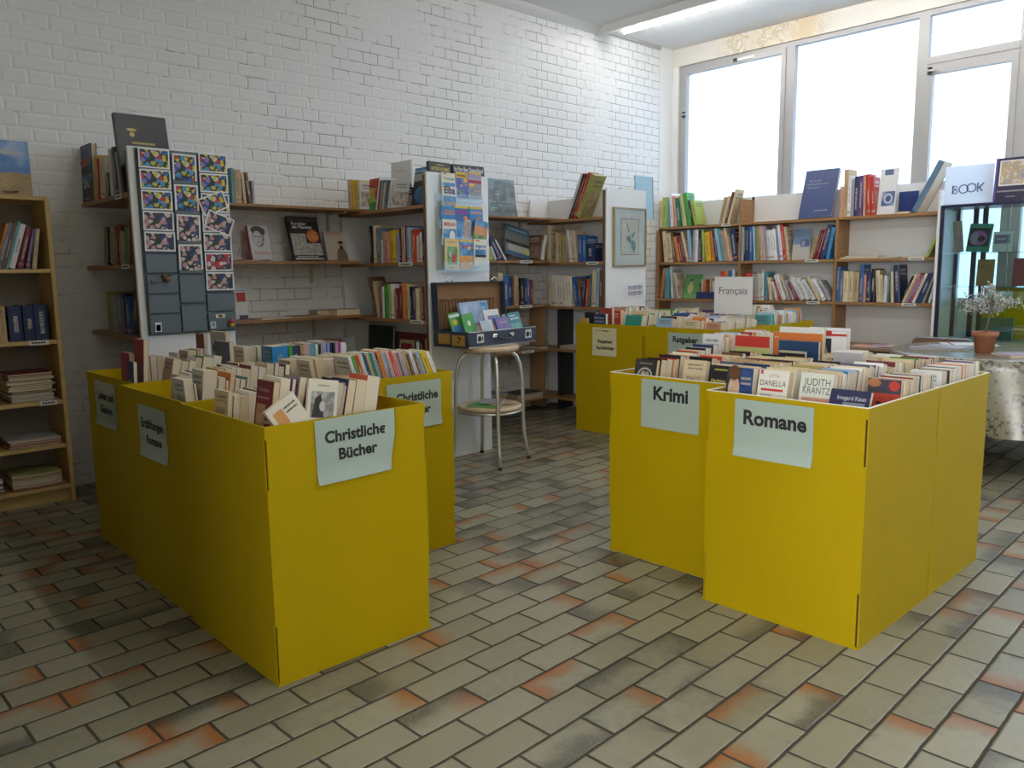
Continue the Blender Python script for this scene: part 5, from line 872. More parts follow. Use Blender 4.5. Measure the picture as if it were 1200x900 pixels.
GREENPIC = mat_picture('leaf_print', [(.02, .10, .04), (.10, .28, .08), (.35, .42, .15)], 18)
SEAPIC = mat_picture('sea_print', [(.01, .06, .22), (.04, .22, .48), (.35, .50, .60)], 14)
TOWNPIC = mat_picture('town_print', [(.25, .06, .03), (.50, .32, .18), (.10, .22, .35), (.62, .55, .42)], 26)
FOODPIC = mat_picture('food_print', [(.40, .04, .02), (.62, .30, .03), (.66, .48, .10)], 45)
FISHPIC = mat_picture('reef_print', [(.02, .04, .22), (.05, .10, .40), (.60, .30, .25)], 28)
OP = []
def OPEN(*a, **k): OP.append(cover_book(*a, **k)); return OP[-1]
pt = thing('beach_painting', 'unframed painting of sand under blue sky standing on the pine bookcase', 'painting', (.93, 5.33, 1.7448), (-.03, 0, 0))
m_ = MB(); m_.box((0, 0, 0), (.297, .018, .325), flat('canvas_edge', (.55, .52, .45))); m_.build('canvas', pt)
m1, m2 = MB(), MB()
draw([('r', 0, 1, .42, 1, SKY), ('r', 0, 1, 0, .44, SAND), ('p', [(0, .44), (.25, .47), (.45, .43), (.7, .46), (1, .43), (1, .40), (0, .40)], SAND), ('d', .62, .80, .12, .05, rgb(.50, .56, .62)), ('d', .25, .84, .09, .045, rgb(.45, .52, .60)), ('d', .78, .78, .10, .04, rgb(.46, .52, .6)),
      ('p', [(.0, .36), (.35, .33), (.55, .30), (.35, .31), (.0, .33)], pal('brown')), ('d', .62, .11, .13, .022, pal('brown')), ('d', .72, .125, .05, .014, K_)], m1, m2, .297, .325, lambda x, y, e: (x, -e, y))
m1.build('painted_surface', pt)
OPEN('picture_book', 'dark book lettered Spu with night sky, at the wall left of postcards', 'books left of the postcard rack', 'x', (1.512, 5.408, 1.742), .205, .335, .03, 2, 'black',
     [('r', .02, .98, .62, .98, mat_picture('night_print', [(.005, .01, .04), (.02, .06, .18), (.10, .20, .38)], 7)), ('d', .35, .70, .42, .07, rgb(.40, .10, .05)), ('r', 0, .98, .36, .48, mat_picture('dusk_print', [(.005, .02, .08), (.02, .10, .25), (.15, .3, .45)], 10)), ('t', 'Spu', .42, .25, .52, W_, False), ('l', .3, .62, .05, .018, W_)])
OPEN('picture_book', 'large black book with gold ornament standing tallest behind the postcard board', 'books left of the postcard rack', 'y', (1.50, 4.62, 1.742), .272, .43, .035, 10, 'black',
     [('d', .3, .80, .10, .02, GOLD), ('d', .3, .74, .05, .03, GOLD), ('l', .28, .72, .62, .028, GOLD), ('l', .34, .66, .56, .012, GOLD), ('d', .8, .50, .10, .03, GOLD), ('d', .30, .52, .05, .02, GOLD)])
PORT = [('r', 0, 1, 0, 1, rgb(.55, .56, .57)), ('d', .46, .66, .30, .30, GREYPIC), ('d', .46, .86, .33, .12, rgb(.06, .06, .06)), ('d', .72, .82, .12, .11, rgb(.06, .06, .06)), ('d', .42, .62, .22, .22, rgb(.52, .51, .5)), ('d', .34, .67, .05, .018, K_), ('d', .54, .67, .05, .018, K_), ('d', .44, .57, .03, .03, rgb(.3, .3, .3)), ('d', .44, .50, .08, .014, rgb(.2, .2, .2)), ('t', 'Moderna', .55, .16, .75, pal('red'), False)]
OPEN('displayed_book', 'red-spined book with a grey portrait photo, left of the displayed three', 'displayed books on the brick wall plank', 'y', (2.50, 5.23, 1.387), .145, .245, .04, 15, 'red', PORT)
o = OP[-1]
OPEN('displayed_book', 'dark book with an orange planet, middle of the displayed three', 'displayed books on the brick wall plank', 'y', (2.80, 5.20, 1.387), .24, .325, .035, 18, 'black',
     [('r', .02, .98, .10, .60, SPECKLE), ('r', 0, 1, .88, 1, rgb(.09, .085, .08)), ('r', .50, .98, .38, .70, K_), ('d', .74, .55, .20, .15, PLANETPIC), ('t', 'Forscher', .36, .80, .50, W_), ('t', 'der Planeten', .44, .72, .66, W_), ('l', .1, .8, .055, .018, W_), ('r', .03, .98, .0, .035, rgb(.5, .5, .48))])
OPEN('displayed_book', 'tan book with a bearded man drawn on it, right of the displayed three', 'displayed books on the brick wall plank', 'y', (3.085, 5.23, 1.387), .172, .222, .02, 16, 'pink',
     [('r', 0, 1, 0, 1, rgb(.50, .43, .37)), ('l', .12, .9, .93, .03, pal('red')), ('l', .12, .8, .86, .025, pal('red')), ('p', [(.45, 0), (.5, .3), (.62, .42), (.85, .42), (.98, .25), (1, 0)], rgb(.16, .10, .06)), ('d', .74, .52, .10, .12, rgb(.35, .24, .16)), ('d', .74, .62, .13, .05, K_), ('d', .75, .44, .09, .06, K_)])
OPEN('displayed_book', 'white booklet with red square beside the postcard rack', 'displayed books on the brick wall plank', 'y', (2.375, 5.30, .992), .105, .215, .012, 8, 'white', [('r', .3, .92, .55, .85, pal('red')), ('l', .3, .9, .9, .03, pal('slate')), ('r', .35, .95, 0, .12, rgb(.06, .06, .08))])
OPEN('picture_book', 'book with red, yellow and green cover facing out left of brochures', 'books left of the brochure board', 'x', (3.36, 5.085, 1.745), .175, .232, .02, 3, 'red',
     [('r', 0, 1, .45, .75, mat_picture('rainbow_print', [(.5, .05, .03), (.65, .5, .03)], 9)), ('r', 0, 1, 0, .30, pal('green')), ('r', 0, 1, .28, .5, pal('lime')), ('d', .66, .50, .26, .20, rgb(.42, .03, .03)), ('l', .1, .9, .72, .04, K_)])
OPEN('picture_book', 'white cover rising behind the books left of the brochure board', 'books left of the brochure board', 'x', (3.51, 5.02, 1.745), .245, .355, .012, 2, 'white', [('l', .25, .7, .8, .02, rgb(.4, .4, .4))])
OPEN('picture_book', 'dark photo book with blue wave pattern on its upper edge', 'books left of the brochure board', 'x', (3.41, 4.63, 1.745), .20, .27, .03, 9, 'black', [('r', 0, 1, .86, 1, SEAPIC), ('l', 0, 1, .9, .03, rgb(.45, .58, .62)), ('r', 0, 1, .66, .85, rgb(.34, .34, .30)), ('d', .5, .3, .42, .22, mat_picture('dusk_print', [], 10) if 'dusk_print' in MATS else K_)])
OPEN('picture_book', 'grey cover facing out among the leaning books left of brochures', 'books left of the brochure board', 'x', (3.50, 5.06, .972), .10, .235, .018, 4, 'grey', [('d', .72, .55, .16, .30, K_), ('r', 0, 1, 0, .18, pal('white')), ('d', .2, .8, .05, .04, pal('maroon'))])
OPEN('picture_book', 'grey-blue mountain picture book standing on the topmost plank', 'books behind the suitcase', 'y', (4.64, 5.20, 1.767), .345, .325, .02, 8, 'steel',
     [('r', 0, 1, .72, 1, rgb(.22, .34, .40)), ('p', [(.05, 0), (.08, .5), (.2, .82), (.34, .93), (.5, .95), (.72, .97), (.9, .9), (1, .80), (1, 0)], ROCKPIC), ('p', [(.17, .72), (.28, .86), (.24, .7)], pal('grey')), ('l', .28, .46, .58, .012, W_), ('r', .1, .34, .24, .38, rgb(.12, .22, .22)), ('l', .08, .3, .38, .012, W_), ('l', .15, .34, .21, .012, W_), ('l', .18, .34, .05, .012, W_), ('l', .35, .85, .33, .03, rgb(.06, .09, .1))])
OPEN('picture_book', 'dark landscape book with pale blue title tilted on the middle plank', 'books behind the suitcase', 'y', (4.80, 5.16, 1.387), .30, .275, .02, 14, 'slate',
     [('r', 0, 1, .78, 1, rgb(.05, .09, .13)), ('l', .12, .92, .84, .09, rgb(.18, .36, .48)), ('r', .02, .98, .45, .76, rgb(.13, .14, .13)), ('r', 0, 1, .38, .48, K_), ('r', .1, .96, .14, .36, rgb(.35, .35, .30)), ('r', 0, 1, 0, .13, rgb(.04, .10, .2)), ('d', .9, .22, .1, .1, rgb(.45, .40, .12))], tilt=.21)
OPEN('picture_book', 'pale cover with black frame facing out left of the botanical print', 'books left of the botanical print', 'x', (5.525, 5.115, 1.368), .17, .33, .012, 2, 'cream', [('r', .05, 1, .72, .86, K_), ('r', .05, .2, .2, .75, K_), ('r', .85, 1, .5, .75, K_)])
cover_book('folder', 'light blue folder standing on top behind the botanical print board', None, 'y', (5.78, 4.497, 1.748), .26, .375, .012, 3, 'lightblue', [('r', .0, 1, 0, 1, rgb(.36, .56, .68)), ('r', .93, 1, 0, 1, rgb(.18, .28, .36))], hard=False, cat='folder')
OPEN('picture_book', 'green book with a seated lady on its cover, left bay by windows', 'books under the windows, left bay', 'x', (7.36, 5.09, .975), .205, .265, .012, 16, 'green',
     [('r', .0, 1, 0, 1, rgb(.10, .30, .10)), ('d', .40, .42, .17, .22, rgb(.46, .42, .16)), ('d', .44, .68, .08, .09, rgb(.50, .36, .22)), ('d', .43, .77, .09, .05, rgb(.08, .05, .03)), ('r', .0, 1, 0, .18, rgb(.16, .36, .14))])
OPEN('displayed_book', 'navy blue book with three silver title lines before the window', 'books under the windows, centre bay', 'x', (7.345, 3.775, 1.748), .325, .475, .03, 17, (.035, .055, .16),
     [('t', 'Bist du oder', .33, .76, .36, rgb(.5, .5, .52), False), ('t', 'Nicht bis geht oft, selbst', .42, .69, .66, rgb(.5, .5, .52), False), ('t', 'Nichts ist oft', .30, .62, .36, rgb(.5, .5, .52), False), ('l', .45, .85, .14, .015, rgb(.6, .55, .4))])
OPEN('displayed_book', 'white tall book with a blue swirl picture before the window', 'books under the windows, right bay', 'x', (7.335, 3.03, 1.748), .15, .40, .02, 8, 'white', [('r', .2, .95, .18, .50, mat_picture('swirl_print', [(.03, .06, .18), (.10, .14, .30), (.5, .55, .62)], 9)), ('d', .58, .34, .25, .11, rgb(.5, .55, .62)), ('d', .58, .34, .16, .07, rgb(.05, .08, .2)), ('r', .25, .75, .86, .98, rgb(.10, .13, .25))])
OPEN('displayed_book', 'dark blue book standing right of the flat green book', 'books under the windows, right bay', 'x', (7.505, 2.91, 1.748), .16, .20, .02, 2, (.02, .04, .17), [('r', .0, .06, 0, 1, pal('navy'))])
cover_book('large_blue_book', 'big blue book leaning steeply against the white bookcase end', 'books under the windows, right bay', 'x', (7.345, 2.735, 1.7485), .05, .45, .19, 0, 'steel', [('r', 0, 1, 0, 1, rgb(.10, .17, .26))], tilt=.45)
OPEN('picture_book', 'pale blue picture book with dark window drawing, centre bay by windows', 'books under the windows, centre bay', 'x', (7.345, 3.825, 1.368), .175, .29, .015, 6, 'lightblue', [('r', 0, 1, .5, 1, rgb(.16, .24, .36)), ('r', 0, 1, 0, .5, rgb(.46, .46, .42)), ('r', .45, .95, .42, .66, rgb(.08, .11, .2)), ('r', .5, .7, .45, .62, rgb(.25, .3, .4))])
OPEN('picture_book', 'dark green cover on the low level left of the brochures', 'books left of the brochure board', 'x', (3.46, 5.33, .585), .33, .31, .02, 3, (.015, .035, .022), [('r', .06, .94, .06, .94, rgb(.012, .03, .02))])
OPEN('picture_book', 'framed card with red and blue stripes on the low level', 'books left of the brochure board', 'x', (3.40, 4.86, .585), .215, .225, .012, 10, 'cream', [('r', .09, .91, .09, .88, rgb(.05, .06, .13)), ('r', .09, .91, .62, .88, pal('crimson')), ('r', .2, .8, .5, .62, rgb(.2, .06, .1)), ('d', .3, .2, .12, .08, rgb(.2, .3, .45))])
OPEN('picture_book', 'dark maroon album behind the striped framed card', 'books left of the brochure board', 'x', (3.47, 5.0, .585), .40, .27, .025, 6, 'maroon', [('r', .0, .12, 0, 1, pal('navy'))])
# tall books and covers in the bins
def binbook(*a, **k): return cover_book(*a, hard=False, **k)
GK = 'novels in the right bins'; GS = 'advice books in the far bins'; GL = 'paperbacks in the left bins'
binbook('tall_book', 'lime-coloured book with a red top band behind the Krimi books', GK, 'x', (3.60, 2.165, .698), .19, .262, .02, 0, (.50, .52, .22), [('r', 0, 1, .79, 1, pal('red'))])
binbook('tall_book', 'wide cream book with an orange band, behind the navy tall book', GK, 'x', (3.70, 2.01, .698), .255, .28, .022, 0, 'cream', [('r', 0, 1, .52, 1, rgb(.60, .17, .04)), ('l', .03, .12, .9, .02, CREAMPAPER), ('r', .1, .97, 0, .5, rgb(.62, .60, .55))])
binbook('tall_book', 'plain navy tall book standing before the orange-banded one', GK, 'x', (3.655, 1.955, .698), .205, .245, .02, 0, (.02, .06, .14), [('r', 0, .03, 0, 1, rgb(.03, .09, .2))])
binbook('tall_book', 'small dark book with grey and red title below the navy one', GK, 'x', (3.56, 1.90, .698), .13, .205, .02, 0, 'black', [('l', .08, .5, .80, .06, pal('grey')), ('l', .56, .95, .80, .06, pal('red')), ('r', 0, 1, .95, 1, rgb(.5, .45, .35))])
binbook('tall_book', 'white large book rising highest behind the orange-banded one', GK, 'x', (3.80, 2.03, .698), .235, .30, .02, 0, 'white', [('r', 0, 1, 0, .04, pal('grey'))])
binbook('tall_book', 'white tall book with red border and dark disc picture', GK, 'x', (3.83, 1.77, .698), .075, .285, .02, 0, 'white', [('r', 0, 1, .92, .96, pal('red'))])
binbook('tall_book', 'white-edged magazine with crimson disc at the wall of its bin', GK, 'x', (3.89, 1.915, .698), .205, .298, .015, 0, 'white', [('r', .25, .65, .1, .82, rgb(.03, .035, .05)), ('d', .36, .42, .16, .3, rgb(.35, .30, .31)), ('d', .32, .42, .10, .24, pal('crimson')), ('r', .62, .96, .1, .8, rgb(.55, .56, .58)), ('r', .03, .97, .86, .95, pal('red'))])
binbook('tall_book', 'pale grey slipcase standing across the bin behind the Romane books', GK, 'x', (3.40, 1.56, .738), .128, .20, .06, 0, (.42, .42, .46), [('r', 0, 1, .96, 1, pal('white')), ('l', .2, .8, .5, .02, rgb(.35, .33, .36))])
decorate('binR1', 'peach', [('r', 0, 1, 0, 1, rgb(.035, .035, .045)), ('d', .30, .52, .22, .30, SKIN), ('d', .28, .88, .22, .16, rgb(.12, .05, .02)), ('r', .52, 1, 0, 1, mat_picture('blue_dusk_print', [(.01, .015, .05), (.03, .07, .22), (.10, .16, .4)], 18)), ('l', .56, .92, .74, .06, rgb(.45, .42, .2)), ('l', .56, .95, .64, .05, rgb(.5, .4, .4)), ('r', .1, .5, .22, .25, K_)], label='paperback showing a woman with bare back, first in the Romane bin')
decorate('binR2', 'danella', [('r', .04, .12, .90, .99, pal('red')), ('t', 'UTTA', .52, .84, .34, rgb(.25, .18, .14), False), ('t', 'DANELLA', .50, .66, .86, rgb(.07, .05, .05), False, 1.25), ('r', .12, .86, .55, .60, pal('red')), ('l', .1, .5, .45, .03, rgb(.4, .3, .3))], label='white paperback with DANELLA and red stripe in the Romane bin')
decorate('binR3', 'judith', [('t', 'JUDITH', .52, .74, .80, rgb(.08, .10, .10), False, 1.3), ('t', 'KRANTZ', .52, .58, .84, rgb(.08, .10, .10), False, 1.3), ('r', .1, 1, .30, .50, mat_picture('pink_print', [(.55, .38, .33), (.62, .28, .2), (.6, .55, .48)], 18))], label='pale green paperback with JUDITH KRANTZ in the Romane bin')
decorate('binR3', 'redtop', [('r', 0, 1, .72, 1, pal('red')), ('l', .3, .9, .9, .04, rgb(.6, .5, .2))])
decorate('binR4', 'mask', [('r', 0, 1, .66, 1, rgb(.05, .045, .07)), ('d', .8, .85, .16, .12, pal('red')), ('r', 0, 1, .2, .66, rgb(.46, .05, .03)), ('d', .35, .42, .09, .035, K_), ('d', .74, .46, .08, .03, K_), ('r', 0, 1, 0, .22, K_), ('d', .2, .9, .2, .1, rgb(.4, .15, .06))], label='paperback with a red mask cover by the right wall of the Romane bin')
binbook('paperback_novel', 'navy paperback with grey lettering lying slanted in the Romane bin', GK, 'x', (2.635, 1.235, .735), .138, .148, .02, 22, (.02, .025, .07), [('t', 'Irmgard Keun', .55, .76, .72, rgb(.32, .34, .38), True, 1.1), ('r', .35, .9, .48, .70, rgb(.22, .25, .29)), ('p', [(.05, .2), (.2, .5), (.33, .62), (.34, .58), (.22, .46), (.09, .18)], rgb(.4, .42, .45))])
decorate('binK1', 'emblem', [('d', .50, .50, .36, .27, rgb(.50, .48, .42)), ('d', .50, .50, .30, .225, rgb(.06, .055, .05)), ('d', .42, .56, .09, .11, rgb(.45, .43, .37)), ('d', .60, .54, .10, .12, rgb(.38, .36, .31)), ('d', .5, .38, .2, .07, rgb(.3, .28, .24)), ('l', .2, .8, .86, .04, rgb(.3, .28, .22))], label='dark paperback with a round pale emblem, first in the Krimi bin')
decorate('binK2', 'yellowtext', [('l', .2, .8, .86, .045, rgb(.55, .50, .08)), ('t', 'Nachtzug', .45, .54, .62, rgb(.55, .50, .08))], label='black paperback with yellow lettering at the right of the Krimi bin')
decorate('binK2', 'darkgreen', [('r', 0, 1, .1, .9, rgb(.02, .03, .035)), ('l', .1, .9, .8, .06, rgb(.2, .2, .2))])
decorate('binK2', 'redtop', [('r', 0, 1, .40, .9, pal('red')), ('l', .1, .9, .6, .08, rgb(.1, .02, .02))])
decorate('binA1', 'maroon', [('t', 'Christine', .45, .84, .6, rgb(.5, .35, .33), False), ('l', .1, .8, .74, .03, rgb(.45, .3, .3)), ('r', .1, .62, .15, .66, mat_picture('amber_print', [(.25, .10, .05), (.45, .28, .14), (.55, .42, .25)], 16)), ('l', .6, .95, .4, .04, rgb(.5, .4, .38))], label='dark red paperback with amber picture at the left of the front bin')
decorate('binA1', 'purple', [('r', 0, 1, .3, .8, mat_picture('violet_print', [(.08, .03, .05), (.14, .10, .26), (.4, .36, .45)], 25))])
decorate('binA1', 'redtop', [('r', 0, 1, .82, 1, rgb(.55, .10, .04)), ('r', 0, 1, .2, .82, mat_picture('city_print', [(.02, .02, .04), (.10, .09, .16), (.35, .24, .18)], 28))], label='paperback with red band over a dark city, right end of the front bin')
decorate('binA1', 'navy', [('r', .55, .85, .86, .94, rgb(.55, .6, .6)), ('l', .2, .9, .7, .04, rgb(.4, .4, .4))])
binbook('paperback_book', 'white paperback with a grey portrait photo turned towards the aisle', GL, 'y', (1.215, 2.259, .7385), .107, .215, .012, 3, 'ivory',
     [('r', .1, .9, .42, .82, GREYPIC), ('p', [(.15, .43), (.25, .72), (.42, .78), (.52, .62), (.56, .43)], rgb(.03, .03, .03)), ('d', .5, .60, .10, .08, rgb(.5, .5, .48)), ('l', .3, .7, .9, .02, rgb(.2, .2, .2)), ('t', 'Tod', .5, .28, .3, pal('maroon'), False), ('t', 'Jesu', .45, .14, .4, pal('rose'), False)], tilt=.17)
binbook('paperback_book', 'white and orange paperback fallen at a slant in the left front bin', GL, 'y', (1.172, 2.258, .750), .11, .15, .018, 3, 'ivory', [('r', .12, .45, .50, .86, rgb(.60, .30, .10)), ('l', .5, .9, .8, .04, K_), ('l', .5, .9, .7, .04, K_), ('l', .15, .5, .3, .05, K_)], tilt=-.55)
binbook('paperback_book', 'tall red and teal book at the left end by the postcard rack', GL, 'x', (1.205, 3.80, .718), .12, .30, .022, 4, 'crimson', [('r', 0, 1, .3, .62, mat_picture('teal_red_print', [(.45, .08, .07), (.08, .25, .32)], 9))])
binbook('paperback_book', 'paperback with violet and gold picture, leftmost of its bin', GL, 'x', (1.165, 3.765, .718), .085, .205, .016, 3, 'navy', [('d', .5, .4, .4, .3, rgb(.35, .22, .12)), ('r', 0, 1, .6, .75, rgb(.08, .07, .18))])
binbook('paperback_book', 'white-spined red paperback second in the leftmost stack of its bin', GL, 'x', (1.183, 3.90, .718), .11, .235, .018, 3, 'crimson', [('r', 0, 1, 0, .2, pal('maroon'))])
binbook('large_paperback', 'tall cream book with a dark blot rising at the back of the left bins', GL, 'x', (1.655, 3.99, .718), .185, .30, .02, 0, 'ivory', [('r', 0, 1, 0, 1, rgb(.52, .50, .43)), ('d', .2, .72, .06, .07, rgb(.1, .04, .06))])
binbook('large_paperback', 'rust brown book beside the tall cream one at the back', GL, 'x', (1.632, 4.12, .718), .10, .285, .016, 0, (.20, .06, .025), [('r', 0, 1, .95, 1, rgb(.25, .1, .05))])
binbook('large_paperback', 'dark slate book with white pages at the back of the left bins', GL, 'x', (1.615, 3.85, .718), .17, .262, .02, 0, 'slate', [('r', .05, .95, .08, .55, rgb(.40, .37, .33))])
binbook('guide_book', 'small yellow-orange booklet at the left end of the far bins', GS, 'x', (4.845, 4.325, .758), .075, .155, .012, 0, 'gold', [('r', 0, 1, .2, .95, rgb(.6, .34, .04)), ('l', .3, .7, .5, .04, K_)])
binbook('guide_book', 'navy book with two white title lines in the far bin', GS, 'x', (4.845, 4.19, .758), .125, .195, .03, 0, (.02, .035, .10), [('t', 'Das Kräuter-', .48, .80, .82, rgb(.45, .5, .58)), ('t', 'und Heilbuch', .48, .66, .78, rgb(.45, .5, .58)), ('l', .1, .6, .52, .04, rgb(.3, .35, .45))])
binbook('guide_book', 'black book behind the small yellow-orange booklet', GS, 'x', (4.905, 4.34, .758), .125, .20, .02, 0, 'black', [('r', 0, .05, 0, 1, pal('slate'))])
binbook('guide_book', 'brick red book rising behind the navy titled one', GS, 'x', (4.935, 4.20, .758), .125, .235, .03, 0, (.30, .05, .03), [('r', 0, 1, 0, .9, rgb(.34, .06, .03))])
sg = thing('card_sign', 'white card reading Français standing up in the far bin', 'sign', (5.479, 3.325, .975), (0, -.0, -PI/2))
m_ = MB(); m_.box((-.165, 0, -.03), (.165, .003, .255), PAPER); m_.box((-.165, .003, .253), (.165, .035, .2555), PAPER); m_.build('card', sg)
m_ = MB(); add_text(m_, 'Français', -.0, .125, .245, rgb(.10, .10, .11), lambda x, y: (x, -.0008, y), False); m_.build('lettering', sg)
m_ = MB(); m_.box((-.012, .004, -.20), (.012, .012, .1), LIGHT_WOOD); m_.box((-.05, -.004, -.2005), (.05, .045, -.19), LIGHT_WOOD); m_.build('stick', sg)
# ================================================================== STACKS AND FLAT THINGS ON THE SHELVES
def flat_thing(name, label, cat, group, P, w, d, t, key, rz=0, wavy=0, deco=(), cover=True):
    r = thing(name, label, cat, (P[0], P[1], P[2]), (0, 0, rz), group)
    col = PALETTE[key] if isinstance(key, str) else key
    m_ = MB(); N = 6
    def zz(x, y): return wavy*math.sin(x/w*PI)*0 + wavy*((x/w-.5)**2*4)
    def sheet(z0, z1, m, ins, b):
        R0 = [(x, 0, 0) for x in (0,)]
        top = []; n = len(b.v); xs = [-w/2+ins+(w-2*ins)*i/N for i in range(N+1)]
        for i in range(N):
            x0, x1 = xs[i], xs[i+1]; a, c = zz(x0+w/2, 0), zz(x1+w/2, 0); k = len(b.v)
            b.v += [(x0, -d/2+ins, z0+a), (x1, -d/2+ins, z0+c), (x1, d/2-ins, z0+c), (x0, d/2-ins, z0+a), (x0, -d/2+ins, z1+a), (x1, -d/2+ins, z1+c), (x1, d/2-ins, z1+c), (x0, d/2-ins, z1+a)]
            fs = [(0, 3, 2, 1), (4, 5, 6, 7), (0, 1, 5, 4), (2, 3, 7, 6)]
            if i == 0: fs.append((3, 0, 4, 7))
            if i == N-1: fs.append((1, 2, 6, 5))
            for f in fs: b.face([k+j for j in f], m)
    c = min(.0025, t*.2)
    sheet(c, t-c, PAGES, .002, m_); m_.build('page_block', r)
    m_ = MB(); sheet(0, c*.98, PLAINC, 0, m_); sheet(t-c*.98, t, PLAINC, 0, m_)
    o = m_.build('cover', r); o.color = (*col, 1)
    if deco:
        a, b2 = MB(), MB(); draw(deco, a, b2, w, d, lambda x, y, e: (x-w/2, y-d/2, t+wavy+e))
        if a.v: a.build('cover_print', r)
        if b2.v: b2.build('lettering', r)
    return r
rs = random.Random(3)
STK = ['slate', 'cream', 'brown', 'grey', 'ivory', 'maroon', 'tan', 'olive', 'black', 'steel']
def stack(n, P, w, d, where, group, ts=(.006, .013), keys=STK, name='magazine', hi=None, wavy=0):
    z = P[2]
    for i in range(n):
        t = rs.uniform(*ts); pos = 'lowest' if i == 0 else ('topmost' if i == n-1 else ORD[i]+' from the bottom')
        k = keys[i % len(keys)]
        flat_thing(name, '%s %s, %s in stack %s' % (WORDS.get(k, k) if isinstance(k, str) else 'pale', name.replace('_', ' '), pos, where), name.split('_')[0], group,
                   (P[0]+rs.uniform(-.008, .008), P[1]+rs.uniform(-.01, .006), z+.0006), w*rs.uniform(.95, 1), d*rs.uniform(.95, 1), t, k, rs.uniform(-.04, .04)*(wavy == 0), wavy)
        z += t+.0008+wavy*0
    return z
stack(14, (1.075, 5.22, .600), .225, .24, 'on fourth pine level', 'magazines in the pine bookcase', (.007, .014), ['black', 'ivory', 'slate', 'grey', 'cream', 'black', 'tan', 'cream', 'brown', 'ivory', 'olive', 'cream', 'brown', 'maroon'])
stack(5, (1.07, 5.22, .342), .265, .25, 'right on fifth pine level', 'magazines in the pine bookcase', (.006, .012), ['cream', 'crimson', 'maroon', 'ivory', 'grey'])
stack(5, (.77, 5.22, .342), .25, .25, 'left on fifth pine level', 'magazines in the pine bookcase', (.008, .014), ['teal', 'tan', 'blue', 'cream', 'slate'])
stack(6, (1.065, 5.22, .10), .26, .25, 'at the bottom of the pine bookcase', 'magazines in the pine bookcase', (.010, .018), ['crimson', 'crimson', 'ivory', 'cream', 'brown', (.42, .42, .16)], wavy=.006)
stack(5, (.77, 5.22, .10), .24, .25, 'bottom left of the pine bookcase', 'magazines in the pine bookcase', (.010, .018), ['ivory', 'purple', 'grey', 'tan', 'white'])
G1 = 'flat books on the nearly empty plank'
flat_thing('flat_book', 'red thin book lying beneath the portrait book', 'book', G1, (2.455, 5.215, 1.3875), .13, .16, .008, 'red')
flat_thing('flat_book', 'thin white booklet lying left on the nearly empty plank', 'book', G1, (2.60, 5.2, .9925), .26, .15, .007, 'ivory', .15)
flat_thing('flat_book', 'thin dark-covered booklet lying in the middle of the nearly empty plank', 'book', G1, (2.86, 5.2, .9925), .24, .16, .010, 'brown', -.1)
flat_thing('flat_book', 'dark patterned book lying behind the cream page block', 'book', G1, (3.05, 5.28, .9925), .17, .13, .04, 'slate', .0)
flat_thing('flat_book', 'thick book lying with cream page edges to the room', 'book', G1, (3.16, 5.17, .9925), .20, .13, .045, 'tan', 0)
bx = thing('cardboard_box', 'small red box on the lowest plank behind the left bins', 'box', (3.03, 5.25, .5855)); m_ = MB(); m_.bbox((-.10, -.09, 0), (.10, .09, .20), rgb(.34, .07, .04), .004); m_.build('box_body', bx); m_ = MB(); m_.bbox((-.103, -.093, .2005), (.103, .093, .225), rgb(.38, .08, .05), .004); m_.build('lid', bx)
bx = thing('cardboard_box', 'small black box left of the red box on the lowest plank', 'box', (2.82, 5.25, .5855)); m_ = MB(); m_.bbox((-.09, -.09, 0), (.09, .09, .14), K_, .004); m_.build('box_body', bx); m_ = MB(); m_.bbox((-.093, -.093, .1405), (.093, .093, .165), DARKPLASTIC, .004); m_.build('lid', bx)
cover_book('displayed_book', 'grey cover right of the red box on the lowest plank', G1, 'y', (3.15, 5.2, .5855), .12, .235, .02, 4, 'grey', [('d', .3, .5, .12, .1, rgb(.2, .1, .1))])
stack(3, (5.20, 5.22, .585), .10, .24, 'on low plank behind stool', 'magazines behind the stool', keys=['grey', 'ivory', 'brown'])
stack(6, (4.55, 5.22, .14), .40, .24, 'left on bottom plank behind stool', 'magazines behind the stool', (.012, .02), ['tan', 'ivory', 'brown', 'cream', 'maroon', 'slate'])
stack(5, (5.02, 5.22, .14), .34, .24, 'right on bottom plank behind stool', 'magazines behind the stool', (.008, .014), ['cream', 'brown', 'ivory', 'tan', 'black'])
stack(3, (5.43, 4.82, .585), .22, .40, 'on low level by botanical print', 'magazines behind the stool', (.008, .012), ['grey', 'mauve', 'ivory'])
G3 = 'flat books on the right bay'
flat_thing('flat_book', 'white book lying leftmost on the middle level of the right bay', 'book', G3, (7.42, 3.16, 1.3685), .22, .34, .014, 'ivory', 0)
flat_thing('flat_book', 'small cream booklet lying on the leftmost white book', 'book', G3, (7.41, 3.14, 1.3832), .20, .30, .012, 'cream', .05)
flat_thing('flat_book', 'thin white sheet lying mid-shelf in the right bay', 'book', G3, (7.42, 2.90, 1.3685), .22, .17, .008, 'white', 0)
flat_thing('flat_book', 'white booklet lying next to the leaning lime book', 'book', G3, (7.42, 2.69, 1.3685), .2, .20, .012, 'white', .04)
flat_thing('flat_book', 'flat green book lying before the window, right bay', 'book', G3, (7.43, 2.86, 1.7485), .13, .20, .022, (.08, .16, .10), 0)
G4 = 'books behind the botanical print'
flat_thing('flat_book', 'dark green book lying on top left of the botanical print', 'book', G4, (5.70, 5.20, 1.7485), .2, .28, .195, (.02, .05, .045), 0)
flat_thing('flat_book', 'teal blue book lying behind the leaning red books', 'book', G4, (5.72, 4.92, 1.7485), .2, .26, .225, (.16, .30, .34), 0)
flat_thing('flat_book', 'white box file lying on top behind the leaning red books', 'book', G4, (5.72, 4.66, 1.7485), .2, .24, .26, 'ivory', 0)
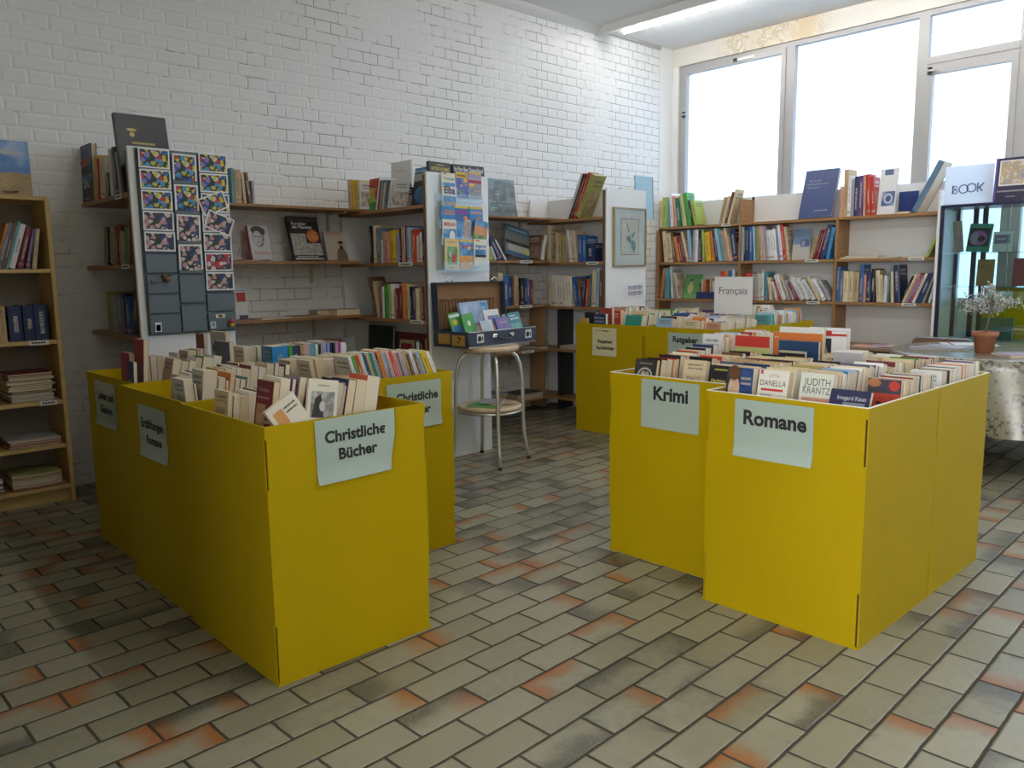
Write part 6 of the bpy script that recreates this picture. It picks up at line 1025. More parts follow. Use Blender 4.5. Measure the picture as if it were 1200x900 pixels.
bb = thing('blue_box', 'dark blue tray of small booklets in the left bay by windows', 'box', (7.41, 4.745, .9755)); m_ = MB(); m_.bbox((-.09, -.14, 0), (.09, .14, .006), pal('navy'), .002)
for a, c in (((-.09, -.14, .006), (-.085, .14, .075)), ((.085, -.14, .006), (.09, .14, .075)), ((-.085, -.14, .006), (.085, -.135, .075)), ((-.085, .135, .006), (.085, .14, .075))): m_.box(a, c, rgb(.02, .03, .12))
m_.build('tray', bb)
for i in range(7):
    k = ('brown', 'cream', 'orange', 'maroon', 'tan', 'ivory', 'brown')[i]
    make_book('booklet', '%s booklet, %s from the left in the dark blue tray' % (WORDS.get(k, k), ORD[i]), 'booklets in the blue tray', .02, .12, rs.uniform(.15, .21), (7.335, 4.868-i*.034, .983), (0, 0, -PI/2), k, parts=False)
for i, (k, w_, h_) in enumerate((('ivory', .10, .20), ('tan', .10, .12), ('salmon', .14, .17), ('olive', .12, .10))):
    cover_book('displayed_book', ('pale book standing low in the centre bay behind the far bins', 'small tan book low in the centre bay', 'striped book low in the centre bay behind yellow bin edge', 'small olive book at the right low in the centre bay')[i], 'low books in the centre bay', 'x', (7.34, 4.25-i*.17, .5855), w_+.02, h_+.08, .04, 3, k)
# ================================================================== POSTCARD HOLDER ON THE FIRST RACK
YP = 4.53
pr = thing('mounted_postcard_rack', 'grey plastic postcard holder with three columns of pockets on white board', 'postcard rack', (1.535, YP, .975))
m_ = MB(); m_.bbox((0, -.014, 0), (.497, -.0008, .998), RACKGREY, .003); m_.build('back_plate', pr)
CX = ((.008, .170), (.180, .318), (.328, .490))
def pocket(x0, x1, z0, h, d):
    m_ = MB()
    m_.box((x0, -.014-d, z0), (x1, -.014-d+.003, z0+h), RACKGREY); m_.box((x0, -.014-d+.003, z0), (x0+.003, -.0145, z0+h*.97), RACKGREY); m_.box((x1-.003, -.014-d+.003, z0), (x1, -.0145, z0+h*.97), RACKGREY); m_.box((x0+.003, -.014-d+.003, z0), (x1-.003, -.0145, z0+.003), RACKGREY)
    m_.box((x0, -.0155-d, z0+h-.004), (x1, -.014-d, z0+h), RACKGREY)
    return m_.build('pocket', pr)
LZ = [.012+.1095*i for i in range(9)]
for i in range(9): pocket(*CX[0], LZ[i], .098, .018)
for i in range(9): pocket(*CX[2], LZ[i], .098, .018)
MZ = [.012+.162*i for i in range(6)]
for i in range(6): pocket(*CX[1], MZ[i], .148, .018)
BR = mat_picture('bright_bouquet_print', [(.48, .05, .05), (.03, .10, .38), (.62, .50, .05), (.25, .20, .45), (.05, .30, .50), (.60, .58, .56), (.03, .05, .05), (.60, .46, .04), (.03, .08, .30)], 44, 'vor')
PKM = mat_picture('pink_bouquet_print', [(.55, .35, .32), (.60, .52, .48), (.03, .05, .14), (.50, .26, .26), (.04, .09, .26), (.03, .06, .04), (.58, .42, .40), (.62, .58, .55)], 44, 'vor')
RDM = mat_picture('red_bouquet_print', [(.52, .03, .05), (.40, .08, .28), (.60, .58, .54), (.04, .06, .05), (.5, .04, .05), (.05, .10, .05)], 44, 'vor')
def postcard(x0, x1, zb, zt, pic, label, rot=0, y=-.0345):
    w, h = x1-x0, zt-zb
    t = thing('postcard', label, 'postcard', (1.535+(x0+x1)/2, YP+y, .975+(zb+zt)/2), (.05, rot, 0), 'flower postcards in the grey holder')
    m_ = MB(); m_.box((-w/2, -.0006, -h/2), (w/2, .0006, h/2), PAPER); m_.build('card', t)
    m_ = MB(); b_ = .055*min(w, h)+.002; m_.box((-w/2+b_, -.0011, -h/2+b_), (w/2-b_, -.00065, h/2-b_), pic); m_.build('picture', t)
for i in range(5):
    z = LZ[8-i]; postcard(CX[0][0]+.0, CX[0][1]+.0, z+.006, z+.108, BR if i < 3 else PKM, '%s postcard from the top in the left column, %s bouquet' % (ORD[i], 'bright red and yellow' if i < 3 else 'pale pink'), rot=(.01, -.012, .0, .014, .01)[i])
for i, zr in enumerate(((5, BR), (4, BR), (3, PKM), (2, PKM))):
    z = MZ[zr[0]]; postcard(CX[1][0]+.004, CX[1][1]-.004, z+.006, z+.158, zr[1], '%s upright postcard from the top in the middle column' % ORD[i], rot=.012*(-1)**i)
for i, pic in enumerate((BR, BR, BR, PKM, PKM, RDM, PKM)):
    z = LZ[8-i]; postcard(CX[2][0], CX[2][1], z+.006, z+.108, pic, '%s straight postcard from the top in the right column' % ORD[i], rot=.008*(-1)**i)
postcard(.318, .472, LZ[6]+.004, LZ[6]+.104, BR, 'tilted bright postcard sticking out to the left in the right column', rot=-.38, y=-.040)
postcard(.345, .50, LZ[5]+.006, LZ[5]+.106, PKM, 'tilted pink postcard sticking out to the right in the right column', rot=.36, y=-.040)
def sticker(name, label, cat, x, z, shapes, y=-.0355):
    t = thing(name, label, cat, (1.535+x, YP+y, .975+z), (0, 0, 0), 'little things stuck on the postcard holder')
    m_ = MB()
    for s in shapes:
        if s[0] == 'ball': 
            _, cx, cz, r, m = s; n = 8
            m_.lathe([(.0004, cz-r), (r*.7, cz-r*.7), (r, cz), (r*.7, cz+r*.7), (.0004, cz+r)], m, 10, (cx, -.004)) 
        else:
            _, x0, x1, z0, z1, m = s; m_.box((x0, -.003, z0), (x1, 0, z1), m)
    m_.build('figure' if shapes[0][0] == 'ball' else 'printed_tag', t)
sticker('toy_bear', 'tiny brown plush bear head on a low pocket of the postcard holder', 'toy', .105, .305, [('ball', 0, 0, .020, pal('brown')), ('ball', -.016, .018, .008, pal('brown')), ('ball', .016, .018, .008, pal('brown')), ('ball', .004, -.007, .009, pal('tan')), ('ball', .004, -.006, .003, K_)], -.042)
sticker('wire_word', 'tiny black ornament beside the brown bear head', 'ornament', .035, .282, [('b', -.012, -.009, 0, .022, K_), ('b', -.006, .0, .0, .003, K_), ('b', .004, .012, .0, .003, K_), ('b', -.009, .002, .006, .009, K_), ('b', .018, .024, 0, .004, K_)])  # small black wire word stuck on the holder
sticker('picture_tag', 'small cream tag on the lowest left pocket', 'tag', .045, .045, [('b', -.017, .017, -.026, .026, pal('white')), ('b', -.012, .012, -.022, .014, pal('tan'))])
sticker('picture_tag', 'small blue and white tag on the lowest right pocket', 'tag', .350, .040, [('b', -.016, .016, -.02, .02, rgb(.42, .52, .56)), ('b', -.004, .006, -.006, .012, K_)])
sticker('picture_tag', 'oval red and white tag on the lowest right pocket', 'tag', .395, .088, [('b', -.028, .028, -.008, .012, pal('ivory')), ('b', -.014, .014, -.004, .008, pal('crimson'))])
sticker('toy_bird', 'tiny red and yellow toy on the lowest right pocket', 'toy', .455, .048, [('ball', 0, .008, .016, pal('crimson')), ('ball', 0, -.012, .015, pal('yellow')), ('ball', -.006, .016, .004, K_)], -.042)
# ================================================================== BROCHURES ON THE SECOND RACK
YB = 4.29
br = thing('brochure_holder', 'clear acrylic wall holder full of travel brochures on white board', 'brochure holder', (3.345, YB, 1.295))
m_ = MB(); m_.box((0, -.006, 0), (.41, -.0008, .64), ACRYLIC); m_.build('back_plate', br)
BZ = (.012, .18, .29, .47)
BT = (-.080, -.060, -.042, -.024)
for i, (z, yt_) in enumerate(zip(BZ, BT)):
    m_ = MB(); m_.box((0, yt_-.008, z), (.41, yt_-.006, z+.055), ACRYLIC); m_.box((0, yt_-.006, z), (.41, yt_+.010, z+.003), ACRYLIC); m_.box((0, yt_-.006, z+.003), (.003, -.0065, z+.05), ACRYLIC); m_.box((.407, yt_-.006, z+.003), (.41, -.0065, z+.05), ACRYLIC); m_.build('pocket', br)
def brochure(label, x, z, w, h, key, deco, rot=0, y=None, t=.007):
    y = BT[max(i for i in range(4) if BZ[i] < z+.02)] if y is None else y
    r = thing('travel_brochure', label, 'brochure', (3.345+x, YB+y, 1.2965+z+w/2*abs(rot)), (-.03, rot, 0), 'travel brochures in the acrylic holder')
    col = PALETTE[key] if isinstance(key, str) else key
    m_ = MB(); m_.box((-w/2, 0, 0), (w/2, t, h), PLAINC); o = m_.build('booklet', r); o.color = (*col, 1)
    a, b2 = MB(), MB(); draw(deco, a, b2, w, h, lambda x_, y_, e: (x_-w/2, -e, y_))
    if a.v: a.build('cover_print', r)
    if b2.v: b2.build('lettering', r)
RED = pal('red'); YL = pal('yellow')
brochure('cream guide with flower picture, bottom left of the acrylic holder', .080, .016, .125, .205, (.62, .50, .22), [('t', 'Reiseführer', .5, .86, .7, rgb(.5, .25, .05)), ('r', .16, .86, .16, .74, GREENPIC), ('d', .6, .36, .14, .16, pal('red')), ('d', .35, .5, .1, .1, pal('grey')), ('l', .3, .6, .05, .03, K_)], .03)
brochure('brochure with orange food picture, bottom middle of the acrylic holder', .205, .016, .115, .20, 'lightblue', [('r', 0, 1, 0, .46, FOODPIC), ('r', 0, 1, .46, .9, SEAPIC), ('l', .12, .9, .72, .10, pal('magenta')), ('d', .7, .72, .13, .06, YL), ('r', 0, 1, .94, 1, YL)], .03)
brochure('white brochure reading Algarve, bottom right of the acrylic holder', .333, .016, .118, .205, 'ivory', [('r', .15, .45, .93, .97, RED), ('t', 'Algarve', .5, .72, .84, pal('blue')), ('r', .08, .92, .40, .66, SEAPIC), ('r', .08, .92, .40, .48, K_), ('r', 0, .35, .02, .1, pal('lightblue'))], .02)
brochure('white brochure reading MERIAN, left of the third row', .080, .183, .118, .165, 'ivory', [('t', 'MERIAN', .5, .74, .82, pal('crimson'), True, 1.2), ('r', .03, .97, .04, .62, SEAPIC), ('d', .68, .36, .2, .2, pal('white'))], .02)
brochure('two-picture brochure, middle of the third row', .205, .183, .13, .17, 'blue', [('r', 0, .5, 0, .92, SEAPIC), ('r', .5, 1, 0, .92, TOWNPIC), ('r', .6, 1, .92, 1, pal('pink'))], .0)
brochure('crooked orange-sky brochure, right of the third row', .335, .19, .12, .15, 'orange', [('r', 0, 1, .72, 1, SEAPIC), ('r', 0, 1, .3, .72, mat_picture('sunset_print', [(.5, .12, .05), (.62, .35, .1)], 12)), ('r', 0, 1, 0, .32, GREENPIC)], .20, -.070)
brochure('blue brochure with orange title, left of the second row', .085, .293, .12, .145, 'brightblue', [('r', 0, 1, 0, .4, SEAPIC), ('l', .2, .95, .74, .08, pal('orange')), ('l', .1, .95, .60, .1, pal('salmon'))], .02)
brochure('blue and magenta brochure with yellow bar, middle of the second row', .207, .293, .12, .15, 'blue', [('r', 0, 1, .9, 1, YL), ('l', .1, .95, .66, .14, pal('magenta')), ('d', .75, .46, .16, .1, pal('orange')), ('r', .1, .6, 0, .3, SEAPIC)], .0)
brochure('blue brochure with purple title and yellow bar, right of the second row', .335, .293, .12, .15, 'brightblue', [('r', 0, 1, .9, 1, YL), ('l', .1, .95, .66, .14, pal('rose')), ('d', .7, .46, .14, .1, pal('orange')), ('r', .3, .8, 0, .3, SEAPIC)], .0)
brochure('white brochure reading Elba above the second row', .105, .405, .122, .162, 'ivory', [('r', .08, .3, .93, .97, RED), ('t', 'Elba', .5, .70, .78, pal('navy'), True, 1.15), ('r', .06, .94, .2, .60, SEAPIC), ('r', .06, .94, .2, .36, TOWNPIC)], .05, -.0335)
brochure('white brochure with green title and lake picture, top left', .108, .502, .118, .155, 'ivory', [('r', .1, .36, .93, .97, RED), ('t', 'Türkei-Süd', .5, .70, .80, pal('jade')), ('r', .06, .94, .06, .58, SEAPIC), ('r', .06, .94, .06, .26, GREENPIC)], .03)
brochure('reef brochure with yellow title block, top middle', .225, .50, .118, .175, 'blue', [('r', 0, 1, 0, 1, FISHPIC), ('r', .04, .9, .74, .97, YL), ('l', .14, .8, .80, .07, K_), ('d', .75, .66, .16, .07, YL), ('d', .45, .45, .12, .05, pal('salmon')), ('d', .4, .2, .16, .08, pal('green'))], .03)
brochure('purple and red brochure with bathers, top right', .342, .50, .115, .175, 'mauve', [('r', 0, 1, 0, .55, TOWNPIC), ('l', .1, .9, .78, .09, pal('periwinkle')), ('r', 0, 1, .58, .70, pal('crimson')), ('r', 0, .4, .46, .56, YL), ('r', 0, 1, .94, 1, YL)], .03)
a_ = cover_book('displayed_book', 'dark book lettered ASTRONOMIE standing on the brochure rack top', 'two dark books above the brochure board', 'y', (3.36, 4.338, 1.745), .185, .285, .028, 5, (.03, .03, .02), [('t', 'ASTRONOMIE', .5, .80, .84, GOLD, True, 1.3), ('l', .35, .7, .92, .025, GOLD), ('r', .1, .9, .15, .7, rgb(.05, .06, .10))], tilt=.02)
a_ = cover_book('displayed_book', 'dark book lettered Im Flug über Deutschland on the brochure rack top', 'two dark books above the brochure board', 'y', (3.57, 4.338, 1.745), .285, .285, .028, 5, (.02, .02, .022), [('t', 'Im Flug über Deutschland', .5, .84, .92, rgb(.6, .6, .58), True, 1.7), ('r', .0, 1, .06, .74, TOWNPIC), ('r', 0, 1, .70, .75, rgb(.12, .05, .02))])
# ================================================================== FRAMED PRINT AND NOTE ON THE THIRD RACK
YF = 4.44
fp = thing('framed_print', 'framed botanical print of a blue-green sprig on white board', 'picture', (5.60, YF-.001, 1.575))
W2, H2 = .222, .252
m_ = MB(); GF = flat('dull_gold_frame', (.40, .31, .17), .35, .6)
for a, c in (((-W2, -.022, -H2), (-W2+.012, 0, H2)), ((W2-.012, -.022, -H2), (W2, 0, H2)), ((-W2+.012, -.022, -H2), (W2-.012, 0, -H2+.012)), ((-W2+.012, -.022, H2-.012), (W2-.012, 0, H2))): m_.box(a, c, GF)
m_.build('frame', fp)
m_ = MB(); m_.box((-W2+.0125, -.012, -H2+.0125), (W2-.0125, -.002, H2-.0125), flat('pale_blue_mat_board', (.66, .72, .72), .6)); m_.build('mat_board', fp)
m_ = MB(); m_.box((-.125, -.0135, -.152), (.125, -.0122, .160), flat('brown_mat_bevel', (.30, .20, .15))); m_.box((-.119, -.0142, -.146), (.119, -.0136, .154), flat('ivory_print_paper', (.66, .66, .60))); m_.build('print', fp)
m_ = MB(); TL = rgb(.12, .34, .36); LI = rgb(.44, .40, .50)
def leaf(cx, cz, L, wd, a, m, e=-.0148):
    n = len(m_.v); pts = []
    for i in range(13):
        s = i/12; pts.append((s*L, wd*math.sin(PI*s**.8)))
    for i in range(11, 0, -1): pts.append((pts[i][0], -pts[i][1]))
    ca, sa = math.cos(a), math.sin(a)
    m_.v += [(cx+x*ca-y*sa, e, cz+x*sa+y*ca) for x, y in pts]; m_.face(range(n, n+len(pts)), m)
leaf(.035, -.02, .12, .032, -1.35, TL); leaf(.02, -.005, .07, .016, .9, TL); leaf(.005, .01, .045, .010, -2.2, TL)
m_.tube([(-.05, -.0146, .13), (-.03, -.0146, .08), (-.005, -.0146, .03), (.03, -.0146, -.05)], .0012, TL, 5)
for cx, cz in ((-.04, .10), (-.035, .085), (-.028, .07), (-.045, .115)): leaf(cx, cz, .03, .009, -1.0, TL, -.0147)
for i in range(5): leaf(-.03, -.008, .032, .011, i*1.256, LI, -.0151)
for i in range(5): leaf(-.005, -.03, .028, .010, i*1.256+.5, LI, -.0152)
m_.build('painted_sprig', fp)
m_ = MB(); m_.box((-W2+.0125, -.0190, -H2+.0125), (W2-.0125, -.0180, H2-.0125), ACRYLIC); m_.build('glazing', fp)
nt_ = thing('note_sign', 'small white note with two lines of dark letters below the print', 'note', (5.685, YF-.001, 1.115), (0, -.03, 0))
m_ = MB(); m_.loft([[(-.15, -.004, -.065), (0, -.001, -.065), (.15, -.012, -.065)], [(-.15, -.004, .065), (0, -.001, .065), (.15, -.012, .065)]], PAPER, closed=False); m_.build('sheet', nt_)
m_ = MB(); rr = random.Random(4); ND = rgb(.10, .09, .22)
for z0, n_, x0 in ((.005, 6, -.10), (-.045, 6, -.10)):
    for i in range(n_):
        x = x0+i*.034; m_.box((x, -.0135, z0), (x+.006, -.0125, z0+.036), ND)
        if i % 2 == 0: m_.box((x+.006, -.0135, z0+.028), (x+.018, -.0125, z0+.036), ND)
        m_.box((x+.018, -.0135, z0+(.0 if i % 3 else .01)), (x+.023, -.0125, z0+.036), ND)
m_.build('lettering', nt_)
# ================================================================== STOOL WITH SUITCASE
SX, SY = 3.565, 4.015
st = thing('bar_stool', 'round wooden bar stool with bent steel legs and a lower disc', 'stool', (SX, SY, 0))
m_ = MB(); m_.lathe([(.19, .770), (.203, .776), (.205, .790), (.203, .802), (.196, .806)], LIGHT_WOOD, 40); m_.build('seat', st)
m_ = MB(); m_.lathe([(.208, .372), (.218, .377), (.22, .388), (.218, .398), (.21, .402)], LIGHT_WOOD, 40); m_.build('lower_disc', st)
m_ = MB(); pts = [(.214*math.cos(2*PI*i/40), .214*math.sin(2*PI*i/40), .362) for i in range(41)]; m_.tube(pts, .009, STEEL, 8, False); m_.build('ring', st)
for k in range(4):
    a = math.radians(61.4+90*k); c, s = math.cos(a), math.sin(a)
    prof = [(.06, .755), (.12, .757), (.165, .748), (.195, .72), (.215, .67), (.228, .60), (.234, .50), (.235, .40), (.236, .30), (.242, .20), (.256, .10), (.272, .018)]
    m_ = MB(); m_.tube([(r*c, r*s, z) for r, z in prof], .0125, STEEL, 10); lg = m_.build('leg', st)
    f = MB(); f.lathe([(.012, .0), (.0145, .003), (.0145, .02), (.012, .024)], DARKPLASTIC, 12, (.2735*c, .2735*s)); f.build('rubber_foot', lg)
flat_thing('magazine', 'green magazine lying on the lower disc of the stool', 'magazine', 'magazines on the stool', (SX-.06, SY-.03, .4028), .20, .22, .006, 'green', .5)
flat_thing('magazine', 'tan folder lying on the lower disc of the stool', 'magazine', 'magazines on the stool', (SX+.045, SY-.035, .4095), .18, .20, .005, 'tan', -.35)
flat_thing('magazine', 'teal and lilac brochure lying uppermost on the stool disc', 'magazine', 'magazines on the stool', (SX+.02, SY-.005, .4152), .15, .20, .006, 'grey', -.9, deco=[('r', .05, .95, .05, .95, mat_picture('teal_lilac_print', [(.10, .30, .28), (.35, .32, .42), (.5, .52, .5)], 20))])
AQ = .085
sc = thing('suitcase', 'open dark blue vintage suitcase with brown lining on the bar stool', 'suitcase', (3.615, 4.10, .8068), (0, 0, AQ))
NAVYF = flat('navy_fibreboard', (.035, .045, .075), .45, var=.12, scale=14); LINING = flat('brown_lining_paper', (.22, .115, .04), .7, var=.2, scale=10)
SW, SD, SH = .335, .165, .105
m_ = MB()
m_.bbox((-SW, -SD, 0), (SW, SD, .006), NAVYF, .003)
for a, c in (((-SW, -SD, .0062), (SW, -SD+.006, SH)), ((-SW, SD-.006, .0062), (SW, SD, SH)), ((-SW, -SD+.0062, .0062), (-SW+.006, SD-.0062, SH)), ((SW-.006, -SD+.0062, .0062), (SW, SD-.0062, SH))): m_.bbox(a, c, NAVYF, .002)
for x in (-SW, SW):
    for y in (-SD, SD): m_.lathe([(.008, .001), (.009, .05), (.008, SH)], NAVYF, 10, (x*.982, y*.965))
m_.build('base_shell', sc)
m_ = MB(); m_.box((-SW+.0065, -SD+.0065, .0065), (SW-.0065, SD-.0065, .009), LINING); m_.build('lining', sc)
m_ = MB()
for z in (.0, SH-.006): m_.tube([(-SW, -SD-.001, z+.003), (SW, -SD-.001, z+.003)], .0035, STEEL, 6)
m_.build('edge_trim', sc)
hd = MB(); hd.tube([(-.065, -SD-.002, .062), (-.055, -SD-.022, .050), (-.03, -SD-.030, .044), (.03, -SD-.030, .044), (.055, -SD-.022, .050), (.065, -SD-.002, .062)], .006, DARKPLASTIC, 8); hd.build('carry_handle', sc)
for x in (-.085, .085):
    m_ = MB(); m_.bbox((x-.022, -SD-.006, .056), (x+.022, -SD-.0005, .078), CHROME, .003); m_.lathe([(.006, -.004), (.006, .004)], CHROME, 8, (x, -SD-.006)) if False else None
    for i in range(3): m_.box((x-.016+i*.012, -SD-.009, .058), (x-.010+i*.012, -SD-.006, .076), CHROME)
    m_.build('handle_mount', sc)
for x, fl in ((-.225, 1), (.255, -1)):
    m_ = MB(); m_.box((x-.032, -SD-.0022, .030), (x+.032, -SD-.0004, .088), flat('white_sticker', (.62, .62, .60), .5)); m_.build('sticker', sc)
    m_ = MB(); N = 18; c_ = x-.010*fl*0-.008; n = 0
    m_.v += [(c_+.017*math.cos(2*PI*i/N), -SD-.0026, .056+.019*math.sin(2*PI*i/N)) for i in range(N)]; m_.face(range(N), K_)
    m_.box((c_+.022, -SD-.0027, .042), (c_+.031, -SD-.0023, .072), K_); m_.box((c_+.020, -SD-.0027, .062), (c_+.026, -SD-.0023, .07), K_)
    m_.build('sticker_print', sc)
m_ = MB(); m_.box((-SW-.0018, -SD+.03, .012), (-SW-.0003, -SD+.15, .082), flat('ochre_paper_label', (.42, .24, .05), .6, var=.2, scale=20)); m_.box((-SW-.0018, -SD+.17, .02), (-SW-.0003, -SD+.28, .088), flat('ochre_paper_label', (.42, .24, .05)))
for y, z in ((-.10, .05), (-.085, .03), (-.09, .06)): m_.box((-SW-.0022, y, z), (-SW-.0018, y+.018, z+.012), K_)
m_.build('luggage_label', sc)
# lid, tipped back against the board
ld = thing('x', None, None); bpy.data.objects.remove(ld)
LH = .315; m_ = MB(); tl = math.radians(2.0)
ML = Matrix.Translation((0, SD-.004, SH+.002)) @ Matrix.Rotation(-tl, 4, 'X')
m_.box((-SW, .0, 0), (SW, .006, LH), NAVYF, ML)
for a, c in (((-SW, -.052, 0), (-SW+.006, -.0003, LH)), ((SW-.006, -.052, 0), (SW, -.0003, LH)), ((-SW+.0063, -.052, LH-.006), (SW-.0063, -.0003, LH))): m_.box(a, c, NAVYF, ML)
lid = m_.build('lid', sc)
m_ = MB(); m_.box((-SW+.0065, -.003, .002), (SW-.0065, -.0005, LH-.0065), LINING, ML); m_.build('lid_lining', lid)
m_ = MB(); rr = random.Random(8)
for i in range(34):                                                     # gathered lining pocket with elastic edge
    x = -.27+i*.0155; h = LH*.62+.006*math.sin(i*1.7)
    m_.box((x, -.010-.004*(i % 2), .01), (x+.0125, -.0035, h), flat('brown_pocket_cloth', (.17, .085, .03), .8), ML)
m_.tube([tuple(ML @ Vector((-.275+i*.02, -.014, LH*.63+.004*math.sin(i*1.1)))) for i in range(28)], .005, flat('brown_pocket_cloth', (.17, .085, .03)), 6)
m_.build('lid_pocket', lid)
for x in (-.21, .23):
    m_ = MB(); P0 = [tuple(ML @ Vector((x+.026*math.cos(a), -.045, LH+.002+.022*math.sin(a)))) for a in [PI*i/8 for i in range(9)]]
    m_.tube(P0, .005, CHROME, 6); m_.build('latch', lid)
GSU = 'guide books in the suitcase'
def sbook(name, label, x, y, z, w, h, t, lean, key, deco, tilt=0, rz=0):
    c, s = math.cos(AQ), math.sin(AQ)
    P = (3.615+x*c-y*s, 4.10+x*s+y*c, .8068+z)
    o = cover_book(name, label, GSU, 'y', P, w, h, t, lean, key, deco, hard=False, tilt=tilt)
    o.rotation_euler.z += AQ+rz
    return o
sbook('travel_book', 'green guide leftmost in the suitcase', -.315, -.04, .0095, .095, .215, .012, 16, 'green', [('r', 0, 1, .86, .94, pal('white')), ('d', .45, .70, .22, .09, pal('yellow')), ('r', .1, .95, .35, .58, pal('blue')), ('d', .5, .22, .3, .16, mat_picture('buff_print', [(.4, .3, .15), (.55, .45, .3)], 20))], tilt=-.10)
sbook('travel_book', 'green guide with white emblem second from the left in the suitcase', -.235, -.075, .0095, .105, .205, .015, 16, 'green', [('d', .5, .68, .14, .09, pal('ivory')), ('r', 0, 1, 0, .42, GREENPIC), ('p', [(.1, .05), (.3, .4), (.45, .4), (.3, .05)], pal('white'))], tilt=-.10)
sbook('travel_book', 'orange and pale blue booklet low at the front of the suitcase', -.12, -.115, .0095, .115, .155, .012, 18, 'orange', [('r', 0, 1, .5, 1, mat_picture('pale_sky_print', [(.3, .4, .5), (.55, .6, .65)], 9)), ('r', 0, 1, 0, .5, rgb(.55, .17, .05)), ('l', .3, .7, .38, .05, pal('cream')), ('l', .25, .75, .24, .05, pal('cream'))], tilt=-.06)
sbook('travel_book', 'large pale blue coast picture guide at the back of the suitcase', -.155, .025, .0095, .20, .275, .025, 14, 'lightblue', [('r', 0, 1, .45, 1, mat_picture('coast_print', [(.10, .16, .3), (.3, .4, .58), (.58, .62, .68)], 9)), ('r', 0, 1, .38, .46, pal('slate')), ('r', 0, 1, 0, .38, mat_picture('pale_shore_print', [(.5, .42, .32), (.55, .5, .48), (.35, .3, .4)], 9))], tilt=-.03)
sbook('travel_book', 'pale blue guide behind the large coast picture guide', .05, .068, .0095, .10, .282, .015, 12, 'periwinkle', [('r', .1, .9, .7, .95, SEAPIC)])
sbook('travel_book', 'white framed book with blue picture right in the suitcase', .075, .035, .0095, .155, .215, .02, 15, 'white', [('r', .22, .96, .15, .80, rgb(.32, .22, .2)), ('r', .27, .95, .2, .76, mat_picture('violet_blue_print', [(.06, .08, .35), (.16, .18, .5), (.45, .45, .62)], 9)), ('l', .45, .8, .55, .08, pal('ivory'))], tilt=-.03)
sbook('travel_book', 'blue and purple guide at the front middle of the suitcase', .045, -.105, .0095, .13, .165, .02, 18, 'blue', [('r', .05, 1, .3, .95, mat_picture('blue_purple_print', [(.06, .12, .35), (.22, .12, .32), (.1, .3, .5)], 9)), ('d', .7, .18, .2, .12, pal('ivory')), ('l', .3, .85, .75, .06, rgb(.5, .35, .5))], tilt=-.08)
sbook('travel_book', 'dark red book leaning left of the blue and purple guide', -.0, -.10, .0095, .035, .15, .02, 18, 'maroon', [('r', 0, 1, 0, 1, rgb(.3, .07, .03))], tilt=-.10)
sbook('travel_book', 'teal guide with white title lines at the right front of the suitcase', .20, -.085, .0095, .12, .19, .02, 16, (.05, .22, .25), [('l', .1, .6, .86, .05, pal('white')), ('l', .15, .85, .74, .06, pal('white')), ('r', .05, .95, .05, .6, mat_picture('teal_map_print', [(.02, .14, .16), (.1, .34, .36), (.3, .42, .2)], 14))], tilt=-.08)
sbook('travel_book', 'olive green book beside the teal guide in the suitcase', .165, -.07, .0095, .03, .185, .02, 16, 'olive', [('r', 0, 1, .1, .9, rgb(.10, .16, .06))], tilt=-.10)
# ================================================================== ROUND TABLE
TX, TY, TR, TZ = 5.95, 1.60, .66, .735
tb = thing('round_table', 'dark-legged round table hidden under a patterned cloth', 'table', (TX, TY, 0))
m_ = MB(); m_.lathe([(TR-.03, TZ-.03), (TR-.012, TZ-.028), (TR-.008, TZ-.015), (TR-.014, TZ-.003), (TR-.03, TZ-.002)], DARK_WOOD, 48); m_.build('tabletop', tb)
for k in range(4):
    a = PI/4+k*PI/2+.25; c, s = math.cos(a), math.sin(a)
    m_ = MB(); m_.tube([(.40*c, .40*s, TZ-.031), (.46*c, .46*s, .35), (.55*c, .55*s, .012)], [.02, .017, .014], DARKPLASTIC, 10); lg = m_.build('leg', tb)
    f = MB(); f.lathe([(.016, 0), (.018, .004), (.016, .014)], DARKPLASTIC, 10, (.553*c, .553*s)); f.build('foot_cap', lg)
CL = mat_cloth(); m_ = MB(); N = 120; rr = random.Random(2)
def rad(a, k): return TR+.006+k*(.012+.045*k*(.5+.5*math.sin(a*11+.6*math.sin(a*3)))*.9)
rings = []
for fr in (.0, .2, .4, .6, .8, .93): rings.append([(TR*fr*math.cos(2*PI*j/N), TR*fr*math.sin(2*PI*j/N), TZ+.0012) for j in range(N)])
rings.append([((TR-.004)*math.cos(2*PI*j/N), (TR-.004)*math.sin(2*PI*j/N), TZ-.0005) for j in range(N)])
rings.append([((TR+.004)*math.cos(2*PI*j/N), (TR+.004)*math.sin(2*PI*j/N), TZ-.012) for j in range(N)])
for i in range(1, 9):
    k = i/8; rings.append([(rad(2*PI*j/N, k)*math.cos(2*PI*j/N), rad(2*PI*j/N, k)*math.sin(2*PI*j/N), TZ-.012-k*(.43+.02*math.sin(2*PI*j/N*4))) for j in range(N)])
m_.loft(rings, CL, False, False, True)
for fi in range(len(m_.f)):
    i, j = divmod(fi, N); uv = []
    for (ii, jj) in ((i, j), (i, j+1), (i+1, j+1), (i+1, j)):
        if ii <= 5: p = rings[ii][jj % N]; uv.append((p[0]+10, p[1]+10))
        else: uv.append((2*PI*jj/N*TR+.0, sum([.0, .012, .03][:1])+(TZ-rings[ii][jj % N][2])*1.0))
    m_.uv[fi] = uv
tc_ = m_.build('tablecloth', None, (TX, TY, 0)); tag(tc_, 'cream tablecloth with dark leaf pattern over the round table', 'tablecloth')
FT = 'magazines on the round table'; zt = TZ+.0020
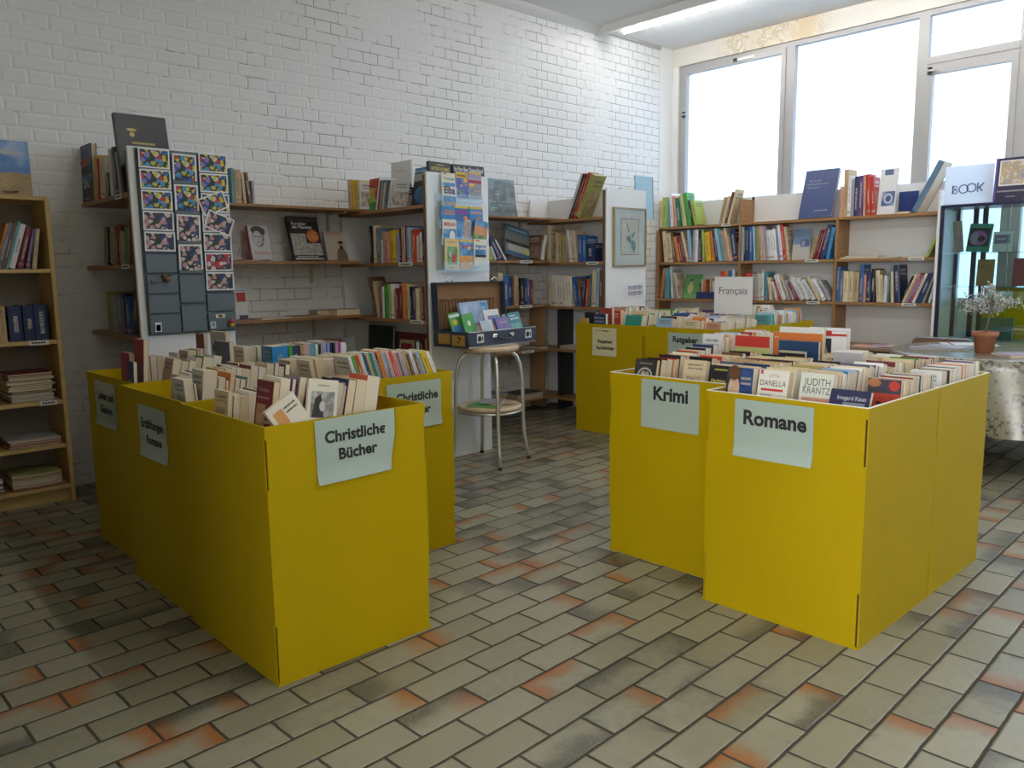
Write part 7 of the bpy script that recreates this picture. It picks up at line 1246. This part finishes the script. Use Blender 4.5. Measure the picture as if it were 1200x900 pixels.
flat_thing('magazine', 'dark-edged magazine spread at the left of the round table', 'magazine', FT, (5.78, 1.93, zt), .22, .36, .010, 'slate', .35, deco=[('r', .02, .98, .02, .98, mat_picture('mag_print', [(.08, .09, .13), (.32, .3, .36), (.12, .16, .26)], 7))])
flat_thing('magazine', 'lilac magazine on the left magazine of the round table', 'magazine', FT, (5.84, 1.90, zt+.011), .21, .28, .006, 'mauve', -.2, deco=[('r', .02, .98, .02, .98, mat_picture('mag_print2', [(.25, .28, .4), (.45, .45, .5), (.1, .12, .2)], 8))])
flat_thing('magazine', 'white sheet with a red line behind the flower pot', 'magazine', FT, (6.22, 1.88, zt), .22, .34, .006, 'white', .5, deco=[('r', .05, .95, .8, .86, pal('crimson'))])
flat_thing('magazine', 'maroon book lying at the right front of the round table', 'magazine', FT, (5.60, 1.42, zt), .20, .20, .018, 'mauve', .8)
flat_thing('magazine', 'green booklet lying right of the flower pot', 'magazine', FT, (5.88, 1.25, zt), .15, .20, .014, 'darkgreen', .6)
PX, PY = 5.72, 1.635
po = thing('potted_tree', 'tiny grey-leaved tree in a terracotta pot on the round table', 'plant', (PX, PY, TZ+.0018))
TERRA = flat('terracotta', (.36, .135, .07), .8, var=.1, scale=25)
m_ = MB(); m_.lathe([(.046, 0), (.052, .002), (.066, .104), (.076, .106), (.079, .134), (.074, .136), (.069, .134), (.064, .112), (.0005, .111)], TERRA, 32, cap1=False); m_.build('pot', po)
m_ = MB(); m_.lathe([(.064, .113), (.03, .120), (.0005, .122)], flat('potting_soil', (.05, .035, .025), .95, var=.3, scale=80), 20, cap0=False, cap1=False); m_.build('soil', po)
BARK = flat('grey_bark', (.16, .12, .11), .8); rr = random.Random(7)
m_ = MB(); top = Vector((.012, -.03, .345)); trunk = [(0, 0, .11), (.002, -.008, .18), (.006, -.018, .26), tuple(top)]; m_.tube(trunk, [.0055, .005, .0045, .004], BARK, 7); tips = []
for i in range(34):
    a = rr.uniform(0, 2*PI); b0 = Vector(trunk[2]).lerp(top, rr.random()*1.0)+Vector((0, 0, rr.uniform(-.01, .03)))
    L = rr.uniform(.09, .215); e = rr.uniform(-.15, .85)
    d = Vector((math.cos(a)*math.cos(e)*.9, math.sin(a)*math.cos(e)*1.05, math.sin(e)*.62)); p1 = b0+d*L*.5+Vector((0, 0, .012)); p2 = b0+d*L
    m_.tube([tuple(b0), tuple(p1), tuple(p2)], [.0026, .0018, .0009], BARK, 5); tips.append((b0, p1, p2))
m_.build('trunk', po)
LEAFG = flat('silver_leaf', (.36, .40, .38), .6, var=.25, scale=40); LEAFW = flat('pale_dry_leaf', (.56, .57, .55), .6)
m_ = MB()
for b0, p1, p2 in tips:
    for i in range(30):
        s = rr.uniform(.35, 1.08); c = (b0.lerp(p1, s*2) if s < .5 else p1.lerp(p2, (s-.5)*2))+Vector((rr.gauss(0, .011), rr.gauss(0, .011), rr.gauss(0, .009)))
        q = Euler((rr.uniform(0, 6), rr.uniform(0, 6), rr.uniform(0, 6))).to_matrix(); L = rr.uniform(.012, .024); w = L*.24
        n = len(m_.v); m_.v += [tuple(c+q @ Vector(v)) for v in ((0, 0, 0), (L*.5, w, .001), (L, 0, 0), (L*.5, -w, .001))]; m_.face((n, n+1, n+2, n+3), LEAFG if rr.random() < .6 else LEAFW)
m_.build('foliage', po)
# chair beyond the table
ch = thing('chair', 'brown chair with grey-rimmed backrest behind the round table', 'chair', (6.56, 2.165, 0))
CB = flat('brown_chair_ply', (.28, .15, .08), .45); RIM = flat('grey_chair_rim', (.30, .30, .33), .35, .5)
m_ = MB(); m_.bbox((-.012, -.205, .56), (.0, .205, .735), CB, .008); bk = m_.build('backrest', ch)
m_ = MB(); m_.tube([(-.006, -.21, .56), (-.006, -.212, .71), (-.006, -.19, .742), (-.006, .19, .742), (-.006, .212, .71), (-.006, .21, .56)], .010, RIM, 8); m_.build('rim', bk)
m_ = MB(); m_.bbox((.02, -.20, .43), (.40, .20, .45), CB, .006); m_.build('seat', ch)
for sx, sy in ((.03, -.18), (.03, .18), (.37, -.18), (.37, .18)):
    m_ = MB(); m_.tube([(sx, sy, .429), (sx, sy, .2), (sx+(.02 if sx > .1 else -.02), sy, 0.0)], .010, RIM, 8); m_.build('leg', ch)
for sy in (-.2, .2):
    m_ = MB(); m_.tube([(.03, sy*.95, .44), (-.004, sy*1.02, .57)], .010, RIM, 8); m_.build('back_post', ch)
# covered chest between bins and window bookcase
cb = thing('storage_chest', 'dark olive chest with colourful pictures on its lid behind the bins', 'chest', (6.62, 2.62, 0))
m_ = MB(); m_.bbox((-.20, -.21, 0), (.20, .21, .63), flat('dark_olive_board', (.10, .095, .06), .7), .006); m_.build('chest_body', cb)
m_ = MB(); m_.bbox((-.215, -.225, .6305), (.215, .225, .656), flat('grey_brown_card', (.33, .25, .19), .7), .004); lid2 = m_.build('lid', cb)
m_ = MB()
for x0, y0, x1, y1, k in ((-.19, -.20, -.02, -.02, 'maroon'), (-.17, .0, .0, .20, 'salmon'), (.02, -.18, .19, .02, 'tan'), (.03, .05, .19, .2, 'brown'), (-.1, -.1, .08, .1, 'mauve')): m_.box((x0, y0, .6562), (x1, y1, .6567+.0002*len(m_.v)/8), pal(k))
m_.build('glued_pictures', lid2)
# ================================================================== GLASS DISPLAY CASE
DX0, DX1, DY0, DY1, DZ = 7.03, 7.42, 1.42, 2.392, 1.775
dc = thing('display_case', 'tall glass display case with dark frame at the right edge', 'display case', ((DX0+DX1)/2, (DY0+DY1)/2, 0)); OX, OY = (DX0+DX1)/2, (DY0+DY1)/2
DF = flat('dark_blue_metal', (.03, .035, .075), .35, .4)
def dbl(m, n, par=dc):
    o = m.build(n, par)
    if par is dc: o.location = (-OX, -OY, 0)
    return o
for x in (DX0, DX1-.022):
    for y in (DY0, DY1-.028): m_ = MB(); m_.bbox((x, y, 0), (x+.022, y+.028, DZ-.0225), DF, .003); dbl(m_, 'post')
m_ = MB(); m_.bbox((DX0, DY0, DZ-.022), (DX1, DY1, DZ), DF, .003); dbl(m_, 'top_rail')
m_ = MB(); m_.bbox((DX0+.0225, DY0+.029, .0), (DX1-.0225, DY1-.029, .66), flat('grey_plinth', (.25, .26, .25), .5), .004); dbl(m_, 'plinth')
for y in (2.235, 2.165, 1.80): m_ = MB(); m_.box((DX1-.05, y-.018, .661), (DX1-.03, y+.018, DZ-.0225), DF); dbl(m_, 'rear_mullion')
m_ = MB(); m_.box((DX0+.008, DY0+.029, .02), (DX0+.013, 1.905, DZ-.0225), CASEGLASS); dbl(m_, 'glass_door')
m_ = MB(); m_.box((DX0+.002, 1.895, .02), (DX0+.007, DY1-.029, DZ-.0225), CASEGLASS); dbl(m_, 'glass_door')
SHG = (1.395, 1.128, .70)
for z in SHG[:2]: m_ = MB(); m_.box((DX0+.03, DY0+.03, z-.007), (DX1-.055, DY1-.03, z), CASEGLASS); dbl(m_, 'glass_shelf')
m_ = MB(); m_.box((DX0+.03, DY0+.03, .688), (DX1-.055, DY1-.03, .70), flat('pale_case_floor', (.45, .50, .50), .3)); dbl(m_, 'shelf_board')
m_ = MB(); m_.box((DX1-.075, 1.45, .7005), (DX1-.065, 2.13, 1.115), YEL); m_.box((DX1-.079, 1.92, 1.035), (DX1-.0755, 2.11, 1.085), flat('pale_blue_paper', (.40, .58, .60), .6)); dbl(m_, 'yellow_backing')
GC = 'books in the glass display case'
cover_book('display_book', 'book with magenta disc on black on the upper glass shelf', GC, 'x', (7.17, 2.235, 1.3955), .165, .225, .02, 12, 'jade', [('r', .05, .95, .18, .84, K_), ('d', .48, .48, .38, .27, rgb(.36, .10, .38)), ('d', .30, .48, .18, .24, rgb(.35, .26, .42)), ('d', .60, .46, .16, .11, K_)], tilt=.05)
cover_book('display_book', 'tan-edged pink book tilted left of the magenta disc book', GC, 'x', (7.12, 2.30, 1.3955), .06, .25, .03, 6, 'pink', [('r', 0, .3, 0, 1, rgb(.38, .33, .2)), ('r', .3, 1, 0, .5, rgb(.42, .28, .34))], tilt=-.14)
cover_book('display_book', 'small white and purple book on the upper glass shelf', GC, 'x', (7.16, 2.04, 1.3955), .13, .155, .03, 5, 'white', [('r', .08, .92, .4, .85, rgb(.24, .16, .34)), ('l', .2, .7, .6, .06, pal('ivory'))])
cover_book('display_book', 'ochre brown book on the middle glass shelf', GC, 'x', (7.19, 2.15, 1.1285), .12, .21, .02, 5, (.34, .17, .05), [('r', .02, 1, 0, .95, rgb(.36, .18, .06)), ('l', .2, .8, .7, .05, rgb(.25, .1, .04))])
cover_book('display_book', 'dark red book on the middle glass shelf at the picture edge', GC, 'x', (7.19, 1.895, 1.1285), .13, .215, .02, 5, (.28, .03, .04), [('r', .03, .97, .03, .97, rgb(.30, .035, .05))])
cover_book('display_book', 'green cloth book upright on the lowest case shelf', GC, 'x', (7.12, 2.085, .7005), .235, .175, .03, 12, (.03, .12, .10), [('r', 0, .04, 0, 1, rgb(.02, .09, .08))])
bs = thing('book_sign', 'white board with cut-out letters BOOK on top of the glass case', 'sign', (7.05, 2.205, DZ+.0006), (0, 0, -PI/2))
def translucent():
    m = bpy.data.materials.new('translucent_white_acrylic'); m.use_nodes = True; nt = m.node_tree; q = NB(nt); b_ = nt.nodes['Principled BSDF']; b_.inputs['Base Color'].default_value = (.92, .93, .95, 1); b_.inputs['Roughness'].default_value = .4
    t_ = q.n('ShaderNodeBsdfTranslucent'); t_.inputs[0].default_value = (.95, .96, .98, 1); mx = q.n('ShaderNodeMixShader'); mx.inputs[0].default_value = .85
    q.l(b_.outputs[0], mx.inputs[1]); q.l(t_.outputs[0], mx.inputs[2]); q.l(mx.outputs[0], nt.nodes['Material Output'].inputs[0]); return m
m_ = MB(); m_.box((-.175, 0, .0), (.175, .003, .30), translucent()); m_.box((-.175, .003, 0), (.175, .06, .003), TAGWHITE); m_.build('board', bs)
m_ = MB(); LB = flat('silver_blue_letter', (.14, .20, .36), .3, .5)
def ring(cx, cz, r, w): 
    N = 26; o = [(cx+r*math.cos(2*PI*i/N), cz+r*math.sin(2*PI*i/N)) for i in range(N)]; ii = [(cx+(r-w)*math.cos(2*PI*i/N), cz+(r-w)*math.sin(2*PI*i/N)) for i in range(N)]
    for i in range(N):
        j = (i+1) % N; m_.prism([o[i], o[j], ii[j], ii[i]], .0005, .006, LB, Matrix(((1, 0, 0, 0), (0, 0, -1, 0), (0, 1, 0, 0), (0, 0, 0, 1))))
ring(-.035, .118, .036, .008); ring(.022, .124, .036, .008); ring(-.095, .102, .018, .006); ring(-.097, .134, .015, .005)
for a, c in (((-.118, -.006, .085), (-.111, -.0005, .150)), ((.062, -.006, .09), (.070, -.0005, .160))): m_.box(a, c, LB)
for pts in ([(.068, .122), (.105, .158), (.112, .152), (.074, .114)], [(.072, .126), (.080, .130), (.104, .094), (.094, .092)]): m_.prism(pts, .0005, .006, LB, Matrix(((1, 0, 0, 0), (0, 0, -1, 0), (0, 1, 0, 0), (0, 0, 0, 1))))
m_.build('lettering', bs)
cover_book('displayed_book', 'dark book with a colourful painting picture standing on the glass case', None, 'x', (7.10, 2.045, DZ), .215, .335, .035, 6, (.025, .02, .05), [('r', .14, .97, .36, .94, pal('white')), ('r', .18, .93, .39, .92, mat_picture('collage_print', [(.03, .05, .12), (.30, .34, .42), (.46, .30, .14), (.6, .58, .58), (.06, .09, .22)], 24)), ('l', .12, .98, .22, .035, pal('grey')), ('l', .4, .7, .1, .02, pal('periwinkle')), ('r', 0, .06, 0, 1, rgb(.12, .07, .30))])
# ================================================================== LIGHT, CAMERA
w = bpy.data.worlds.new('overcast_sky'); SC.world = w; w.use_nodes = True; nt = w.node_tree; q = NB(nt)
bg = nt.nodes['Background']; g = q.n('ShaderNodeTexCoord').outputs['Generated']; X, Y, Z = q.xyz(g)
col = q.mix(q.step(X, -.5, .5), C4(1, 1, 1), C4(.125, .17, .23)); col = q.mix(q.step(Z, -.12, .02), q.mix(.50, col, C4(.02, .02, .02)), col)
q.l(col, bg.inputs['Color']); bg.inputs['Strength'].default_value = 11
for a, c, px_, sz_, zc_, ry_ in ((5.335, 2.02, 7.72, 3.475-SILL, (SILL+3.475)/2, PI/2), (2.02, -4.5, 7.72, 3.475-SILL, (SILL+3.475)/2, PI/2), (1.45, -4.3, XMIN-.15, 2.85, 1.875, -PI/2)):
    L = bpy.data.lights.new('window_portal', 'AREA'); L.shape = 'RECTANGLE'; L.size = sz_; L.size_y = a-c; L.cycles.is_portal = True
    o = bpy.data.objects.new('window_portal', L); COL.objects.link(o); o.location = (px_, (a+c)/2, zc_); o.rotation_euler = (0, ry_, 0)
cam = bpy.data.cameras.new('camera'); co = bpy.data.objects.new('camera', cam); COL.objects.link(co)
cam.sensor_fit = 'HORIZONTAL'; cam.sensor_width = 36; cam.lens = 933.38/1200*36; cam.clip_start = .05; cam.clip_end = 60
R_, U_, F_ = Vector((0.727089, -0.686415, -0.013240)), Vector((0.106141, 0.093336, 0.989961)), Vector((0.678289, 0.721195, -0.140720))
co.matrix_world = Matrix(((R_.x, U_.x, -F_.x, 0), (R_.y, U_.y, -F_.y, 0), (R_.z, U_.z, -F_.z, 1.30), (0, 0, 0, 1)))
SC.camera = co
vs = SC.view_settings; vs.view_transform = 'Standard'; vs.look = 'None'; vs.gamma = 1; vs.exposure = 0.1; vs.use_curve_mapping = False
SC.render.film_transparent = False
cy = SC.cycles; cy.use_denoising = True; cy.max_bounces = 8; cy.diffuse_bounces = 5; cy.glossy_bounces = 4; cy.transmission_bounces = 6; cy.transparent_max_bounces = 12; cy.caustics_reflective = False; cy.caustics_refractive = False; cy.sample_clamp_indirect = 6
